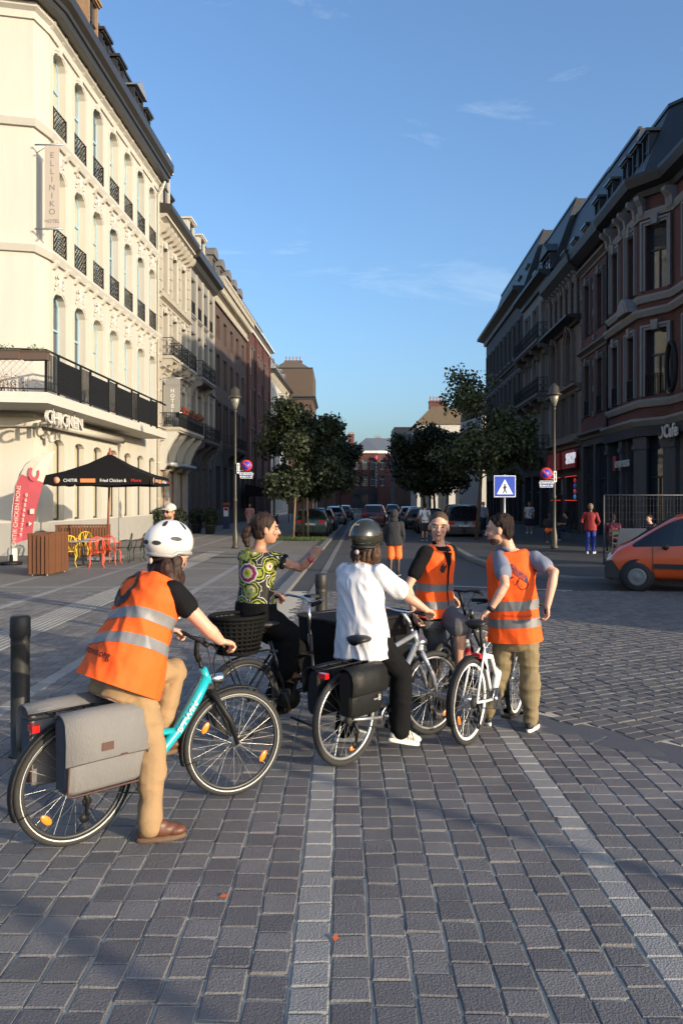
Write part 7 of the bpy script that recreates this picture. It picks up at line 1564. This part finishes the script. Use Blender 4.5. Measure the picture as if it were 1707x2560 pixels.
# feather flag
e = empty('feather_flag', (-10.05, 23.9, 0), 0, 'leaning red and white feather flag advertising chicken beside the hotel wall', 'flag')
m = MB(); m.tube([(0, 0, .1), (.02, 0, 1.6), (.12, 0, 2.4), (.42, 0, 3.05), (.95, 0, 3.38), (1.3, 0, 3.45)], [.02, .018, .015, .012, .009, .006], 8); m.build('pole', zinc, e)
edge_l = [(.01, .62), (.02, 1.3), (.05, 1.9), (.12, 2.4), (.24, 2.78), (.42, 3.05), (.66, 3.25), (.95, 3.38), (1.3, 3.46)]; edge_r = [(.62, .80), (.70, 1.3), (.80, 1.75), (.90, 2.15), (.99, 2.5), (1.07, 2.8), (1.13, 3.0), (1.2, 3.2), (1.32, 3.45)]
fw_ = mat('flag white cloth', (.60, .53, .43), .8); fr_ = mat('flag red cloth', (.50, .085, .10), .8)
for nm, i0, i1, mm in (('red_field', 0, 4, fr_), ('white_field', 4, 8, fw_)):
    m = MB()
    for i in range(i0, i1):
        for s0, s1 in ((0, .5), (.5, 1)):
            def pp_(i_, s_): a_, b_ = edge_l[i_], edge_r[i_]; return (a_[0] + (b_[0] - a_[0]) * s_, .04 * math.sin(s_ * 3 + i_ * .6), a_[1] + (b_[1] - a_[1]) * s_)
            m.add([pp_(i, s0), pp_(i, s1), pp_(i + 1, s1), pp_(i + 1, s0)], [(0, 1, 2, 3)], 0, True)
    m.build(nm, mm, e)
put_text('CHITIR CHICKEN MONS', .125, fw_, e, (.19, -.075, 1.48), (.09, 0, 1), (-1, 0, .09), ext=.001, sx=.95)
for k, ch in enumerate('065662779'): put_text(ch, .10, fw_, e, (.50 - k * .022, -.075, 2.12 - k * .152), (1, 0, 0), (0, 0, 1), ext=.001, bold=.003)
m = MB(); m.box(.60, -.08, 1.55, .73, -.076, 1.70); m.build('print_patch', fw_, e); m = MB(); m.prism([(.57, 1.18), (.57, 1.32), (.67, 1.25)], -.08, -.076); m.build('print_arrow', fw_, e)
lg = MB(); pts = [(.72 + .17 * math.cos(t), 2.78 + .24 * math.sin(t)) for t in [k * .35 + 2.2 for k in range(14)]]; pin = [(.74 + .09 * math.cos(t), 2.80 + .14 * math.sin(t)) for t in [k * .35 + 2.2 for k in range(14)]]
for k in range(13): lg.add([(pts[k][0], -.07, pts[k][1]), (pts[k + 1][0], -.07, pts[k + 1][1]), (pin[k + 1][0], -.07, pin[k + 1][1]), (pin[k][0], -.07, pin[k][1])], [(0, 1, 2, 3)])
lg.build('print_logo', fr_, e); m = MB(); m.lathe([(.32, 0), (.32, .09), (.06, .1), (.05, .3)], (0, 0, 0), 18); m.build('base', black, e)
o = MB().lathe([(.13, 0), (.15, .1), (.15, .42), (.12, .48), (.05, .5)], seg=14).build('water_canister', mat('translucent white plastic', (.5, .48, .42), .4), None, (-10.2, 24.35, 0)); tag(o, 'white plastic canister behind the feather flag base', 'canister')
# potted shrubs, parking meter, mesh fence
for i, (u, v, lb) in enumerate(((492, 1333, 'left of two round potted shrubs in front of the grey rusticated wall'), (526, 1335, 'right of two round potted shrubs in front of the grey rusticated wall'), (445, 1338, 'leafy potted shrub behind the man with the cap'), (398, 1340, 'potted shrub at the foot of the hotel drainpipe'))):
    p = G(u, v); e = empty('potted_shrub', p, 0, lb, 'plant', 'potted shrubs'); m = MB(); m.lathe([(.25, 0), (.33, .5), (.36, .52), (.34, .56), (.3, .52)], seg=16); m.build('pot', gc, e); m = MB(); rd = random.Random(i); leafball(m, (0, 0, 1.0), (.52, .52, .56), 900, .09, rd, m=[0, 1]); m.build('foliage', [lf3, lf1], e)
p = G(566, 1322); e = empty('parking_meter', (p.x, p.y, 0), 0, 'blue and white parking meter with red top by the left kerb', 'meter'); m = MB(); m.box(-.2, -.14, 0, .2, .14, 1.62); m.build('cabinet', mat('meter navy', (.02, .03, .09), .5), e); m = MB(); m.box(-.16, -.155, .85, .16, -.142, 1.45); m.build('panel', wht, e); m = MB(); m.box(-.24, -.2, 1.625, .24, .2, 1.78); m.build('cap', mat('meter red', (.4, .05, .02), .5), e); m = MB(); m.box(-.13, -.162, 1.25, .13, -.157, 1.42); m.build('display', redlens, e)
e = empty('mesh_fence', (7.55, 22.6, .11), R(2), 'grey steel mesh fence panels behind the orange van', 'fence'); m = MB()
for x_ in (0, 3.2, 3.3, 6.5): m.tube([(x_, 0, 0), (x_, 0, 2.0)], .021, 8)
for x_ in (0, 3.3): m.tube([(x_, 0, 2.0), (x_ + 3.2, 0, 2.0)], .019, 8); m.tube([(x_, 0, .15), (x_ + 3.2, 0, .15)], .019, 8)
fzn = mat('dull galvanised steel', (.09, .09, .092), .6, metal=.3); m.build('tube_frame', fzn, e); m = MB()
for k in range(64): x_ = .05 + k * .1; m.tube([(x_, 0, .15), (x_, 0, 2.0)], .002, 3, cap=False)
for k in range(9): m.tube([(0, 0, .3 + k * .2), (6.5, 0, .3 + k * .2)], .002, 3, cap=False)
w_ = m.build('wire_mesh', fzn, e); w_['kind'] = 'stuff'
o = MB().prism([(0, 0), (.75, 0), (.95, 1.05), (.2, 1.05)], -.02, .02).build('leaning_board', mat('grey board', (.17, .17, .17), .7), None, (7.7, 22.3, .115)); tag(o, 'pale board leaning behind the orange van', 'board')
def plainchair(label, x, y, rz, z=.115):
    e = empty('terrace_chair', (x, y, z), rz, label, 'chair', 'dark terrace chairs'); m = MB(); m.box(-.2, -.2, .43, .2, .2, .46); m.build('seat', gc, e)
    for sx in (-1, 1):
        for sy in (-1, 1): m = MB(); m.bar((sx * .18, sy * .18, 0), (sx * .18, sy * .18, .43 if sy < 0 else .86), .03, .03); m.build('leg', gc, e)
    m = MB(); m.box(-.165, .17, .62, .165, .19, .66); m.box(-.165, .17, .74, .165, .19, .82); m.build('backrest', gc, e)
plainchair('empty dark chair beside the person in blue trousers', 8.95, 25.6, R(180)); plainchair('dark chair behind the terrace table', 10.7, 26.5, R(90)); ctable('dark terrace table beside the seated person in maroon', 9.75, 26.4, gc, .9, .115, 'terrace tables'); ctable('terrace table behind the mesh fence', 10.9, 26.2, tt, .9, .115, 'terrace tables')
# ---------------------------------------------------------------- people in the background
def passer(label, x, y, ang, H=1.72, skin=skinA, top=None, legs=None, shoe_m=None, hairm=None, pose='stand', shorts=False, sleeve=.6, z=0.0, face=None, group='people in the background', extra=None, hood=None, tgrow=.016):
    k = H / 1.75; f = V((math.cos(ang), math.sin(ang), 0)); r = V((f.y, -f.x, 0)); b = V((x, y, z)); up = V((0, 0, 1))
    q = lambda a, c, h: b + f * a * k + r * c * k + up * h * k
    if pose == 'sit':
        J = dict(pelvis=q(0, 0, .54), neck=q(.05, 0, 1.06), head=q(.10, 0, 1.22), sr=q(.05, .19, .99), sl=q(.05, -.19, .99), er=q(.18, .24, .76), el=q(.18, -.24, .76), wr=q(.40, .16, .80), wl=q(.40, -.16, .80), hr=q(.02, .09, .52), hl=q(.02, -.09, .52), kr=q(.44, .11, .52), kl=q(.44, -.11, .52), ar=q(.42, .11, .117), al=q(.42, -.11, .117))
    else:
        s_ = .22 if pose == 'walk' else .05
        J = dict(pelvis=q(0, 0, .95), neck=q(.02, 0, 1.48), head=q(.05, 0, 1.645), sr=q(.02, .19, 1.41), sl=q(.02, -.19, 1.41), er=q(-.02 - s_ * .4, .25, 1.13), el=q(-.0 + s_ * .5, -.25, 1.13), wr=q(.10 - s_ * .2, .22, .90), wl=q(.08 + s_, -.22, .90), hr=q(0, .09, .92), hl=q(0, -.09, .92), kr=q(.03 + s_ * .7, .1, .5), kl=q(.03 - s_ * .3, -.1, .5), ar=q(s_, .1, .117), al=q(-s_, -.1, .117 if s_ < .1 else .15))
        if pose == 'pockets': J.update(er=q(-.08, .30, 1.14), el=q(-.08, -.30, 1.14), wr=q(.10, .17, .98), wl=q(.10, -.17, .98))
    F_ = Fig(b, face=face or f, tr=f + r * .15, tl=f - r * .15, **J); e = person(label, F_, group)
    F_.body(e, skin, {'r': (V((0, 0, -1)) + f * .2, -r, .5), 'l': (V((0, 0, -1)) + f * .2, r, .5)}, vox=.014)
    F_.cloth_top(e, 'top', top, tgrow, -.2, sleeve, .015, seed=x, vox=.014) if sleeve < 1 else None
    if sleeve >= 1:
        mb = MB(T=F_.T); F_.torso(mb, tgrow + .01, -.25, .97, .02, .3)
        for c in ('r', 'l'): F_.arm(mb, c, .018)
        for a_ in (F_.sr, F_.sl): F_.limb(mb, [F_.neck.lerp(a_, .5) - V((0, 0, .04)), a_], [.06, .066])
        col(bpy.data.objects.new('jacket', fuse(mb, 'jacket', top, .014, 4, folds(.006, 6, 11, x))), e)
    F_.cloth_legs(e, 'shorts' if shorts else 'trousers', legs, .026 if shorts else .018, to=.95 if shorts else 2.0, seed=y, vox=.014)
    for c in ('r', 'l'): F_.shoe(e, c, shoe_m or dsh, wsole if shoe_m else bsole)
    if hood: 
        mb = MB(T=F_.T); rot_ = F_.hrot; mb.ell(F_.hp(-.025, 0, .02), (.115, .105, .125), rot_); mb.ell(F_.hp(-.06, 0, -.12), (.08, .10, .08), rot_); col(bpy.data.objects.new('hood', fuse(mb, 'hood', hood, .01, 3)), e)
    else: F_.hair(e, hairm or hb_, cut=(.03, .03, .8, -.6)); F_.eyes(e, smile=False)
    if extra: extra(F_, e)
    return e
wtop = mat('white tee', (.6, .6, .62), .85); nav = mat('navy cloth', (.015, .02, .045), .85); charc = mat('charcoal hoodie', (.022, .022, .026), .9); osh = mat('orange shorts', (.9, .16, .03), .7); blu = mat('bright blue track trousers', (.008, .03, .21), .7); rdj = mat('red track jacket', (.22, .010, .010), .7); mar = mat('maroon jersey', (.14, .012, .04), .8); pink = mat('pink cloth', (.5, .27, .25), .85); ws = mat('white shoes', (.6, .6, .6), .6)
passer('boy in dark hoodie and bright orange shorts standing in the road', 1.37, 20.4, R(80), 1.68, skinC, charc, osh, dsh, None, 'stand', True, 1.0, hood=charc)
def capman(F_, e):
    rot_ = F_.hrot; m = MB(T=F_.T); m.ell(F_.hp(-.012, 0, .055), (.108, .088, .085), rot_); m.ell(F_.hp(.10, 0, .055), (.075, .07, .012), rot_); m.build('cap', mat('beige cap', (.45, .41, .35), .8), e)
    m = MB(T=F_.T)
    for s in (-1, 1): m.ell(F_.hp(.092, s * .034, .008), (.010, .028, .02), rot_); m.bar(F_.hp(.085, s * .06, .012), F_.hp(-.0, s * .082, .008), .006, .012)
    m.bar(F_.hp(.1, -.02, .014), F_.hp(.1, .02, .014), .006, .01); m.build('sunglasses', carglass, e)
    m = MB(T=F_.T); m.ell(F_.hp(.034, 0, -.066), (.058, .056, .046), rot_); m.ell(F_.hp(.056, 0, -.088), (.034, .038, .028), rot_); m.build('beard', MATS['stubble'], e)
passer('bearded man in cap sunglasses and white vest top behind the white helmet', -2.86, 13, R(-60), 1.88, skinB, wtop, nav, dsh, None, 'stand', False, 0, face=(-.45, -.85, -.05), extra=capman)
passer('person in red track jacket and bright blue trousers at the terrace', 8.62, 27.2, R(65), 1.70, skinC, rdj, blu, ws, mat('tan cap', (.16, .11, .06), .8), 'pockets', False, 1.0, z=.112)
passer('person in maroon jersey sitting at the terrace table', 9.55, 27.6, R(80), 1.75, skinC, mar, nav, dsh, None, 'sit', False, .8, z=.112)
passer('pedestrian in white tee and navy shorts by the right shops', 10.4, 43.5, R(-110), 1.75, skinB, wtop, nav, ws, None, 'stand', True, z=.112, extra=lambda F_, e: MB(T=F_.T).tube([F_.sl + V((0, -.1, .02)), F_.pelvis.lerp(F_.neck, .6) + V((0, -.16, 0)), F_.hr + V((0, -.14, .1))], .03, 6, flat=.4).build('shoulder_bag', nav, e))
passer('person in pale pink walking past the grey facade', -5.6, 48, R(-80), 1.75, skinB, pink, pink, dsh, None, 'walk', False, .7, extra=lambda F_, e: MB(T=F_.T).box(-.35, -.15, .28, -.05, .05, .62).build('carrier_bag', mat('teal carrier bag', (.1, .3, .3), .6), e))
passer('person with backpack in pale shirt standing beside the right parked cars', 4.05, 38.2, R(95), 1.78, skinB, wtop, charc, dsh, None, 'stand', True, extra=lambda F_, e: [MB(T=F_.T).tube([F_.neck + V((s * .09, -.02, .0)), F_.neck + V((s * .12, -.13, -.15)), F_.pelvis + V((s * .12, -.14, .2))], .022, 6, flat=.5).build('backpack_strap', black, e) for s in (-1, 1)])
passer('seated person in orange shorts outside the shop', 9.3, 35.2, R(-100), 1.7, skinC, charc, osh, dsh, None, 'sit', True, z=.112)
passer('person seated behind the mesh fence leaning on the table', 10.6, 26.9, R(-150), 1.75, skinA, nav, nav, dsh, None, 'sit', False, .6, z=.112)
passer('person in light blue shirt walking behind the black people carrier', 8.3, 46, R(-90), 1.72, skinA, mat('pale blue shirt', (.25, .3, .36), .8), nav, dsh, None, 'walk', z=.112)
passer('second seated person in dark clothes by the shop window', 10.5, 36.5, R(180), 1.7, skinB, charc, nav, dsh, None, 'sit', z=.112)
plainchair('chair under the seated person in orange shorts', 9.3, 35.25, R(-10)); plainchair('chair under the seated person in maroon', 9.55, 27.5, R(170)); plainchair('chair under the person behind the mesh fence', 10.65, 26.95, R(-60)); plainchair('chair under the second seated person by the shop', 10.55, 36.5, R(-90))
# scooter by the left wall, far down
e = empty('motor_scooter', (-4.6, 55, 0), R(-80), 'dark motor scooter parked on the left pavement with a glinting mirror', 'scooter'); m = MB(); m.tube([(0, 0, .3), (.3, 0, .45), (.5, 0, .75), (.1, 0, .7)], [.1, .12, .1, .14], 8); m.tube([(.3, 0, .3), (.9, 0, .3), (1.05, 0, .95)], [.08, .07, .06], 8); m.build('body', black_p, e)
for x_ in (0, 1.15): m = MB(); m.lathe([(.14, -.05), (.24, -.05), (.25, .05), (.14, .05)], (x_, 0, .25), 18, axis='y'); m.build('wheel', rubber, e)
m = MB(); m.tube([(1.03, -.3, 1.0), (1.05, 0, .97), (1.03, .3, 1.0)], .015, 6); m.build('handlebar', black, e); m = MB(); m.ell((1.05, -.25, 1.2), (.02, .09, .06)); m.ell((1.05, .25, 1.2), (.02, .09, .06)); m.build('mirrors', chrome, e)
# dark cafe parasol and bins far along the left side
e = empty('dark_awning', (-6.2, 70, 0), 0, 'dark cafe awning beyond the lamp posts on the left', 'awning'); m = MB(); m.prism([(-2.4, 3.4), (1.6, 2.6), (1.6, 2.3), (-2.4, 2.3)], 0, 5); m.build('cloth', pc, e); m = MB(); m.tube([(1.5, .1, 0), (1.5, .1, 2.4)], .04, 6); m.tube([(1.5, 4.9, 0), (1.5, 4.9, 2.4)], .04, 6); m.build('pole', black, e)

lfm = mat('fallen leaf', (.45, .10, .03), .7)
for i, (u, v, lb) in enumerate(((562, 2243, 'small orange dead leaf on the paving below the brown boot'), (840, 2346, 'tiny orange scrap beside the central pale paving strip'), (1388, 2046, 'small dark scrap on the paving left of the right pale strip'))):
    p = G(u, v); m = MB(); m.add([(-.03, 0, .004), (-.01, .014, .012), (.03, .004, .006), (-.005, -.014, .005)], [(0, 1, 2, 3)], 0, True); o = m.build('fallen_leaf', lfm if i < 2 else brn, None, p, fix=False); o.rotation_euler[2] = i * 1.3; tag(o, lb, 'leaf', 'litter on the paving')
bpy.data.scenes.remove(TS)
